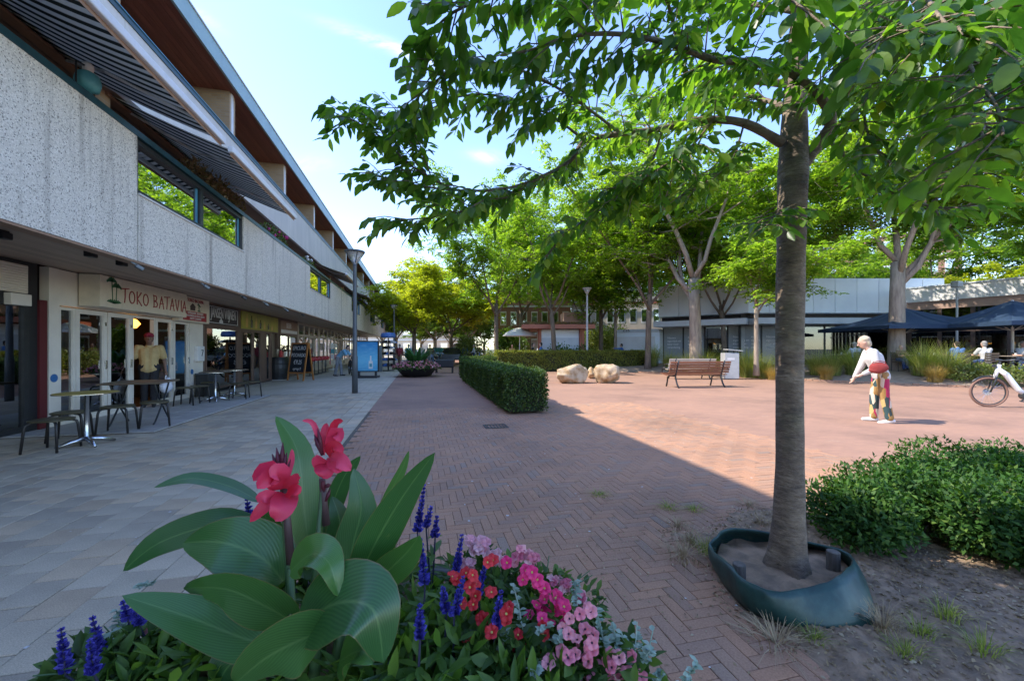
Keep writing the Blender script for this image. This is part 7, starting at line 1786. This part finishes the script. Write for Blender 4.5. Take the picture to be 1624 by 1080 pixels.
# man in the takeaway door
mx, my = -6.0, 10.72
man, J = person('man in dark red cap and tan shirt standing in the takeaway doorway', (mx, my, .03), R(-62), 1.66, 'cloth_tan', 'cloth_black', 'shoe_dark', 'hair_dark', 'skin_dark', head=.1, legL=(.06, .05), legR=(-.03, .05), armL=(.1, .24, .25), armR=(.05, .28, .55), sleeve='short', hat='cap_red', vox=.011, wide=1.15, topm=1.0)
w = world_of(man, J['arms'][1][2] + J['arms'][1][3] * .1)
t = thing('carrier_bag', 'white plastic carrier bag hanging from the hand of the man in the doorway', 'bag', tuple(w), 0)
mat('plastic_white', (.75, .76, .8), (.62, .64, .7), scale=9, rough=.35, bump=.8, bscale=14)
q = B(); ell(q, Vector((0, 0, -.3)), (.12, .15, .14)); ell(q, Vector((.02, .03, -.2)), (.07, .09, .12)); remesh('body', q, 'plastic_white', t, .012)
for sd in (-.04, .04): q = B(); q.tube([(0, sd, -.14), (0, sd * .5, -.05), (0, 0, .01)], .008, 5); q.build('handle', 'plastic_white', t)
# people farther off
def at_px(px, py): g_ = G(px, py); return (g_.x, g_.y, 0)
FARP = [
    ('person in white top standing among the bicycles at the street end', tuple(W(668, 553, 34).xy) + (0,), R(-60), 1.7, 'cloth_white', 'cloth_navy', 'hair_dark', dict(legL=(.1, .1), armL=(.3, .1, .6), armR=(.1, .1, .3))),
    ('person in green top walking behind the far flower bowl', tuple(W(682, 553, 31).xy) + (0,), R(-110), 1.7, 'cloth_olive', 'cloth_grey', 'hair_blond', dict(legL=(.25, .1), legR=(-.2, .2), armL=(-.2, .1, .3), armR=(.3, .1, .3))),
    ('person in pale blue standing by the parked cars', tuple(W(752, 553, 35).xy) + (0,), R(170), 1.7, 'cloth_pale', 'cloth_navy', 'hair_grey', dict(legL=(.1, .1), armL=(.3, .1, .8), armR=(.1, .1, .3))),
    ('person in tan top standing under the white drooping parasol', tuple(W(812, 553, 29.5).xy) + (0,), R(-90), 1.65, 'cloth_tan', 'cloth_brown', 'hair_dark', dict(armL=(.3, .1, .8), armR=(.3, .1, .8))),
    ('person in maroon top and brown trousers walking away past the shoe rack', at_px(634, 582), R(80), 1.72, 'cloth_maroon', 'cloth_brown', 'hair_grey', dict(legL=(.3, .1), legR=(-.25, .2), armL=(.3, .2, .4), armR=(-.2, .2, .4))),
    ('person in light blue clothes walking beside the one in maroon', at_px(648, 581), R(95), 1.7, 'cloth_sky', 'cloth_sky', 'hair_grey', dict(legL=(-.2, .1), legR=(.25, .1), armL=(-.2, .12, .2), armR=(.2, .12, .3))),
    ('person in white shirt and dark trousers walking towards the camera on the walk', at_px(719, 577), R(-100), 1.78, 'cloth_white', 'cloth_grey', 'hair_dark', dict(legL=(.3, .1), legR=(-.25, .25), armL=(-.2, .12, .3), armR=(.3, .12, .4))),
    ('person in blue top and white trousers walking on the right of the walk', at_px(738, 577), R(-80), 1.74, 'cloth_blue', 'cloth_white', 'hair_blond', dict(legL=(-.2, .15), legR=(.25, .1), armL=(.2, .12, .3), armR=(-.1, .12, .3))),
    ('person in blue jacket standing before the kiosk', tuple(W(858, 553, 26).xy) + (0,), R(160), 1.74, 'cloth_blue', 'cloth_navy', 'hair_dark', dict(armL=(.5, .1, 1.2), armR=(.4, .1, 1.2))),
    ('person in dark clothes standing left of the one in the blue jacket', tuple(W(845, 553, 26.3).xy) + (0,), R(-20), 1.7, 'cloth_black', 'cloth_black', 'hair_dark', dict(armL=(.2, .1, .5), armR=(.2, .1, .5))),
    ('person in blue reaching at the white garage door', tuple(W(988, 553, 27.6).xy) + (0,), R(150), 1.7, 'cloth_blue', 'cloth_navy', 'hair_dark', dict(lean=.15, armL=(1.5, .1, .2), armR=(.6, .1, .6)))]
for lab, loc, rz, H, a, b2, hr, kw in FARP: person(lab, loc, rz, H, a, b2, 'shoe_dark', hr, vox=.02, **kw)
# ------------------------------------------------------------------ cafe tables and guests
flat('cafe_top', (.3, .25, .2), .4); flat('wicker', (.13, .09, .06), .8)
def cafe_chair():
    t = thing('cafe_chair', 'x', 'chair', (0, 0, 0), 0, 'wicker chairs on the cafe terrace')
    q = B(); q.box(-.22, .22, -.22, .22, .42, .46); q.build('seat', 'wicker', t, bev=.01)
    for i in range(4): q = B(); q.box(-.24 - .012 * i, -.215 - .012 * i, -.21, .21, .52 + i * .09, .59 + i * .09); q.build('back_slat', 'wicker', t)
    for sx in (-1, 1):
        for sy in (-1, 1): q = B(); q.tube([(sx * .2, sy * .2, 0), (sx * .2, sy * .2, .42)] + ([(-.22, sy * .2, .6), (-.26, sy * .2, .88)] if sx < 0 else []), .013, 6); q.build('leg', 'dark_metal', t)
    return t
CH = cafe_chair(); nch = [0]
def chair_at(label, x, y, rz):
    if nch[0] == 0: CH.location = (x, y, .33); CH.rotation_euler = (0, 0, rz); CH['label'] = label
    else: dup(CH, label, (x, y, .33), rz)
    nch[0] += 1
def cafe_table(label, px, z):
    p = W(px, 553, z); t = thing('cafe_table', label, 'table', (p.x, p.y, .33), R(-25), 'tables on the cafe terrace')
    q = B(); q.box(-.6, .6, -.38, .38, .72, .75); q.build('table_top', 'cafe_top', t, bev=.006)
    for sx in (-.45, .45): q = B(); q.tube([(sx, 0, .02), (sx, 0, .72)], .03, 7); q.build('leg', 'dark_metal', t); q = B(); q.box(sx - .03, sx + .03, -.3, .3, 0, .03); q.build('foot', 'dark_metal', t)
    for k, (dx, dy) in enumerate(((-.3, .1), (.2, -.12))):
        pp = p + Vector((dx, dy, 0)); o = B(); o.lathe([(.03, 0), (.04, .1), (.036, .1), (.027, .01)], (0, 0, 0), 8); ob = o.build('cup', 'sign_white', None, loc=(pp.x, pp.y, .33 + .751)); tag(ob, 'white cup on the %s, %s one' % (label, ('left', 'right')[k]), 'cup', 'cups on the cafe tables')
    return p
TB = [('long cafe table right of the massive trunk', 1470, 16.6, 'table by the trunk'), ('cafe table between the navy parasol poles', 1545, 16.0, 'middle table'), ('cafe table behind the e-bike handlebar', 1625, 15.2, 'outer table'), ('cafe table behind the tall grasses', 1345, 19.2, 'table behind the grasses')]
SEATED = [[('guest in blue shirt seated at the cafe table by the massive trunk', .55, 'cloth_blue', 'hair_dark', None), ('child with brown hair seated beside the guest in blue', -.5, 'cloth_brown', 'hair_blond', None)],
          [('guest in white shirt seated with back turned at the middle cafe table', -.2, 'cloth_white', 'hair_grey', None)], [('guest in grey seated at the outer cafe table', -.3, 'cloth_grey', 'hair_dark', None), ('guest in pale blue seated at the outer cafe table', .5, 'cloth_pale', 'hair_grey', None)],
          [('guest in pale shirt and straw hat seated behind the tall grasses', -.1, 'cloth_pale', 'hair_grey', 'straw_hat'), ('guest in grey shirt seated right of the straw hat', .9, 'cloth_grey', 'hair_dark', None)]]
for (lab, px, z, sh_), gs in zip(TB, SEATED):
    p = cafe_table(lab, px, z); ax = Vector((math.cos(R(-25)), math.sin(R(-25)), 0)); no = Vector((-ax.y, ax.x, 0))
    for k, (gl, off, topc, hr, ht) in enumerate(gs):
        sd = -1 if k == 0 else 1; c_ = p + ax * off + no * sd * .72; rz = math.atan2(-no.y * sd, -no.x * sd)
        chair_at('wicker chair under the ' + ' '.join(gl.split(' seated')[0].split()) + ' at the cafe', c_.x, c_.y, rz)
        person(gl, (c_.x - math.cos(rz) * .02, c_.y - math.sin(rz) * .02, .33), rz, 1.66 if 'child' not in gl else 1.35, topc, 'cloth_navy', 'shoe_dark', hr, lean=.12, legL=(1.45, 1.45), legR=(1.4, 1.4), armL=(.7, .1, .9), armR=(.6, .1, 1.0), sleeve='short', hat=ht, vox=.018, sit=.55)
    for k in (-1, 1):
        c_ = p + ax * k * .35 + no * .75 * (1 if len(gs) == 1 else k); rz = math.atan2(-no.y * (1 if len(gs) == 1 else k), -no.x * (1 if len(gs) == 1 else k))
        if len(gs) == 1: chair_at('empty wicker chair at the %s, %s' % (sh_, 'left' if k < 0 else 'right'), c_.x, c_.y, rz)

# ------------------------------------------------------------------ bicycles
flat('tyre_brown', (.22, .12, .085), .8); flat('tyre_black', (.02, .02, .02), .8); flat('bike_white', (.75, .75, .75), .3); flat('bike_dark', (.03, .035, .04), .35); flat('bike_blue', (.08, .2, .4), .35)
def bicycle(label, loc, rz, fm, tyre, ebike=False, spokes=24, grp=None):
    """front wheel at the origin's +x end; runs along x"""
    t = thing('bicycle', label, 'bicycle', loc, rz, grp); r = .345
    for nm, x in (('front_wheel', 0), ('rear_wheel', -1.1)):
        q = B(); q.tube([(x + (r - .022) * math.cos(a), 0, r + (r - .022) * math.sin(a)) for a in [2 * math.pi * k / 40 for k in range(40)]], .024, 8, closed=True); wl = q.build(nm, tyre, t, smooth=True)
        q = B(); q.tube([(x + (r - .055) * math.cos(a), 0, r + (r - .055) * math.sin(a)) for a in [2 * math.pi * k / 40 for k in range(40)]], .011, 6, closed=True); q.build('rim', 'bike_dark', wl)
        q = B(); q.tube([(x, -.05, r), (x, .05, r)], .022, 10); q.build('hub', 'chrome', wl)
        q = B(); q.tube([(x, -.045, r), (x, -.042, r)], .08, 16); q.build('brake_disc', 'chrome', wl)
        for k in range(spokes): a = 2 * math.pi * k / spokes; q = B(); q.tube([(x + .02 * math.cos(a + 1), .03 * (-1) ** k, r + .02 * math.sin(a + 1)), (x + (r - .06) * math.cos(a), 0, r + (r - .06) * math.sin(a))], .0014, 3); q.build('spoke', 'chrome', wl)
    for s in (-.055, .055): q = B(); q.tube([(0, s, r), (-.09, s, .62), (-.115, s, .70)], .017, 7); q.build('fork_leg', 'bike_dark', t, smooth=True)
    q = B(); q.tube([(-.1, 0, .66), (-.19, 0, .98)], .034, 10); q.build('head_tube', fm, t, smooth=True)
    if ebike:
        q = B(); q.tube([(-.16, 0, .88), (-.3, 0, .76), (-.5, 0, .42), (-.62, 0, .3)], [.05, .055, .055, .05], 10); dt = q.build('down_tube', fm, t, smooth=True)
        q = B(); q.bar((-.31, -.05, .7), (-.49, -.05, .41), .02, .05); q.build('battery', 'bike_dark', dt)
        q = B(); q.tube([(-.63, -.06, .28), (-.63, .06, .28)], .09, 14); q.build('motor', 'bike_dark', t)
    else:
        q = B(); q.tube([(-.12, 0, .72), (-.62, 0, .28)], .02, 7); q.build('down_tube', fm, t); q = B(); q.tube([(-.17, 0, .9), (-.72, 0, .6)], .018, 7); q.build('top_tube', fm, t)
    q = B(); q.tube([(-.62, 0, .28), (-.8, 0, .9)], .018, 8); q.build('seat_tube', fm, t)
    for s in (-.05, .05): q = B(); q.tube([(-.62, s, .28), (-1.1, s, r), (-.74, s * .5, .66)], .011, 6); q.build('rear_stay', fm, t)
    q = B(); ell(q, Vector((-.85, 0, .95)), (.14, .08, .035)); q.build('saddle', 'bike_dark', t, smooth=True)
    q = B(); q.tube([(-.19, 0, .98), (-.2, 0, 1.06)], .018, 7); q.build('handle_stem', 'bike_dark', t)
    q = B(); q.tube([(-.42, -.3, 1.08), (-.3, -.27, 1.1), (-.2, -.12, 1.08), (-.2, .12, 1.08), (-.3, .27, 1.1), (-.42, .3, 1.08)], .014, 7); q.build('handlebar', 'bike_dark', t, smooth=True)
    q = B(); q.box(-.13, -.07, -.035, .035, .92, .98); q.build('headlight', 'bike_dark', t, bev=.01)
    q = B(); q.tube([(-.16, .1, 1.06), (-.02, .14, .98), (-.04, .1, .8), (-.09, .06, .62)], .005, 5); q.build('brake_cable', 'bike_dark', t)
    for x, a0, a1 in ((0, 40, 160), (-1.1, 10, 170)): q = B(); q.tube([(x + (r + .02) * math.cos(R(a)), 0, r + (r + .02) * math.sin(R(a))) for a in range(a0, a1 + 1, 12)], .018, 5); q.build('mudguard', 'bike_dark', t)
    for s in (-1, 1): q = B(); q.bar((-.63, s * .07, .28), (-.63 + .12 * s, s * .07, .28 - .12 * s), .015, .025); q.bar((-.63 + .12 * s, s * .07, .28 - .12 * s), (-.63 + .12 * s, s * .16, .28 - .12 * s), .06, .02); q.build('crank', 'bike_dark', t)
    return t
p = G(1567, 645); ang = math.atan2(-CT * 1 * 0 + 0, 1)
dirv = Vector((CT * .9 - ST * .0, -ST * .9 - .35, 0)).normalized()      # the frame runs to the right and a little nearer
bicycle('white electric bicycle with brown tyres parked at the square edge', (p.x, p.y, 0), math.atan2(-dirv.y, -dirv.x), 'bike_white', 'tyre_brown', True, 28)
bicycle('dark bicycle parked behind the street lamp, front wheel towards the camera', (-3.3, 21.3, 0), R(-75), 'bike_dark', 'tyre_black', False, 12, 'parked bicycles')
BKS = [(-2.6, 28.5, 80, 'dark bicycle parked beyond the shoe rack', 'bike_dark'), (.9, 30.2, -100, 'blue bicycle parked behind the low black bench', 'bike_blue'), (1.6, 31.6, -80, 'dark bicycle parked at the far flower bowl', 'bike_dark'), (4.3, 32.5, -60, 'dark bicycle leaning by the tall robinia, left', 'bike_dark'), (5.0, 33.2, -75, 'blue bicycle leaning by the tall robinia, right', 'bike_blue')]
for x, y, a, lab, m_ in BKS: bicycle(lab, (x, y, 0), R(a), m_, 'tyre_black', False, 8, 'parked bicycles')
person('person in light blue shirt bending over the bicycle behind the street lamp', (-3.9, 21.2, 0), R(-10), 1.72, 'cloth_sky', 'cloth_grey', 'shoe_dark', 'hair_dark', lean=.7, head=.2, legL=(.2, .15), legR=(-.1, .15), armL=(.7, .2, .2), armR=(.6, .2, .2), sleeve='short', vox=.018)
# parked car at the street end
flat('car_teal', (.04, .2, .26), .25, 0, .6); flat('car_dark', (.02, .022, .026), .25, 0, .6)
def car(label, loc, rz, m_):
    t = thing('parked_car', label, 'car', loc, rz, 'cars at the street end')
    prof = [(-2.1, .35), (-2.1, .75), (-1.95, .9), (-1.2, .98), (-.6, 1.42), (.9, 1.45), (1.6, 1.0), (2.05, .9), (2.1, .4)]
    q = B(); n = len(prof)
    vs_ = [(x, -.82 + (.12 if z > 1.1 else 0), z) for x, z in prof] + [(x, .82 - (.12 if z > 1.1 else 0), z) for x, z in prof]
    q.add(vs_, [tuple(range(n)), tuple(range(2 * n - 1, n - 1, -1))] + [(i, n + i, n + (i + 1) % n, (i + 1) % n) for i in range(n)]); q.build('body', m_, t, bev=.06)
    for s in (-1, 1):
        q = B(); q.add([(-.95, s * .83, 1.0), (.1, s * .83, 1.0), (.1, s * .74, 1.36), (-.55, s * .74, 1.36)], [(0, 1, 2, 3)]); q.build('window', 'dark_glass', t); q = B(); q.add([(.2, s * .83, 1.0), (1.3, s * .83, 1.0), (.85, s * .74, 1.36), (.2, s * .74, 1.36)], [(0, 1, 2, 3)]); q.build('window', 'dark_glass', t)
        for x in (-1.35, 1.35): q = B(); q.tube([(x, s * .66, .32), (x, s * .85, .32)], .32, 16); wl = q.build('wheel', 'tyre_black', t); q = B(); q.tube([(x, s * .851, .32), (x, s * .86, .32)], .19, 12); q.build('rim', 'chrome', wl)
        q = B(); q.box(-2.13, -2.09, s * .6 - .15, s * .6 + .15, .68, .8); q.build('headlight', 'sign_white', t)
    q = B(); q.add([(-1.16, -.68, 1.02), (-1.16, .68, 1.02), (-.64, .62, 1.4), (-.64, -.62, 1.4)], [(0, 1, 2, 3)]); q.build('windscreen', 'dark_glass', t)
p = W(694, 553, 38); car('teal parked car at the end of the walk', (p.x, p.y, 0), R(-70), 'car_teal')
p = W(708, 553, 36); car('dark parked car behind the people on the walk', (p.x + .6, p.y, 0), R(-100), 'car_dark')

bpy.data.scenes.remove(BENCH)
